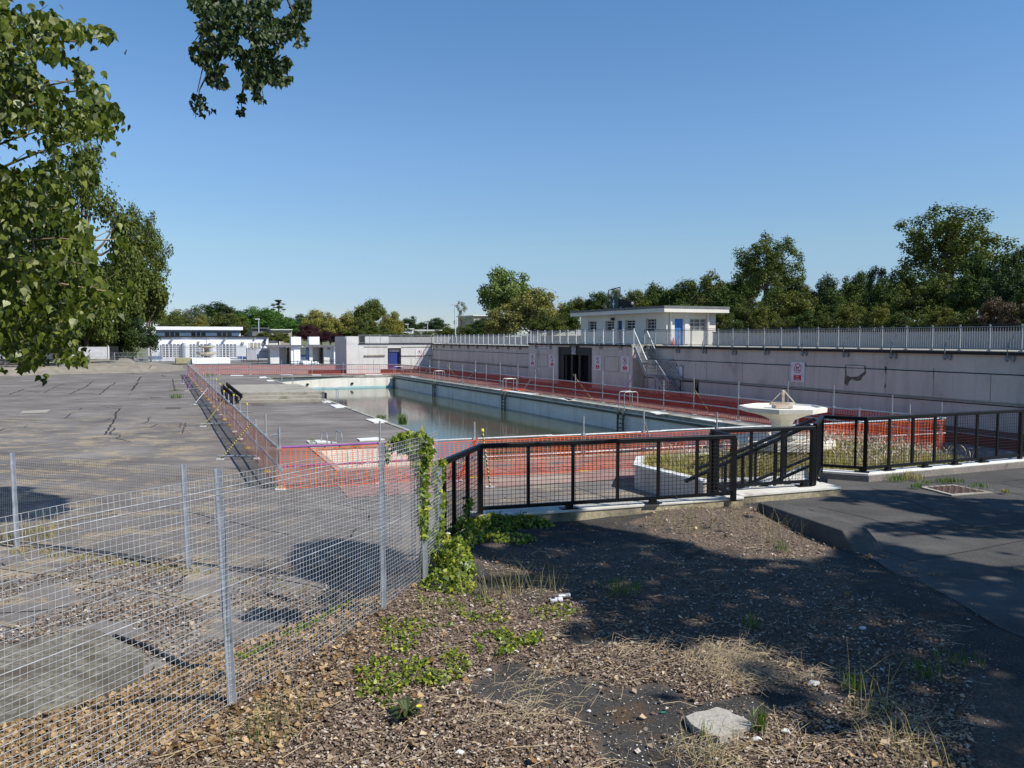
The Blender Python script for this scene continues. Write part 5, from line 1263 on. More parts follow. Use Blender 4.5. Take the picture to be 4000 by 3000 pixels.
p = G(829, 1467); o = ladder(p, RD, LD, 'grey hoops at the far left corner of the pool yard', True)
o = thing('netting_heap', 'small crumpled heap of orange netting at the foot of a pool ladder', 'netting', G(2003, 1526)); c = G(2003, 1526); mb = MB()
for i in range(26):
    q = c + Vector((rnd.uniform(-.8, .8), rnd.uniform(-.5, .5), 0)); r = rnd.uniform(.12, .3); mb.lathe(q, [(r, 0), (r * .8, r * .3), (r * .3, r * .45), (0, r * .5)], 6, rnd.random())
mb.build('mesh', m_orange, o)
# step handrail boards left of the platform
for k, (pr, lab) in enumerate([([(Vector(PY(945, 1548, 48)), Vector(PY(885, 1500.5, 52)))], 'sloping black handrail board over the platform steps, right one'), ([(Vector(PY(928, 1560, 47.6)), Vector(PY(871, 1509, 51.6))), (Vector(PY(911, 1575, 47.0)), Vector(PY(860, 1520, 51.2)))], 'pair of sloping black boards left of the right handrail board')]):
    o = thing('step_handrail', lab, 'handrail', P3(pr[0][0], 0))
    for a, b in pr: mb = MB(); mb.bar(a, b, .08, .24); mb.build('board', m_blackmatt, o)
    a, b = pr[0]
    for t in (.1, .9): q = a.lerp(b, t); mb = MB(); mb.bar(P3(q, 0), q, .06, .06); mb.build('post', m_blackmatt, o)
# small stuff on the yard: cone, dark tub
o = thing('traffic_cone', 'small orange cone beside the blue door of the white house', 'cone', W(HS + .2, ht0 - .3, ZC)); t_ = onE(2630, 1345, ht0 - .3)[0]; c = W(t_, ht0 - .3, ZC); o.location = c
mb = MB(); mb.box(c + UP * .02, .34, .34, .04); mb.build('base', m_blackmatt, o); mb = MB(); mb.lathe(c, [(.13, .04), (.03, .5), (0, .5)], 10); mb.build('body', m_orange, o)
c = G(2034, 1470, tierz); o = thing('traffic_cone', 'tiny orange cone by the doorway block wall', 'cone', c); mb = MB(); mb.box(c + UP * .02, .34, .34, .04); mb.build('base', m_blackmatt, o); mb = MB(); mb.lathe(c, [(.13, .04), (.03, .55), (0, .55)], 10); mb.build('body', m_orange, o)
# concrete block lower left behind the fence
px = [(-300, 2640), (0, 2560), (250, 2505), (376, 2490), (560, 2580), (560, 2700), (264, 2790), (-300, 2990)]
mb = MB(); mb.prism([(G(u, v).x, G(u, v).y) for u, v in px], -.02, .13); tag(mb.build('concrete_slab', M('greenish_concrete', (.20, .185, .14), (.13, .115, .085), 1.2, .95, fine=.5, bmp=.6, dirt=(.09, .075, .05), dscale=1.6, dlo=.5, dhi=.62), bevel=.03), 'pale greenish concrete slab on the ground at lower left behind the wire fence', 'slab')
# black hose
def hose(px, lab, r):
    P = [G(u, v, 0) for u, v in px]; P = [P3(p, max(0, hz(p.x, p.y)) + r * .8) for p in P]; mb = MB(); mb.path(P, r, 8); return tag(mb.build('rubber_hose', m_blackmatt, smooth=True), lab, 'hose')
hose([(447, 2494), (500, 2512), (560, 2530), (620, 2562), (680, 2590)], 'thick black hose lying across the paving into the dead leaves', .035)
P = [G(680, 2590, 0), G(740, 2635, .15), G(800, 2660, .4), G(868, 2690, .7)]
mb = MB(); mb.path([P3(p, max(0, hz(p.x, p.y)) + .03) for p in P], .035, 8); tag(mb.build('rubber_hose', m_blackmatt, smooth=True), 'end of the black hose half buried in leaves at the fence post', 'hose')
hose([(1036, 2324), (1070, 2334), (1105, 2342), (1145, 2357)], 'short length of black hose behind the fence near the second post', .03)
# ================= VEGETATION =================
rv = random.Random(11)
def card(mb, p, n, s, ratio=.7, up=None, ang=None):
    n = n.normalized(); a = n.cross(Vector((rv.gauss(0, 1), rv.gauss(0, 1), rv.gauss(0, 1))))
    if a.length < 1e-4: a = n.cross(Vector((0, 0, 1)))
    a.normalize(); b = n.cross(a); a *= s * .5; b *= s * .5 * ratio
    mb.add([p - a, p - b * 1.0 + a * .1, p + a, p + b + a * .1], [(0, 1, 2, 3)])
def leafshape(mb, p, d, n, s):
    """heart / poplar leaf: base p, direction d, normal n"""
    d = d.normalized(); n = (n - d * n.dot(d)); n = n.normalized() if n.length > 1e-4 else d.cross(Vector((1, 0, 0))).normalized(); w = d.cross(n)
    f = rv.uniform(-.12, .25)
    L = [(.03, .22, .5), (.20, .44, 1), (.42, .42, .95), (.68, .22, .55)]; c1 = p + d * s * .4 - n * .03 * s; tp_ = p + d * s * 1.04 - n * rv.uniform(-.05, .22) * s
    mb.add([p, c1, tp_] + [p + d * s * a + w * s * b + n * f * s * c for a, b, c in L] + [p + d * s * a - w * s * b + n * f * s * c for a, b, c in L], [(0, 1, 4, 3), (1, 5, 4), (1, 2, 6, 5), (0, 7, 8, 1), (1, 8, 9), (1, 9, 10, 2)])
def rdir(r=rv):
    while True:
        v = Vector((r.uniform(-1, 1), r.uniform(-1, 1), r.uniform(-1, 1)))
        if .05 < v.length < 1: return v.normalized()
def crown_mesh(name, kind, seed, n, size):
    r = random.Random(seed); mb = MB(); lobes = []
    if kind == 'round':
        for i in range(90):
            d = rdir(r); d.z = abs(d.z) * 1.0 - .35; lobes.append((d.normalized() * r.uniform(.30, .86), r.uniform(.12, .26)))
    elif kind == 'bush':
        for i in range(80):
            d = rdir(r); d.z = abs(d.z) * 1.2 - .6; lobes.append((d.normalized() * r.uniform(.35, .86), r.uniform(.11, .25)))
    elif kind == 'spread':
        for i in range(150):
            d = rdir(r); d = d.normalized() * (r.uniform(.45, .86) if i % 4 else r.uniform(.1, .5)); 
            if d.z < -.6 and r.random() < .5: d.z += .4
            lobes.append((d, r.uniform(.06, .15)))
    elif kind == 'tall':
        for i in range(60):
            z = r.uniform(-1, .92); w = .88 * max(0, 1 - (abs(z + .25) / 1.25) ** 2.6) ** .6 ; q = r.uniform(0, 6.283); rr = math.sqrt(r.random()) * w; lobes.append((Vector((math.cos(q) * rr, math.sin(q) * rr, z)), r.uniform(.14, .24)))
    elif kind == 'open':
        for i in range(34):
            z = r.uniform(-.9, .85); w = .8 * (1 - abs(z + .1) * .5); q = r.uniform(0, 6.283); rr = r.uniform(.2, 1) * w; lobes.append((Vector((math.cos(q) * rr, math.sin(q) * rr, z)), r.uniform(.08, .17)))
    elif kind == 'conifer':
        for i in range(70):
            z = r.uniform(-.95, .9); w = .9 * (1 - (z + 1) / 2) ** .8 + .05; q = r.uniform(0, 6.283); lobes.append((Vector((math.cos(q) * w * r.uniform(.3, 1), math.sin(q) * w * r.uniform(.3, 1), z)), r.uniform(.07, .14)))
    if kind == 'willow':
        tops = []
        for i in range(46):
            d = rdir(r); d.z = abs(d.z) * .9; tops.append((d.normalized() * r.uniform(.4, .85), r.uniform(.12, .25)))
        for k in range(n):
            c, rad = r.choice(tops); d = rdir(r); p = c + d * rad * r.uniform(.5, 1.05)
            drop = r.random() ** 1.4 * (1.1 + p.z) * .8; p.z -= drop; p.z = max(-.98, p.z)
            nn = (Vector((p.x, p.y, .2)).normalized() + rdir(r) * .6).normalized()
            w = nn.cross(UP).normalized() * size * .30; h = UP * size * .8; mb.add([p - w, p + w, p + w * .4 - h, p - w * .4 - h], [(0, 3, 2, 1)])
    else:
        ws = [l[1] ** 2 for l in lobes]; tot = sum(ws); cum = []; s = 0
        for w in ws: s += w / tot; cum.append(s)
        import bisect
        for k in range(n):
            c, rad = lobes[min(len(lobes) - 1, bisect.bisect(cum, r.random()))]; d = rdir(r)
            if kind == 'conifer': d.z *= .35
            p = c + Vector((d.x, d.y, d.z * (.8 if kind != 'spread' else 1.2))) * rad * (r.random() ** .45) * (1.08 if r.random() < .85 else 1.5)
            if p.z < -.99: continue
            nn = d * .7 + rdir(r) * .75 + Vector((0, 0, .35)); a = nn.normalized().cross(rdir(r)); 
            if a.length < 1e-3: continue
            a.normalize(); b = nn.normalized().cross(a); s = size * r.uniform(.55, 1.25); a *= s * .5; b *= s * .36
            mb.add([p - a, p - b, p + a, p + b], [(0, 1, 2, 3)])
    me = bpy.data.meshes.new(name); me.from_pydata(mb.v, [], mb.f); me.materials.append(None); me.update(); me['lobes'] = 1
    return me, [(tuple(c), rad) for c, rad in (lobes or tops)]
def trunk_mesh(name, lobes, seed, frac):
    """unit space matching crown: z from -1-frac (ground) up into crown"""
    r = random.Random(seed); mb = MB(); z0 = -1 - frac
    mb.path([(0, 0, z0), (.02, .01, z0 + .4 * frac + .1), (.03, 0, -.6), (.0, .03, -.1), (.02, .0, .45)], [.075, .055, .045, .032, .012], 7)
    for c, rad in r.sample(lobes, min(16, len(lobes))):
        zs = r.uniform(-.75, .1); c = Vector(c); st_ = Vector((.02, 0, min(zs, c.z - .02))); mid = st_.lerp(c, .5) + Vector((0, 0, -.05)); mb.path([st_, mid, c], [.022, .015, .005], 5)
    me = bpy.data.meshes.new(name); me.from_pydata([tuple(v) for v in mb.v], [], mb.f); me.materials.append(m_bark); me.update(); return me
KINDS = {}
for kind, n, size, frac in (('round', 17000, .068, .4), ('bush', 14000, .068, .1), ('spread', 19000, .046, .30), ('tall', 20000, .05, .25), ('open', 3600, .05, .4), ('conifer', 7000, .06, .2), ('willow', 11000, .055, .25)):
    for sd in ((1, 2) if kind in ('round', 'bush') else (1,)):
        me, lobes = crown_mesh('crown_' + kind, kind, sd * 17 + len(kind), n, size); KINDS.setdefault(kind, []).append((me, trunk_mesh('trunk_' + kind, lobes, sd, frac), frac))
def LM(name, a, b, c, t=.18): return leafmat(name, [(0, a), (.5, b), (1, c)], t, .6, .2)
L_mid = LM('leaves_mid', (.055, .085, .014), (.090, .120, .022), (.15, .175, .040), .22)
L_fresh = LM('leaves_fresh', (.10, .15, .032), (.14, .19, .045), (.22, .27, .09), .25)
L_dark = LM('leaves_dark', (.025, .050, .008), (.047, .080, .012), (.092, .125, .022), .18)
L_dark2 = LM('leaves_dark_green', (.020, .040, .012), (.034, .060, .018), (.05, .082, .024), .12)
L_olive = LM('leaves_olive', (.17, .17, .045), (.23, .22, .065), (.31, .29, .10), .25)
L_oliv2 = LM('leaves_olive_dark', (.050, .072, .013), (.085, .105, .020), (.13, .145, .032))
L_ywg = LM('leaves_yellow_olive', (.085, .095, .016), (.13, .14, .024), (.19, .19, .045), .22)
L_yell = LM('leaves_yellow', (.17, .17, .03), (.22, .21, .045), (.28, .25, .07), .25)
L_brt = LM('leaves_bright', (.05, .12, .018), (.07, .15, .022), (.10, .18, .035))
L_purp = LM('leaves_purple', (.030, .010, .014), (.045, .014, .020), (.07, .022, .028), .08)
L_grey = LM('leaves_greygreen', (.09, .12, .07), (.13, .16, .10), (.18, .20, .13))
L_brn = LM('leaves_brown', (.08, .055, .03), (.11, .08, .045), (.13, .10, .06), .08)
def tree(kind, u, Y, vt, hwpx, vb, mat, lab, idx=0, rot=None, cat='tree', name='tree', zb=None, grp='trees round the pool yard', X=None, dmul=1.0):
    me, tm, frac = KINDS[kind][idx % len(KINDS[kind])]
    X = (u - 2000) / F * Y if X is None else X; zt = 4 - (vt - 1318) * Y / F; zbm = (4 - (vb - 1318) * Y / F) if zb is None else zb; rx = hwpx * Y / F; rz = (zt - zbm) / 2; zc = (zt + zbm) / 2
    rx *= 1.08 if kind in ('round', 'bush', 'tall') else 1.0; rz *= 1.10 if kind in ('round', 'bush') else 1.0; o = thing(name, lab, cat, (X, Y, max(0, zc - rz * (1 + frac) if zc - rz * (1 + frac) > 0 else 0)), grp); rot = rv.uniform(0, 6.28) if rot is None else rot
    c = bpy.data.objects.new('crown', me); COL.objects.link(c); c.parent = o; c.location = (0, 0, zc - o.location.z); c.scale = (rx, rx * dmul, rz); c.rotation_euler = (0, 0, rot)
    c.material_slots[0].link = 'OBJECT'; c.material_slots[0].material = mat
    t = bpy.data.objects.new('trunk', tm); COL.objects.link(t); t.parent = o; t.location = c.location; t.scale = c.scale; t.rotation_euler = c.rotation_euler
    # reach the ground
    return o
T = tree
# left side
T('tall', 335, 100, 525, 185, 1330, L_mid, 'tall poplar like tree at the left, highest of the far left trees', rot=.5)
T('tall', 150, 92, 700, 200, 1380, L_dark, 'dark tree mostly hidden behind the near poplar leaves at far left')
T('spread', 560, 112, 780, 130, 1180, L_mid, 'rounded crown of the tree right of the tall poplar', rot=2.0)
T('round', 520, 108, 960, 125, 1395, L_mid, 'broad lower crown below the rounded crown at the left', idx=1)
T('tall', 430, 104, 1000, 110, 1400, L_dark, 'dark tree between the hoarding and the two big left trees')
T('bush', 520, 106, 1230, 100, 1415, L_dark2, 'dark evergreen bush left of the white building', cat='bush', name='bush')
T('round', 590, 118, 1090, 60, 1345, L_mid, 'small tree directly at the left corner of the white building')
T('bush', 330, 102, 1260, 120, 1390, L_oliv2, 'olive bush behind the pale hoarding', cat='bush', name='bush')
T('bush', 120, 102, 1200, 150, 1390, L_dark, 'dark bush behind the left part of the hoarding', cat='bush', name='bush')
T('tall', -150, 95, 500, 220, 1380, L_dark, 'big dark tree at the left edge of the photo behind the near leaves')
# horizon trees left to right
HT = [('round', 690, 190, 1213, 70, 1330, L_mid, 'mid green tree peeping over the left end of the white building'),
('bush', 690, 165, 1228, 66, 1330, L_oliv2, 'rounded dark olive hedge tree behind the left end of the white building roof'),
('round', 775, 185, 1200, 55, 1330, L_grey, 'grey green tree over the middle of the white building'),
('round', 785, 170, 1228, 38, 1330, L_yell, 'pale yellow green small tree over the middle of the white building'),
('round', 865, 260, 1184, 90, 1290, L_dark2, 'dark flat topped tree high on the horizon above the white building'),
('bush', 890, 160, 1215, 95, 1330, L_oliv2, 'large smooth dark olive dome tree over the right end of the white building'),
('round', 990, 215, 1203, 90, 1330, L_brt, 'bright green tree right of the dark olive dome'),
('conifer', 1090, 240, 1165, 62, 1290, L_dark2, 'dark layered cedar standing up on the horizon'),
('round', 1060, 210, 1208, 90, 1330, L_brt, 'bright green tree in front of the cedar'),
('bush', 1130, 200, 1232, 70, 1330, L_brt, 'bright green bushy tree right of the cedar'),
('bush', 1175, 250, 1228, 50, 1330, L_dark2, 'dark distant tree between the bright green trees and the yellow willow'),
('round', 1258, 165, 1208, 72, 1345, L_yell, 'yellow green willow behind the purple tree'),
('bush', 1210, 140, 1268, 48, 1350, L_purp, 'dark purple leaved tree, left and taller of the two'),
('bush', 1290, 142, 1290, 52, 1350, L_purp, 'dark purple leaved tree, right and lower of the two'),
('round', 1360, 175, 1220, 66, 1345, L_yell, 'second paler willow right of the yellow green willow'),
('round', 1450, 150, 1166, 55, 1300, L_mid, 'tall green tree rising above the willows over the end block'),
('round', 1430, 140, 1235, 55, 1345, L_oliv2, 'olive tree directly below the tall green tree over the end block'),
('round', 1525, 150, 1215, 58, 1345, L_yell, 'weeping yellow willow above the blue door'),
('bush', 1470, 130, 1275, 60, 1345, L_mid, 'low green tree behind the left part of the end block'),
('bush', 1590, 240, 1232, 65, 1330, L_dark2, 'dark distant tree right of the weeping willow'),
('bush', 1700, 235, 1243, 60, 1330, L_dark2, 'dark distant tree left of the lamp mast'),
('bush', 1650, 170, 1290, 60, 1340, L_oliv2, 'low olive bush in front of the white sheds on the horizon'),
('bush', 1745, 165, 1280, 55, 1340, L_oliv2, 'low olive bush at the foot of the lamp mast'),
('open', 1805, 150, 1158, 45, 1330, L_grey, 'thin sparse grey green tree just right of the lamp mast'),
('bush', 1835, 150, 1265, 60, 1340, L_mid, 'green bush right of the sparse grey tree'),
('round', 1992, 135, 1045, 125, 1300, L_fresh, 'big open crowned green tree standing above the willow like trees in the middle'),
('bush', 2085, 110, 1130, 118, 1345, L_olive, 'large olive feathery tree in front of the big open crowned tree'),
('bush', 1965, 112, 1185, 85, 1345, L_olive, 'smaller olive feathery tree left of the large one'),
('bush', 1905, 120, 1262, 70, 1340, L_dark, 'dark bush below the grey building on the horizon'),
('bush', 2140, 100, 1210, 70, 1340, L_oliv2, 'dark olive bush right of the large feathery tree'),
('round', 2215, 110, 1190, 60, 1340, L_dark, 'dark tree just left of the white house'),
('bush', 1090, 150, 1292, 45, 1345, L_oliv2, 'olive bush in front of the grey ramp wall behind the kiosks'), ('bush', 1035, 148, 1296, 42, 1345, L_mid, 'green bush between the white building and the left kiosk'), ('bush', 1140, 142, 1318, 32, 1345, L_yell, 'small yellow green bush behind the left kiosk roof'), ('bush', 1885, 128, 1243, 60, 1340, L_dark2, 'dark tree in front of the grey building on the horizon'),
('bush', 1410, 180, 1255, 200, 1345, L_dark, 'dark low background tree behind the willows'), ('bush', 1000, 230, 1262, 260, 1330, L_dark, 'dark low background tree behind the white building')]
for i, h in enumerate(HT):
    bush = h[0] == 'bush' and 'tree' not in h[7]
    h = h[:4] + (h[4] * 1.12,) + h[5:]; T(*h, idx=i, cat='bush' if bush else 'tree', name='bush' if bush else 'tree', dmul=.8)
# woodland on the right: crest, middle, front
def ypar(u, s): return (P0.x + .453 * P0.y + 1.0977 * s) / ((u - 2000) / F + .453)
FR = [('round', 2250, 40, 1165, 70, L_oliv2, 'brownish olive tree left of the hut on the house roof'), ('round', 2345, 32, 1140, 70, L_dark, 'dark tree directly behind the hut on the house roof'), ('tall', 2400, 22, 1118, 42, L_grey, 'pale grey green tree rising behind the open frame on the roof'),
('round', 2470, 30, 1132, 70, L_oliv2, 'olive tree right of the roof hut'), ('round', 2560, 36, 1112, 80, L_dark, 'dark round tree over the middle of the house roof'), ('round', 2665, 36, 1092, 85, L_dark, 'dark tree over the right end of the house roof'), ('round', 2770, 30, 1070, 80, L_oliv2, 'brown tinged tree right above the house roof corner'),
('round', 2890, 34, 1058, 75, L_dark, 'dark tree under the left side of the leaning big tree'), ('spread', 2990, 24, 900, 165, L_mid, 'leaning open crowned tree standing clear above the wood'), ('round', 3080, 32, 1080, 85, L_dark2, 'dark tree under the right side of the leaning big tree'),
('round', 3215, 30, 1080, 70, L_dark2, 'blue green tree in the dip between the two big trees'), ('round', 3330, 26, 1060, 70, L_dark, 'dark tree left of centre between the two big trees'), ('tall', 3432, 20, 1028, 60, L_dark, 'darkest upright tree before the biggest tree'), ('round', 3530, 26, 1040, 80, L_dark, 'dark tree under the left side of the biggest tree'),
('spread', 3690, 22, 785, 240, L_mid, 'biggest open crowned tree rising above the wood at the right'), ('round', 3640, 26, 1045, 90, L_dark, 'dark tree right under the trunk of the biggest tree'), ('round', 3790, 18, 1000, 90, L_dark, 'dark green tree under the right side of the biggest tree'), ('round', 3900, 18, 985, 80, L_dark, 'dark tree second from the right edge of the wood'), ('tall', 3990, 16, 945, 70, L_dark, 'tall dark tree at the right edge of the photo'), ('round', 4110, 14, 930, 90, L_dark, 'dark tree at the very right edge, partly cut off')]
for i, (k, u, s, vt, hw_, m, lab) in enumerate(FR):
    Y = ypar(u, s); vb = 1275 if k not in ('spread',) else vt + (290 if hw_ < 200 else 360)
    T(k, u, Y, vt, hw_, vb, m, lab, idx=i, grp='trees of the wood behind the wall')
MR = [('bush', 2700, 16, 1170, 75, L_oliv2, 'olive bushy tree beside the right end of the house'), ('round', 2830, 18, 1130, 85, L_dark, 'dark leafy tree right of the house corner'), ('bush', 2930, 14, 1160, 80, L_oliv2, 'lighter olive bushy tree a little right of the house'), ('round', 3020, 17, 1130, 80, L_dark, 'dark round tree below the leaning big tree'),
('bush', 3110, 13, 1115, 85, L_ywg, 'yellowish olive bushy tree below and right of the leaning tree'), ('round', 3230, 15, 1130, 80, L_dark, 'dark tree in front of the dip in the wood'), ('bush', 3330, 12, 1140, 85, L_mid, 'mid green bushy tree in the middle of the wood'), ('round', 3440, 13, 1100, 80, L_dark, 'dark tree below the darkest upright tree'),
('bush', 3560, 10, 1100, 95, L_oliv2, 'olive bush tree in front of the biggest tree trunk'), ('round', 3680, 11, 1080, 90, L_mid, 'mid green tree below the biggest tree'), ('round', 3800, 10, 1070, 95, L_dark, 'dark round tree near the right, below the skyline'), ('round', 3930, 9, 1060, 95, L_dark2, 'dark tree at right above the bare twiggy bush'), ('round', 4060, 8, 1080, 90, L_dark, 'dark tree low at the right edge')]
for i, (k, u, s, vt, hw_, m, lab) in enumerate(MR): T(k, u, ypar(u, s), vt, hw_, 1310, m, lab, idx=i + 1, grp='trees of the wood behind the wall')
BR = [('bush', 2830, 8, 1215, 60, L_oliv2), ('bush', 2900, 7, 1240, 55, L_dark), ('bush', 2980, 8, 1200, 62, L_ywg), ('bush', 3060, 7, 1225, 60, L_oliv2), ('bush', 3150, 7, 1215, 66, L_dark), ('bush', 3220, 8, 1210, 60, L_oliv2), ('bush', 3320, 7, 1190, 75, L_ywg), ('bush', 3420, 6.6, 1180, 85, L_ywg), ('bush', 3510, 6.6, 1225, 66, L_dark), ('bush', 3600, 6.4, 1215, 60, L_mid), ('bush', 3690, 6.4, 1205, 72, L_ywg), ('bush', 3790, 6.2, 1200, 80, L_oliv2), ('bush', 3880, 6.2, 1165, 70, L_brn), ('bush', 3960, 6, 1160, 75, L_brn), ('bush', 4040, 6, 1175, 80, L_oliv2)]
BL = ['olive bush against the railing, first right of the house', 'dark bush against the railing, second right of the house', 'yellowish bush against the railing, third right of the house', 'dull olive bush behind the railing, fourth right of the house', 'dark gap filling bush behind the railing left of the No diving sign', 'dull olive bush behind the railing above the No diving sign', 'broad yellow olive bush just right of the No diving sign', 'broadest yellow olive bush, highest against the railing', 'dark bush right of the broadest yellow olive bush', 'fresh green bush behind the railing right of the broken render', 'yellow olive bush behind the railing, fourth from the right edge', 'dull olive bush behind the railing left of the brown twiggy ones', 'brown bare looking bush, left one of two at the right', 'brown bare looking bush, right one of two at the right', 'dull olive bush cut by the right edge of the photo']
for i, ((k, u, s, vt, hw_, m), lab) in enumerate(zip(BR, BL)): T(k, u, ypar(u, s), vt, hw_, 1345, m, lab, idx=i, cat='bush', name='bush', grp='bushes behind the wall railing')
for i, (x, y, h, r, k) in enumerate(((-15, -9, 15, 7, 'round'), (-4, -13, 17, 8, 'round'), (8, -15, 16, 8, 'round'), (22, -12, 14, 7, 'round'), (-24, 1, 14, 6, 'round'))):  # unseen trees added out of view to block sky light and deepen shade
    me, tm, frac = KINDS[k][i % 2]; o = thing('tree', ['broad tree behind the viewpoint, far left one', 'broad tree straight behind the viewpoint, tallest', 'broad tree behind the viewpoint to the right', 'broad tree well behind the viewpoint at far right', 'broad tree off the left side of the yard'][i], 'tree', (x, y, 0), 'trees behind the viewpoint')
    for nm, m_, mt in (('crown', me, L_dark), ('trunk', tm, m_bark)):
        c = bpy.data.objects.new(nm, m_); COL.objects.link(c); c.parent = o; c.scale = (r, r, h * .42); c.location = (0, 0, h * .58)
        if nm == 'crown': c.material_slots[0].link = 'OBJECT'; c.material_slots[0].material = mt
# distant buildings and lamps
def lamp(u, Y, vt, vb, lab, wd=.09, grp='distant lamp posts'):
    x = (u - 2000) / F * Y; zt = 4 - (vt - 1318) * Y / F; o = thing('lamp_post', lab, 'lamp post', (x, Y, 0), grp); mb = MB(); mb.tube((x, Y, 0), (x, Y, zt), wd, 6); mb.build('pole', m_whitemetal, o); mb = MB(); mb.box((x - .25, Y, zt), .9, .35, .25); mb.build('lamp_head', m_signwhite, o)
lamp(1779, 130, 1190, 1310, 'tall white lamp mast behind the far wall', .10)
for u, Y, vt, lab in ((1013, 170, 1247, 'white lamp post right of the white building roof'), (1207, 185, 1247, 'lamp post among trees left of the yellow willow'), (1594, 200, 1267, 'short lamp post right of the weeping willow, left of two'), (1671, 200, 1262, 'short lamp post left of the tall mast, right of two'), (1893, 180, 1266, 'small lamp post below the grey building')): lamp(u, Y, vt, 0, lab)
for (u0, u1, v0, v1, Y, mm, lab) in ((1565, 1615, 1283, 1310, 190, m_white, 'low white shed roof on the horizon right of the willow'), (1622, 1725, 1288, 1312, 200, m_white, 'long low white shed on the horizon behind the bushes'), (1850, 1920, 1231, 1290, 190, m_conc, 'pale grey building among the trees in the middle'), (985, 1075, 1280, 1290, 195, m_roofgrey, 'dark green fence like shed right of the white building roof'), (1060, 1140, 1286, 1320, 190, m_conc, 'grey concrete ramp wall behind the left kiosk'), (1050, 1095, 1323, 1350, 150, m_white, 'white parked vans shape behind the left kiosk')):
    o = thing('distant_building', lab, 'building', ((u0 + u1) / 2 / F * Y - 2000 / F * Y, Y, 0), 'distant buildings'); mb = MB(); fb(mb, u0, u1, v0 + 3, 1420, Y, 12); mb.build('wall', mm, o); mb = MB(); fb(mb, u0 - 3, u1 + 3, v0, v0 + 3.2, Y - .5, 13); mb.build('roof', m_white if mm is not m_roofgrey else mm, o)

# ---------- near poplar ----------
L_pop = leafmat('poplar_leaves', [(0, (.035, .060, .008)), (.35, (.075, .110, .012)), (.7, (.14, .175, .022)), (.9, (.23, .26, .06)), (1, (.44, .47, .30))], .35, .45, .35)
cx = lambda x, y: (x * .6027, y * .6027)
POLY1 = [cx(*p) for p in [(-700, -300), (60, -60), (70, 40), (110, 90), (200, 60), (330, 60), (400, 110), (540, 150), (660, 150), (750, 210), (700, 260), (600, 240), (520, 270), (440, 230), (390, 210), (380, 300), (430, 380), (560, 400), (610, 430), (600, 500), (660, 560), (690, 650), (800, 700), (790, 760), (720, 760), (740, 860), (620, 905), (560, 880), (500, 900), (430, 840), (400, 870), (430, 900), (370, 930), (410, 1000), (480, 1060), (590, 1070), (620, 1170), (540, 1160), (460, 1150), (400, 1200), (480, 1270), (490, 1380), (560, 1460), (700, 1490), (840, 1530), (800, 1590), (720, 1590)]] + [(x * .3316, 900 + y * .3316) for x, y in [(1380, 230), (1130, 200), (1150, 380), (1120, 560), (1380, 640), (1510, 700), (1490, 860), (1390, 860), (1180, 820), (1010, 900), (1030, 970), (920, 1050), (940, 1160), (900, 1380), (830, 1400), (960, 1440), (1070, 1470), (1000, 1560), (850, 1550), (720, 1530), (560, 1520), (470, 1580), (460, 1620), (200, 1640), (210, 1560), (60, 1430), (-600, 1380)]]
def fill_leaves(name, poly, n, dmin, dmax, size, mat, seed, umin, umax, vmin, vmax, thr=-.22, fs=.006):
    r = random.Random(seed); mb = MB(); k = 0; tries = 0
    while k < n and tries < n * 30:
        tries += 1; u = r.uniform(umin, umax); v = r.uniform(vmin, vmax)
        if not inpoly(u, v, poly): continue
        if noise.noise(Vector((u * fs, v * fs, seed))) < thr: continue
        Y = r.uniform(dmin, dmax); p = PY(u, v, Y)
        d = Vector((r.gauss(0, .5), r.gauss(0, .5), -1 + r.gauss(0, .55))); nn = Vector((r.gauss(0, 1), r.gauss(-.3, 1), r.gauss(.4, .7)))
        leafshape(mb, p, d, nn, size * r.uniform(.6, 1.15)); k += 1
    return mb
pop = thing('poplar_tree', 'near poplar with heart shaped leaves at the left edge and a dark branch at top', 'tree', (-5.6, 3.2, .8))
mb = fill_leaves('l', POLY1, 10500, 3.3, 4.6, .040, L_pop, 3, -380, 500, -120, 1460)
lf = mb; mb = MB(); rb = random.Random(5)
for (a, b) in [((-350, 300), (430, 140)), ((-300, 500), (370, 290)), ((-300, 620), (480, 440)), ((-300, 560), (330, 350)), ((-300, 800), (380, 520)), ((-350, 760), (250, 470)), ((-300, 900), (330, 690)), ((-250, 940), (250, 810)), ((-300, 1000), (480, 935)), ((-300, 900), (180, 1110)), ((-300, 1100), (480, 1150)), ((-300, 1020), (370, 1040)), ((-300, 1250), (330, 1380)), ((-300, 1150), (320, 1230)), ((-300, 1300), (140, 1420)), ((-300, 200), (200, 60))]:
    Y0 = rb.uniform(3.5, 4.4); P = []
    for i in range(7):
        t = i / 6; u = a[0] + (b[0] - a[0]) * t; v = a[1] + (b[1] - a[1]) * t - math.sin(t * 3.1) * rb.uniform(10, 35); P.append(PY(u, v, Y0 + .1 * math.sin(i)))
    mb.path(P, [.011 - .0014 * i for i in range(7)], 5)
    for k in range(34):
        i = rb.randint(3, 6); q = P[i] + Vector((rb.gauss(0, .05), rb.gauss(0, .08), rb.gauss(-.03, .05))); leafshape(lf, q, Vector((rb.gauss(0, .5), rb.gauss(0, .5), -1)), Vector((rb.gauss(0, 1), rb.gauss(-.3, 1), rb.gauss(.4, .7))), .042 * rb.uniform(.6, 1.1))
    for i in range(2, 6):
        q = P[i]; mb.path([q, q + Vector((rb.uniform(-.05, .15), rb.uniform(-.1, .1), rb.uniform(-.08, .10)))], [.003, .001], 4, False)
mb.build('twigs', m_twig, pop); lf.build('foliage', L_pop, pop)
mb = MB(); mb.path([(-5.6, 3.2, .6), (-5.5, 3.3, 3), (-5.55, 3.3, 6), (-5.4, 3.4, 9)], [.28, .22, .16, .06], 10)
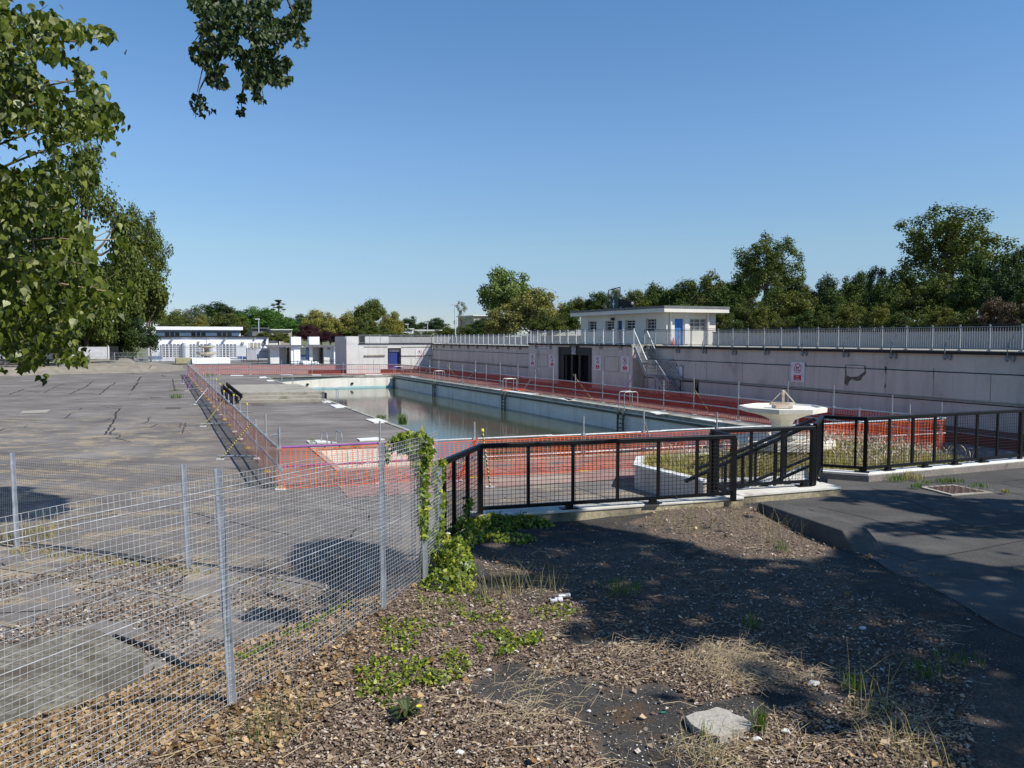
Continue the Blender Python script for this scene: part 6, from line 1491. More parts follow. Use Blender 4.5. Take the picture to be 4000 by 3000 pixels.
for z, y in ((3.0, 3.8), (3.6, 4.0), (4.3, 3.9), (5.0, 4.0), (2.6, 3.9)): mb.path([(-5.5, 3.3, z - .6), (-4.2, 3.6, z), (-2.9, y, z + .15)], [.07, .04, .015], 6)
mb.build('trunk', m_bark, pop)
# ---------- hanging branch + shade canopy of the second poplar ----------
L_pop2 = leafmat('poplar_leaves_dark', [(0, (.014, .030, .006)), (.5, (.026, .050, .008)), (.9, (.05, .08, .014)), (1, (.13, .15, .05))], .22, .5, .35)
POLY2 = [cx(*p) for p in [(1215, -40), (1240, 60), (1310, 110), (1280, 190), (1310, 240), (1225, 285), (1245, 390), (1330, 430), (1340, 530), (1440, 572), (1490, 540), (1480, 500), (1430, 480), (1500, 470), (1490, 420), (1400, 400), (1440, 350), (1520, 370), (1530, 420), (1580, 470), (1570, 540), (1640, 580), (1640, 640), (1720, 670), (1740, 600), (1770, 550), (1860, 545), (1890, 500), (1840, 470), (1900, 410), (1850, 350), (1900, 290), (1980, 300), (1990, 240), (1940, 200), (2000, 170), (2015, 60), (2030, -40)]]
T1 = [cx(*p) for p in [(1240, 600), (1340, 600), (1330, 660), (1400, 710), (1340, 750), (1260, 740), (1225, 670)]]; T2 = [cx(*p) for p in [(1520, 605), (1590, 600), (1590, 650), (1545, 670)]]; T3 = [cx(*p) for p in [(1530, 695), (1590, 700), (1555, 750)]]
pop2 = thing('poplar_tree', 'tall poplar just outside the right edge whose shade darkens the ground', 'tree', (17.5, -3.5, .8))
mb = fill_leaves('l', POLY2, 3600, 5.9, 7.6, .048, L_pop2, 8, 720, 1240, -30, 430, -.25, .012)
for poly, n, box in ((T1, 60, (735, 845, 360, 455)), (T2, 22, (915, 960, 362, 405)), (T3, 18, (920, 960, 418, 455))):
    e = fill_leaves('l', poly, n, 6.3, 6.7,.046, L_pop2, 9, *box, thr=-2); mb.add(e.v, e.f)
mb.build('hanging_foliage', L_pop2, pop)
mb = MB()
for a, b, c, e in (((960, -60), (975, 80), (990, 200), (960, 330)), ((960, -60), (880, 100), (800, 230), (770, 360)), ((1000, -60), (1050, 60), (1090, 180), (1080, 300)), ((960, 80), (985, 180), (1010, 290), (1030, 380)), ((900, -60), (830, 40), (790, 120), (760, 160)), ((1100, -60), (1150, 60), (1170, 120), (1180, 160)), ((955, 330), (950, 350), (940, 380), (945, 430)), ((800, 230), (815, 280), (780, 350), (770, 420))):
    Y0 = rb.uniform(6.3, 7.0); mb.path([PY(*q, Y0) for q in (a, b, c, e)], [.014, .010, .006, .003], 5)
mb.path([(-5.4, 3.4, 8.2), (-4.6, 4.4, 9.6), (-3.2, 6.0, 9.4), (-2.15, 6.65, 7.1)], [.07, .05, .03, .014], 7)
mb.path([(-3.6, 5.6, 9.5), (-2.6, 6.4, 8.6), (-1.9, 6.6, 7.2)], [.03, .02, .010], 6)
mb.build('hanging_twigs', m_bark, pop)
SUNH = Vector((.9, -.43, 0)).normalized(); kel = 1 / math.tan(R_(EL))
SHADE = [ # polygons on ground px, z ground, density cards per m2
 ([(1880, 2020), (2130, 1990), (2300, 2040), (2560, 2080), (2700, 2110), (2900, 2180), (3120, 2190), (3250, 2140), (3400, 2110), (3900, 2230), (4400, 2160), (4800, 2300), (4800, 2800), (4100, 2900), (3600, 2790), (3350, 2690), (3200, 2590), (3000, 2560), (2850, 2520), (2700, 2500), (2560, 2530), (2440, 2510), (2262, 2530), (2180, 2480), (2315, 2424), (2229, 2330), (1990, 2290), (1900, 2250), (2060, 2230), (1880, 2180), (1800, 2150)], .82),
 ([(3290, 1915), (3500, 1918), (3760, 1945), (4150, 1960), (4700, 1980), (4700, 2090), (4200, 2070), (3950, 2035), (3700, 2030), (3430, 1975), (3200, 1960)], .82),
 ([(3380, 2060), (3560, 2030), (3900, 2020), (4500, 2050), (4500, 2125), (4000, 2110), (3700, 2085), (3500, 2095)], .82),
 ([(2830, 2610), (2960, 2600), (3150, 2690), (3300, 2800), (3240, 2870), (3050, 2780), (2900, 2700)], .82),
 ([(3330, 2700), (3600, 2780), (3800, 2800), (4300, 2800), (4300, 3350), (3850, 3250), (3640, 3010), (3470, 2880), (3350, 2800)], .82),
 ([(3320, 2120), (3500, 2150), (3620, 2210), (3400, 2200)], .82),
 ([(1120, 2130), (1300, 2100), (1560, 2160), (1640, 2260), (1600, 2340), (1380, 2330), (1180, 2250)], 0.0),
 ([(-300, 1905), (60, 1900), (230, 1945), (285, 1985), (200, 2025), (-300, 2050)], 0.0),
 ([(3660, 1680), (4200, 1730), (4500, 1900), (4050, 1880), (3640, 1800)], 0.0)]
rs = random.Random(21); mb = MB(); clumps = []
for gi, (poly, zg) in enumerate(SHADE):
    W3 = [G(u, v, zg) for u, v in poly]; xs = [p.x for p in W3]; ys = [p.y for p in W3]; P2 = [(p.x, p.y) for p in W3]
    A = abs(sum(P2[i - 1][0] * P2[i][1] - P2[i][0] * P2[i - 1][1] for i in range(len(P2)))) / 2
    base = (11.5, 12.5, 11.5, 11, 11, 11, 11.5, 13.5, 13)[gi]
    n = int(A * (230 if gi in (0, 1, 6, 7, 8) else 150)); k = 0
    while k < n:
        x = rs.uniform(min(xs), max(xs)); y = rs.uniform(min(ys), max(ys))
        nx_ = x + .35 * noise.noise(Vector((x * .9, y * .9, 1))); ny_ = y + .35 * noise.noise(Vector((x * .9, y * .9, 4)))
        if not inpoly(nx_, ny_, P2): 
            if rs.random() > .0015: continue
        gap = noise.noise(Vector((x * 1.6, y * 1.6, 30))) + .5 * noise.noise(Vector((x * 4, y * 4, 31)))
        if gap > .56 and gi < 6: 
            k += .35; continue
        h = base + rs.gauss(0, .7) + 1.2 * noise.noise(Vector((x * .3, y * .3, 8)))
        p = Vector((x, y, 0)) + SUNH * ((h - zg) * kel) + UP * h
        nn = Vector((rs.gauss(0, .6), rs.gauss(0, .6), rs.gauss(0, .6))) + SUNH * .5 + UP * .6; nn.normalize(); a = nn.cross(rdir(rs)); 
        if a.length < .01: continue
        a.normalize(); b = nn.cross(a); s = rs.uniform(.07, .15); a *= s; b *= s * .7
        mb.add([p - a, p - b, p + a, p + b], [(0, 1, 2, 3)]); k += 1
        if rs.random() < .004: clumps.append(p)
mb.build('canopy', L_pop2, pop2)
mb = MB(); mb.path([(17.5, -3.5, .6), (17.4, -3.4, 5), (17.0, -3.2, 9), (16.5, -2.5, 13)], [.5, .4, .3, .1], 12)
for p in clumps[:16]: c0 = Vector((17.0, -3.0, rs.uniform(9.5, 12.5))); mb.path([c0, c0.lerp(p, .5) + UP * .5, p], [.05, .03, .01], 5)
mb.build('trunk', m_bark, pop2)
# ================= GROUND COVER, IVY, WEEDS, LITTER =================
rg = random.Random(77)
def scatter_leaves(n, test, size, zoff=.01, tilt=.5):
    mb = MB(); k = 0; t = 0
    while k < n and t < n * 40:
        t += 1; x, y = test()
        if x is None: continue
        z = hz(x, y) + zoff + rg.random() * .02; s = size * min(2.4, math.exp(rg.gauss(-.12, .42))); q = rg.uniform(0, 6.283); a = Vector((math.cos(q), math.sin(q), rg.gauss(0, tilt * .5))) * s * .5; b = Vector((-math.sin(q), math.cos(q), rg.gauss(0, tilt * .5))) * s * .40; c = Vector((x, y, z)); up = UP * s * rg.uniform(-.05, .28)
        mb.add([c - a, c - b * 1.0 + up, c + a, c + b + up, c], [(0, 1, 4), (1, 2, 4), (2, 3, 4), (3, 0, 4)]); k += 1
    return mb
allx = [p[0] for w in LW for p in w]
def t_litter():
    v = 1900 + 1250 * rg.random() ** 1.0; u = rg.uniform(-200, 3800); p = G(u, v, .85)
    if p.y < 3.2: return None, None
    x, y = p.x, p.y
    tx = interp(TOE, y)
    if x < tx: return None, None
    n = noise.noise(Vector((x * 1.7, y * 1.7, 9))) * .5
    l = litter(x + n, y + n * .7)
    if rg.random() > l + .035: return None, None
    return x, y
m_lit1 = leafmat('dead_leaves_brown', [(0, (.07, .045, .032)), (.35, (.17, .12, .085)), (.7, (.30, .225, .165)), (.92, (.42, .34, .265)), (1, (.60, .54, .47))], .05, .8, .15)
mb = scatter_leaves(90000, t_litter, .027); stuff(mb.build('leaf_litter', m_lit1), 'carpet of small dead brown leaves over the near ground', 'leaf litter')
mb = scatter_leaves(1500, t_litter, .042, .02, .8); stuff(mb.build('leaf_litter', leafmat('dead_leaves_mixed', [(0, (.20, .10, .04)), (.5, (.40, .27, .13)), (1, (.62, .50, .34))], .1, .7, .2)), 'scattered larger tan leaves among the small brown ones', 'leaf litter')
# bigger tan leaves near the fence and on the bank
bankpoly = [(G(u, v, .5).x, G(u, v, .5).y) for u, v in [(-300, 2870), (0, 2800), (264, 2740), (529, 2630), (740, 2570), (900, 2600), (1000, 2640), (900, 2800), (800, 3100), (-300, 3200)]]
def t_bank():
    v = rg.uniform(2400, 3100); u = rg.uniform(-200, 1500); p = G(u, v, .6); x, y = p.x, p.y
    if not (interp(TOE, y) < x < interp(FEN, y) + .9): return None, None
    if y > 10.5 and rg.random() < .6: return None, None
    if x > interp(FEN, y) and rg.random() < .7: return None, None
    return x, y
m_lit2 = leafmat('dead_leaves_tan', [(0, (.11, .06, .028)), (.3, (.24, .15, .07)), (.75, (.40, .27, .14)), (1, (.52, .38, .22))], .10, .7, .2)
mb = scatter_leaves(15000, t_bank, .042, .02, .8); stuff(mb.build('leaf_litter', m_lit2), 'drift of larger tan leaves on the bank behind the wire fence', 'leaf litter')
def t_deckl():
    v = rg.uniform(2180, 2700); u = rg.uniform(-300, 1400); p = G(u, v, 0); x, y = p.x, p.y
    if x > interp(TOE, y) + .1: return None, None
    if noise.noise(Vector((x * .9, y * .9, 2))) < rg.uniform(-.25, .35): return None, None
    return x, y
_hz = hz
hz = lambda x, y: 0.0
mb = scatter_leaves(16000, t_deckl, .036, .012, .5); stuff(mb.build('leaf_litter', m_lit1), 'scattered brown leaves on the paving between the two wire fences', 'leaf litter')
hz = _hz
# dry stalks lying on the ground
mb = MB()
for k in range(900):
    x, y = t_litter()
    if x is None: continue
    q = rg.gauss(.3, .8); L = rg.uniform(.06, .35); d = Vector((math.cos(q), math.sin(q), 0)); n = Vector((-d.y, d.x, 0)); p = Vector((x, y, hz(x, y) + .03)); w = rg.uniform(.0015, .0035); bend = n * rg.uniform(-.06, .06)
    P = [p, p + d * L * .5 + bend + UP * rg.uniform(0, .03), p + d * L]; mb.path(P, w, 3, False)
m_straw = M('straw', (.52, .42, .26), (.38, .29, .17), 9, .8)
stuff(mb.build('dry_stalks', m_straw), 'dry pale stalks and grass stems lying over the near ground', 'dry grass')
# tangled dry grass tufts lying near centre bottom
mb = MB()
for (cu, cv, n, sp) in ((2850, 2560, 110, .22), (2760, 2600, 60, .18), (2870, 2650, 70, .16), (2000, 2790, 60, .25), (3060, 2640, 40, .2), (2700, 2950, 50, .2), (3500, 2830, 60, .25), (2500, 2540, 50, .3), (2150, 2680, 40, .3), (2900, 2880, 40, .3)):
    c = G(cu, cv, .84)
    for i in range(int(n * 1.8)):
        p = c + Vector((rg.gauss(0, sp), rg.gauss(0, sp * .8), .01)); q = rg.gauss(.2, .9); L = rg.uniform(.12, .42); d = Vector((math.cos(q), math.sin(q), 0)); mb.path([p, p + d * L * .4 + UP * rg.uniform(.01, .10), p + d * L * .8 + Vector((-d.y, d.x, 0)) * rg.uniform(-.08, .08) + UP * rg.uniform(0, .05)], .0013, 3, False)
stuff(mb.build('dry_grass', m_straw), 'tangled patches of dry yellow grass on the dark asphalt', 'dry grass')
# ivy
m_ivy = leafmat('ivy_leaves', [(0, (.06, .11, .012)), (.4, (.13, .19, .018)), (.75, (.25, .31, .03)), (1, (.46, .46, .05))], .3, .45, .4)
def ivy(mb, p, size, out):
    d = Vector((rg.gauss(0, .6), rg.gauss(0, .6), rg.gauss(-.5, .5))) ; n = out + Vector((rg.gauss(0, .6), rg.gauss(0, .6), rg.gauss(.2, .6)))
    d = d.normalized(); n = (n - d * n.dot(d)).normalized(); w = d.cross(n); s = size * rg.uniform(.55, 1.2)
    mb.add([p, p + d * s * .15 + w * s * .5, p + d * s * .42 + w * s * .24, p + d * s, p + d * s * .42 - w * s * .24, p + d * s * .15 - w * s * .5], [(0, 1, 2, 3), (0, 3, 4, 5)])
iv = thing('ivy_plant', 'bright green ivy climbing the end post of the wire fence and the black panel', 'climbing plant', (-1.1, 10.3, .8))
def pxivy(mb, poly, n, Y0, Y1, size, thr=-.3):
    xs = [p[0] for p in poly]; ys = [p[1] for p in poly]; k = 0; t = 0
    while k < n and t < n * 20:
        t += 1; u = rg.uniform(min(xs), max(xs)); v = rg.uniform(min(ys), max(ys))
        if not inpoly(u, v, poly) or noise.noise(Vector((u * .03, v * .03, 3))) < thr: continue
        ivy(mb, PY(u, v, rg.uniform(Y0, Y1)), size, Vector((.2, -1, .2))); k += 1
I4 = lambda x, y: (1080 + x * .3707, 1640 + y * .3707)
mb = MB()
pxivy(mb, [I4(*p) for p in [(1230, 180), (1290, 140), (1400, 115), (1530, 115), (1600, 170), (1640, 200), (1630, 260), (1650, 330), (1640, 400), (1600, 520), (1500, 600), (1480, 500), (1430, 420), (1390, 350), (1300, 340), (1230, 230)]], 620, 10.0, 10.45, .085)
pxivy(mb, [I4(*p) for p in [(1110, 250), (1240, 190), (1260, 300), (1200, 380), (1190, 430), (1100, 500), (1080, 480), (1150, 370), (1100, 330)]], 70, 10.0, 10.2, .07, -2)
pxivy(mb, [I4(*p) for p in [(1490, 560), (1600, 520), (1590, 700), (1600, 800), (1590, 950), (1600, 1050), (1590, 1250), (1530, 1250), (1500, 1000), (1500, 800), (1480, 650)]], 480, 10.0, 10.4, .075)
pxivy(mb, [I4(*p) for p in [(1640, 440), (1750, 420), (1810, 430), (1780, 480), (1760, 560), (1770, 640), (1740, 700), (1780, 800), (1780, 950), (1760, 1080), (1740, 1240), (1650, 1240), (1690, 1000), (1650, 940), (1680, 800), (1640, 640)]], 520, 10.9, 11.5, .075)
pxivy(mb, [I4(*p) for p in [(1990, 830), (2060, 800), (2060, 880), (2000, 1000), (2000, 1080), (1980, 1100)]], 60, 12.5, 12.8, .09, -2)
mb.build('leaves', m_ivy, iv)
mb = MB()
for (a, b, Y) in (((1645, 2250), (1640, 1700), 10.25), ((1720, 2200), (1712, 1810), 11.1), ((1660, 2250), (1665, 1760), 10.3)):
    mb.path([PY(a[0] + (b[0] - a[0]) * i / 8 + rg.uniform(-6, 6), a[1] + (b[1] - a[1]) * i / 8, Y) for i in range(9)], .012, 5)
mb.build('stems', m_bark, iv)
iv2 = thing('ivy_mound', 'thick mound of bright ivy at the foot of the fence end', 'ivy', (-.6, 10.8, .8))
mb = MB()
def mound(cx_, cy_, rx, ry, h, n, size, sh=False):
    for i in range(n):
        q = rg.uniform(0, 6.283); r = math.sqrt(rg.random()); x = cx_ + math.cos(q) * rx * r; y = cy_ + math.sin(q) * ry * r; z = max(hz(x, y), .78) + h * (1 - r ** 2) * rg.uniform(.55, 1.05) + .02
        ivy(mb, Vector((x, y, z)), size, Vector((math.cos(q) * r, math.sin(q) * r - .2, .8)))
for (u, v, rx, ry, h, n) in ((1780, 2240, .28, .45, .46, 800), (1810, 2120, .34, .45, .36, 650), (1710, 2210, .22, .5, .55, 500), (1750, 2300, .35, .3, .22, 350), (1880, 2080, .25, .3, .22, 260)):
    c = G(u, v, .82); mound(c.x, c.y, rx, ry, h, n, .07)
mb.build('leaves', m_ivy, iv2)
iv3 = thing('ivy_mound', 'dark shaded ivy spreading along the low wall below the long black railing', 'ivy', (.4, 13.2, .8)); mb = MB()
for (u, v, rx, ry, h, n) in ((1940, 2065, .4, .3, .22, 500), (2050, 2050, .5, .25, .16, 500), (1990, 2110, .45, .3, .10, 300)):
    c = G(u, v, .82); mound(c.x, c.y, rx, ry, h, n, .07)
mb.build('leaves', m_ivy, iv3)
# ivy ground cover patches
mb = MB()
for poly, n in (([(1380, 2620), (1500, 2540), (1640, 2500), (1800, 2530), (1840, 2600), (1780, 2650), (1700, 2680), (1600, 2700), (1400, 2720)], 1300), ([(1840, 2480), (2000, 2440), (2130, 2450), (2120, 2500), (2000, 2550), (1880, 2560)], 700), ([(2060, 2380), (2180, 2350), (2260, 2360), (2300, 2420), (2200, 2430), (2080, 2410)], 160), ([(900, 2500), (1300, 2330), (1420, 2330), (1200, 2430), (950, 2560)], 900), ([(1450, 2720), (1600, 2700), (1640, 2720), (1500, 2780)], 60), ([(1620, 2330), (1960, 2330), (2000, 2420), (1700, 2450)], 380), ([(1400, 2460), (1560, 2420), (1700, 2440), (1640, 2500), (1450, 2540)], 330)):
    xs = [p[0] for p in poly]; ys = [p[1] for p in poly]; k = 0
    while k < n:
        u = rg.uniform(min(xs), max(xs)); v = rg.uniform(min(ys), max(ys))
        if not inpoly(u, v, poly): continue
        p = G(u, v, .84); k += .5
        if noise.noise(Vector((p.x * 3, p.y * 3, 6))) < -.12: continue
        p.z = hz(p.x, p.y) + rg.uniform(.01, .07); ivy(mb, p, .048, Vector((0, -.2, 1))); k += .5
stuff(mb.build('ivy_ground_cover', m_ivy), 'low green and yellow ivy creeping over the dead leaves', 'ivy')
# grass blades
def blades(mb, c, n, h, spread, w=.004, lean=.35, jit=.4):
    for i in range(n):
        p = Vector((c.x + max(-1.7, min(1.7, rg.gauss(0, 1))) * spread, c.y + max(-1.7, min(1.7, rg.gauss(0, 1))) * spread, c.z)); q = rg.uniform(0, 6.283); L = h * rg.uniform(1 - jit, 1 + jit * .5); d = Vector((math.cos(q), math.sin(q), 0)); s = Vector((-d.y, d.x, 0)) * w; m = p + UP * L * .55 + d * L * lean * .3; t = p + UP * L * rg.uniform(.8, 1) + d * L * lean * rg.uniform(.4, 1.3)
        mb.add([p - s, p + s, m + s * .8, m - s * .8, t], [(0, 1, 2, 3), (3, 2, 4)])
m_gr = leafmat('green_blades', [(0, (.05, .12, .02)), (.6, (.12, .20, .04)), (1, (.26, .30, .08))], .3, .6, .2)
m_dry = leafmat('dry_blades', [(0, (.24, .22, .08)), (.5, (.36, .31, .14)), (1, (.52, .44, .24))], .3, .7, .2)
def tuft(u, v, z, n, h, sp, mat, lab, w=.004, name='grass_tuft', cat='weed', lean=.35):
    c = G(u, v, z); mb = MB(); blades(mb, c, n, h, sp, w, lean); mb.prism([(c.x + sp * .25 * math.cos(i * 1.05), c.y + sp * .25 * math.sin(i * 1.05)) for i in range(6)], None, c.z - .004) if False else None; o = mb.build(name, mat, loc=c); return tag(o, lab, cat)
for (u, v, n, h, sp, m, lab) in ((3498, 1876, 90, .16, .12, m_gr, 'low weed tuft at the kerb foot, left of the pair'), (3565, 1872, 110, .20, .12, m_dry, 'taller dry weed tuft at the kerb foot, right of the pair'), (3578, 1905, 50, .14, .06, m_gr, 'spiky green weed just left of the manhole cover'), (3618, 1888, 50, .08, .09, m_gr, 'flat green weed above the manhole cover corner'), (3690, 1884, 70, .10, .10, m_gr, 'green weed behind the manhole cover, left one'), (3728, 1883, 70, .12, .09, m_gr, 'green weed behind the manhole cover, right one'), (3822, 1902, 70, .09, .12, m_gr, 'spreading green weed right of the manhole cover'), (3926, 1926, 60, .10, .035, m_dry, 'small yellow weed at far right of the manhole cover')):
    tuft(u, v, .85, n, h, sp, m, lab, .006)
for (u, v, z, n, h, sp, m, lab) in ((2962, 2848, .84, 46, .22, .03, m_gr, 'upright green grass tuft at the right corner of the pale slab'), (3335, 2700, .84, 50, .20, .05, m_gr, 'green grass tuft at the shade edge near the bottom right'), (2420, 2310, .84, 110, .16, .14, m_gr, 'wide low green grass tuft in the shade right of the cans'), (3050, 2150, .84, 36, .18, .05, m_gr, 'small green tuft in the shade below the wedge kerb'), (2930, 2445, .84, 40, .15, .06, m_gr, 'green tuft deep in the shade in the middle'), (2765, 2872, .84, 12, .15, .04, m_gr, 'few thin grass blades on the near edge of the pale slab'), (3600, 2630, .84, 60, .14, .12, m_gr, 'green weeds in the crack at lower right'), (3740, 2580, .84, 60, .12, .12, m_gr, 'green weeds further along the crack at lower right')):
    tuft(u, v, z, n, h, sp, m, lab)
for k, (u, v, n, h, sp, m, lab) in enumerate(((1560, 2720, 10, .4, .1, m_gr, ''), (1890, 2330, 60, .38, .2, m_dry, 'loose tall dry grass in front of the ivy mound'), (2010, 2310, 50, .40, .2, m_dry, 'tall dry grass left of the cans'), (2150, 2300, 40, .42, .15, m_dry, 'tall dry grass stems just beside the white can'), (1700, 2390, 50, .25, .2, m_dry, 'short dry grass below the fence end post'), (2690, 2080, 40, .6, .15, m_dry, 'tall thin grass at the right end of the low wall'), (2850, 2060, 40, .6, .2, m_dry, 'tall thin grass before the white topped block'), (2580, 2060, 30, .35, .2, m_gr, 'green and dry grass on the litter heap by the low wall'), (3020, 2110, 36, .6, .2, m_dry, 'tall thin grass along the wedge kerb'), (1120, 2800, 70, .24, .15, m_dry, 'dry grass tuft right of the near fence post'), (2100, 1990 + 60, 10, .3, .1, m_dry, ''), (1010, 2900, 40, .22, .14, m_gr, 'pale green grass at the bottom near the fence'), (2800, 2990, 40, .3, .1, m_dry, 'thin grass at the bottom edge right of centre'), (3530, 2960, 50, .3, .15, m_dry, 'dry grass at the bottom right'), (3380, 2790, 30, .5, .12, m_dry, 'tall arching dry stems at lower right'))):
    if lab: tuft(u, v, .84, n, h, sp, m, lab, .0022, lean=.8)
# weeds on the deck
for (u, v, n, h, sp, lab) in ((688, 1555, 90, .35, .22, 'bushy green weed in the asphalt seam left of the barrier'), (683, 1527, 40, .22, .2, 'smaller green weed further along the same seam'), (1573, 1658, 120, .55, .10, 'tall leafy green weed growing on the left pool edge'), (1488, 1636, 60, .26, .12, 'low yellow green weed by a white slab on the pool edge'), (820, 1470, 50, .4, .25, 'green weed by the far left hoops'), (1102, 1570, 40, .35, .15, 'tiny weed at the foot of the platform steps'), (1120, 1569, 50, .4, .15, 'second tiny weed at the foot of the platform steps'), (1220, 1732, 30, .3, .06, 'green weed beside the low hoops behind the netting'), (110, 2095, 200, .35, .35, 'pale grass tuft beside the left post of the lower fence')):
    tuft(u, v, 0, n, h, sp, m_gr if 'pale' not in lab else m_dry, lab, .012 if v < 1700 else .006)
# weeds along the fence line seam
mb = MB(); fpA = G(63, 2150); fpB = G(732, 2235); fpC = G(1560, 2360)
for k in range(160):
    t = rg.random(); p = fpA.lerp(fpB, t) if rg.random() < .7 else fpB.lerp(fpC, t); blades(mb, P3(p + Vector((0, rg.gauss(0, .1), 0)), .0), 7, .07, .05, .006)
stuff(mb.build('seam_weeds', m_dry), 'line of small dry weeds along the foot of the lower fence', 'weeds')
# dandelion
c = G(1590, 2790, .85); o = thing('dandelion', 'dark leafy dandelion plant with a yellow flower near the bottom left', 'weed', c); mb = MB()
for i in range(46):
    q = rg.uniform(0, 6.283); L = rg.uniform(.09, .2); d = Vector((math.cos(q), math.sin(q), 0)); s = Vector((-d.y, d.x, 0)) * .014; e = rg.uniform(.3, 1.3); P = [c, c + d * L * .5 + UP * L * .5 * e, c + d * L + UP * L * .5 * e]
    mb.add([P[0] - s * .3, P[0] + s * .3, P[1] + s, P[1] - s, P[2] + s * .3, P[2] - s * .3], [(0, 1, 2, 3), (3, 2, 4, 5)])
mb.build('leaves', leafmat('dandelion_leaves', [(0, (.04, .07, .02)), (.6, (.07, .10, .03)), (1, (.14, .07, .04))], .2), o)
f = G(1638, 2760, .97); mb = MB(); mb.path([c, c.lerp(f, .5) + UP * .05, f], .003, 4); mb.build('stalk', m_gr, o); mb = MB()
for i in range(18): q = i * .349; d = Vector((math.cos(q), math.sin(q), .25)); s = Vector((-d.y, d.x, 0)) * .006; mb.add([f - s, f + s, f + d * .026 + s, f + d * .026 - s], [(0, 1, 2, 3)])
mb.build('flower', m_yellow, o)
# grass planter fill
mb = MB(); k = 0
gx = [p.x for p in a_in]; gy = [p.y for p in a_in]; AP = [(p.x, p.y) for p in a_in]
while k < 26000:
    x = rg.uniform(min(gx), max(gx)); y = rg.uniform(min(gy), max(gy))
    if not inpoly(x, y, AP): continue
    k += 1; h = .32 + .14 * noise.noise(Vector((x, y, 0))); 
    if x > 8.6: h += .14 * min(1, (x - 8.6) / 1.5)
    blades(mb, Vector((x, y, .48)), 1, h, .01, .010, .45, .35)
gg = mb.build('tall_grass', leafmat('meadow_blades', [(0, (.20, .21, .05)), (.35, (.33, .30, .09)), (.7, (.50, .42, .18)), (1, (.66, .55, .32))], .3, .7, .2)); stuff(gg, 'thick tall yellowing grass filling the walled bed round the fountain', 'grass')
mb = MB(); k = 0
while k < 420:
    x = rg.uniform(min(gx), max(gx)); y = rg.uniform(min(gy), max(gy))
    if not inpoly(x, y, AP) or (x < 8.6 and rg.random() < .88): continue
    k += 1; q = rg.uniform(0, 6.28); d = Vector((math.cos(q), math.sin(q), 0)); h = rg.uniform(.5, .78); p = Vector((x, y, .48)); a = p + UP * h * .8 + d * .06; b = p + UP * h + d * .18; mb.path([p, a], .004, 3, False); mb.path([a, a.lerp(b, .5) + UP * .02, b], [.008, .018, .005], 4)
stuff(mb.build('seed_heads', M('seed_heads', (.56, .47, .34), (.44, .36, .26), 6, .9)), 'pale feathery seed heads standing above the tall grass', 'grass')
# dark shrub in planter
c = G(2790, 1835, .5); c = Vector((5.0, 20.0, .5)); o = thing('bramble', 'dark leafy weed clump in the grass bed behind the black railing', 'weed', c); mb = MB()
for i in range(500): d = rdir(rg); ivy(mb, c + Vector((d.x * .4, d.y * .4, .25 + d.z * .28)), .06, d)
mb.build('leaves', LM('bramble_leaves', (.05, .06, .02), (.08, .09, .03), (.14, .12, .05)), o)
# ---------- litter ----------
def can(u, v, yaw, lab, crushed=False, top=m_rust):
    c = G(u, v, .84); c.z = hz(c.x, c.y) + .045; o = thing('drink_can', lab, 'can', c); d = Vector((math.cos(yaw), math.sin(yaw), .04)).normalized(); mb = MB(); L = .155; r = .033
    P = [c - d * L / 2, c - d * (L / 2 - .012), c + d * .0, c + d * .012, c + d * (L / 2 - .015), c + d * L / 2]; mb.path(P, [r * .8, r, r * (.8 if crushed else 1), r * (.75 if crushed else .97), r, r * .8], 16); mb.build('body', m_signwhite if not crushed else m_galv, o, smooth=False)
    mb = MB(); mb.path([c - d * (L / 2 + .003), c - d * (L / 2 - .004)], [r * .78, r * .82], 16); mb.build('rusty_end', top, o)
    if not crushed:
        s = d.cross(UP).normalized(); mb = MB()
        for (a, b, q0, q1) in ((-.06, -.012, .9, 2.0), (.008, .014, 0, 6.28), (.022, .026, 0, 6.28)):
            n = 10; R0 = r * 1.02
            for i in range(n):
                x0_ = q0 + (q1 - q0) * i / n; x1_ = q0 + (q1 - q0) * (i + 1) / n; f = lambda q: (s * math.cos(q) + s.cross(d) * math.sin(q)) * R0
                mb.quad(c + d * a + f(x0_), c + d * b + f(x0_), c + d * b + f(x1_), c + d * a + f(x1_))
        mb.build('printed_band', m_signblack, o)
can(2172, 2346, .22, 'white drink can with dark print and a rusty open end lying in the ivy')
can(2203, 2329, .15, 'dull silver drink can lying just behind the white can', True, m_galv)
c = G(2590, 2773, .84); c.z = hz(c.x, c.y) + .012; mb = MB(); mb.tube(c - Vector((.02, .004, 0)), c + Vector((.02, .006, 0)), .009, 8); tag(mb.build('lighter', M('green_plastic', (.02, .22, .16), None, 3, .4)), 'small green plastic lighter on the dark asphalt', 'lighter')
px = [(2678, 2808), (2720, 2790), (2760, 2785), (2800, 2771), (2850, 2785), (2862, 2797), (2905, 2812), (2948, 2843), (2900, 2858), (2845, 2862), (2860, 2874), (2812, 2887), (2760, 2876), (2700, 2838)]
mb = MB(); mb.prism([(G(u, v, .84).x, G(u, v, .84).y) for u, v in px], .7, .862); tag(mb.build('stone_slab', M('pale_patch', (.42, .39, .34), (.36, .33, .29), 3, .9, fine=.2, bmp=.3)), 'pale ragged edged patch of concrete in the dark asphalt at the bottom', 'slab')
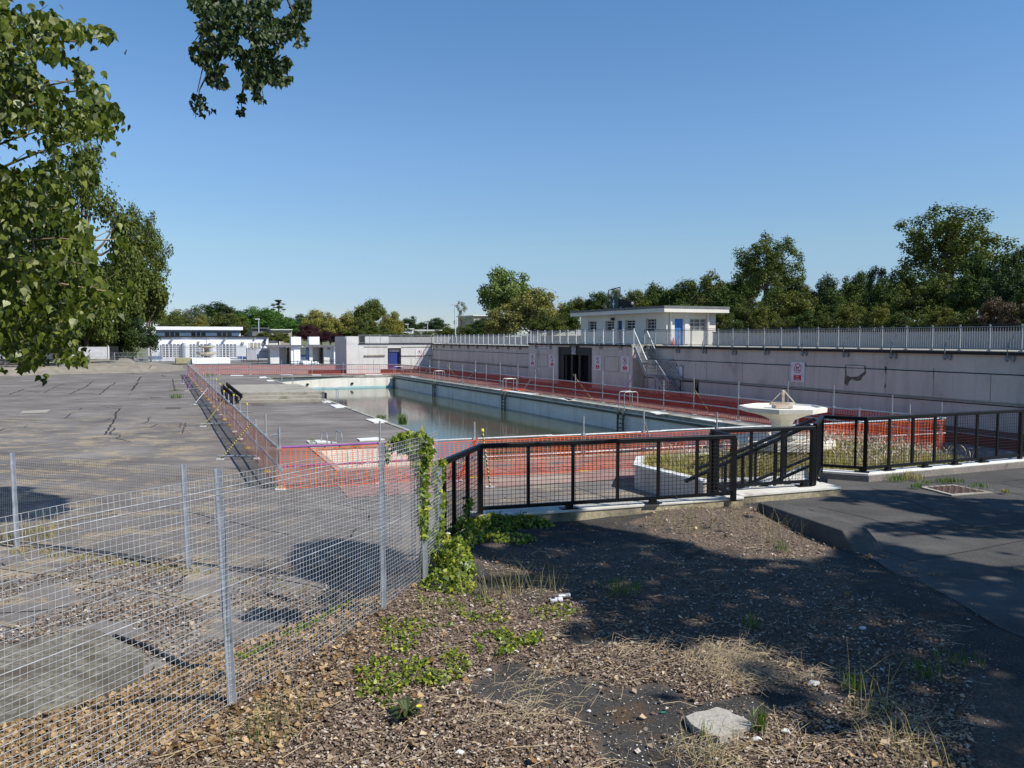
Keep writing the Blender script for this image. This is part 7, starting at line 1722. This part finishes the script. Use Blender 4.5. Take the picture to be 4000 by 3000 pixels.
STN = [(2958, 2880, .035, 'white angular stone at the right corner of the pale patch'), (2830, 2792, .016, 'tiny white stone lying on the pale patch'), (3070, 2848, .04, 'grey stone in the dead grass right of the pale patch'), (1908, 2608, .03, 'white pebble at the left edge of the bare asphalt'), (1790, 2688, .025, 'white pebble below the ivy patch'), (2015, 2535, .025, 'flat white chip in the ivy'), (2000, 2880, .03, 'white pebble low in the leaf litter'), (2010, 2885 - 60, .02, 'small pale pebble above the other litter pebble'), (1795, 2935, .035, 'white stone near the bottom edge'), (2130, 2830, .02, 'pale pebble on the litter edge'), (3370, 2450, .035, 'white stone in the deep shade'), (3440, 2510, .02, 'small white stone in the deep shade'), (2300, 2760, .02, 'white pebble on the bare asphalt'), (2780, 2985, .03, 'long white chip at the bottom edge'), (2745, 2175, .02, 'small pale stone in the shaded asphalt'), (1750, 2175, .03, 'white scrap caught in the ivy mound'), (3180, 2660, .05, 'broad pale stone at the shade edge')]
for (u, v, r, lab) in STN:
    c = G(u, v, .84); c.z = hz(c.x, c.y) + r * .4 + (.3 if 'caught' in lab else 0); mb = MB(); n = 7; vs = []
    mb.lathe((0, 0, 0), [(r * .5, -r * .5), (r, -r * .1), (r * .85, r * .3), (r * .4, r * .55)], n, rg.random()); mb.v = [(c.x + x * rg.uniform(.7, 1.25) * 1.2, c.y + y * rg.uniform(.6, 1.1), c.z + z * rg.uniform(.7, 1.2)) for x, y, z in mb.v]
    tag(mb.build('stone', m_slab, loc=c), lab, 'stone', 'loose stones on the near ground')
# gravel chips
mb = MB()
for k in range(2600):
    v = 2050 + 950 * rg.random(); u = rg.uniform(900, 3900); p = G(u, v, .84)
    if p.x < interp(FEN, p.y): continue
    s = rg.uniform(.003, .009); z = hz(p.x, p.y) + .004; q = rg.uniform(0, 6.28); a = Vector((math.cos(q), math.sin(q), .2)) * s; b = Vector((-math.sin(q), math.cos(q), .1)) * s; c = Vector((p.x, p.y, z + .003)); mb.add([c - a, c - b, c + a, c + b], [(0, 1, 2, 3)])
stuff(mb.build('gravel_chips', m_slab), 'pale gravel chips scattered over the dark asphalt', 'gravel')
# orange lichen spots on the terrace
mb = MB()
for (u, v) in ((3390, 2175), (3405, 2165), (3450, 2170), (3395, 2182), (3530, 2205), (3560, 2200), (3540, 2230), (3532, 2236), (3575, 2228), (3680, 2245), (3410, 2212), (3640, 2240)):
    for k in range(9):
        c = G(u + rg.gauss(0, 8), v + rg.gauss(0, 3), .849); s = rg.uniform(.006, .02); mb.add([c + Vector((math.cos(i * 1.05) * s * rg.uniform(.5, 1.2), math.sin(i * 1.05) * s * rg.uniform(.5, 1.2), .0)) for i in range(6)], [tuple(range(6))])
struct(mb.build('lichen_spots', M('lichen', (.55, .25, .02), None, 4, .9)))
# ================= CAMERA, LIGHT, WORLD =================
cam = bpy.data.cameras.new('camera'); co = bpy.data.objects.new('camera', cam); COL.objects.link(co)
co.location = CAM; co.rotation_euler = (math.pi / 2 - TH, 0, 0); cam.sensor_width = 36; cam.lens = F * 36 / 4000; cam.clip_end = 6000; cam.clip_start = .05
bpy.context.scene.camera = co
sunv = Vector((.9, -.43, 0)).normalized() * math.cos(R_(EL)) + UP * math.sin(R_(EL))
sl = bpy.data.lights.new('sun', 'SUN'); so = bpy.data.objects.new('sun', sl); COL.objects.link(so)
so.rotation_euler = sunv.to_track_quat('Z', 'Y').to_euler(); sl.energy = SUN_E; sl.angle = R_(.5); sl.color = (1, .955, .88)
w = bpy.data.worlds.new('World'); bpy.context.scene.world = w; w.use_nodes = True; nt = w.node_tree
sky = nt.nodes.new('ShaderNodeTexSky'); sky.sky_type = 'NISHITA'; sky.sun_disc = False; sky.sun_elevation = R_(EL); sky.sun_rotation = math.atan2(sunv.x, sunv.y)
sky.air_density = AIR; sky.dust_density = DUST; sky.ozone_density = OZ; sky.altitude = 0
tcw = nt.nodes.new('ShaderNodeTexCoord'); spx = nt.nodes.new('ShaderNodeSeparateXYZ'); nt.links.new(tcw.outputs['Generated'], spx.inputs[0])
SK = 1.19 / 1.3
grade = ramp(nt, spx.outputs['Z'], [(0.0, tuple(x * SK for x in (.50, .58, .79))), (.047, tuple(x * SK for x in (.53, .61, .81))), (.11, tuple(x * SK for x in (.69, .77, .83))), (.23, tuple(x * SK for x in (.77, .91, 1.03))), (.37, tuple(x * SK for x in (.68, .93, 1.08)))])
nt.links.new(mix(nt, 1.0, sky.outputs[0], grade, 'MULTIPLY'), nt.nodes['Background'].inputs[0]); nt.nodes['Background'].inputs[1].default_value = SKY_S
sc = bpy.context.scene; sc.view_settings.view_transform = 'Standard'; sc.view_settings.look = 'None'; sc.view_settings.exposure = EXPO; sc.view_settings.gamma = 1
sc.cycles.max_bounces = 6; sc.cycles.transparent_max_bounces = 8
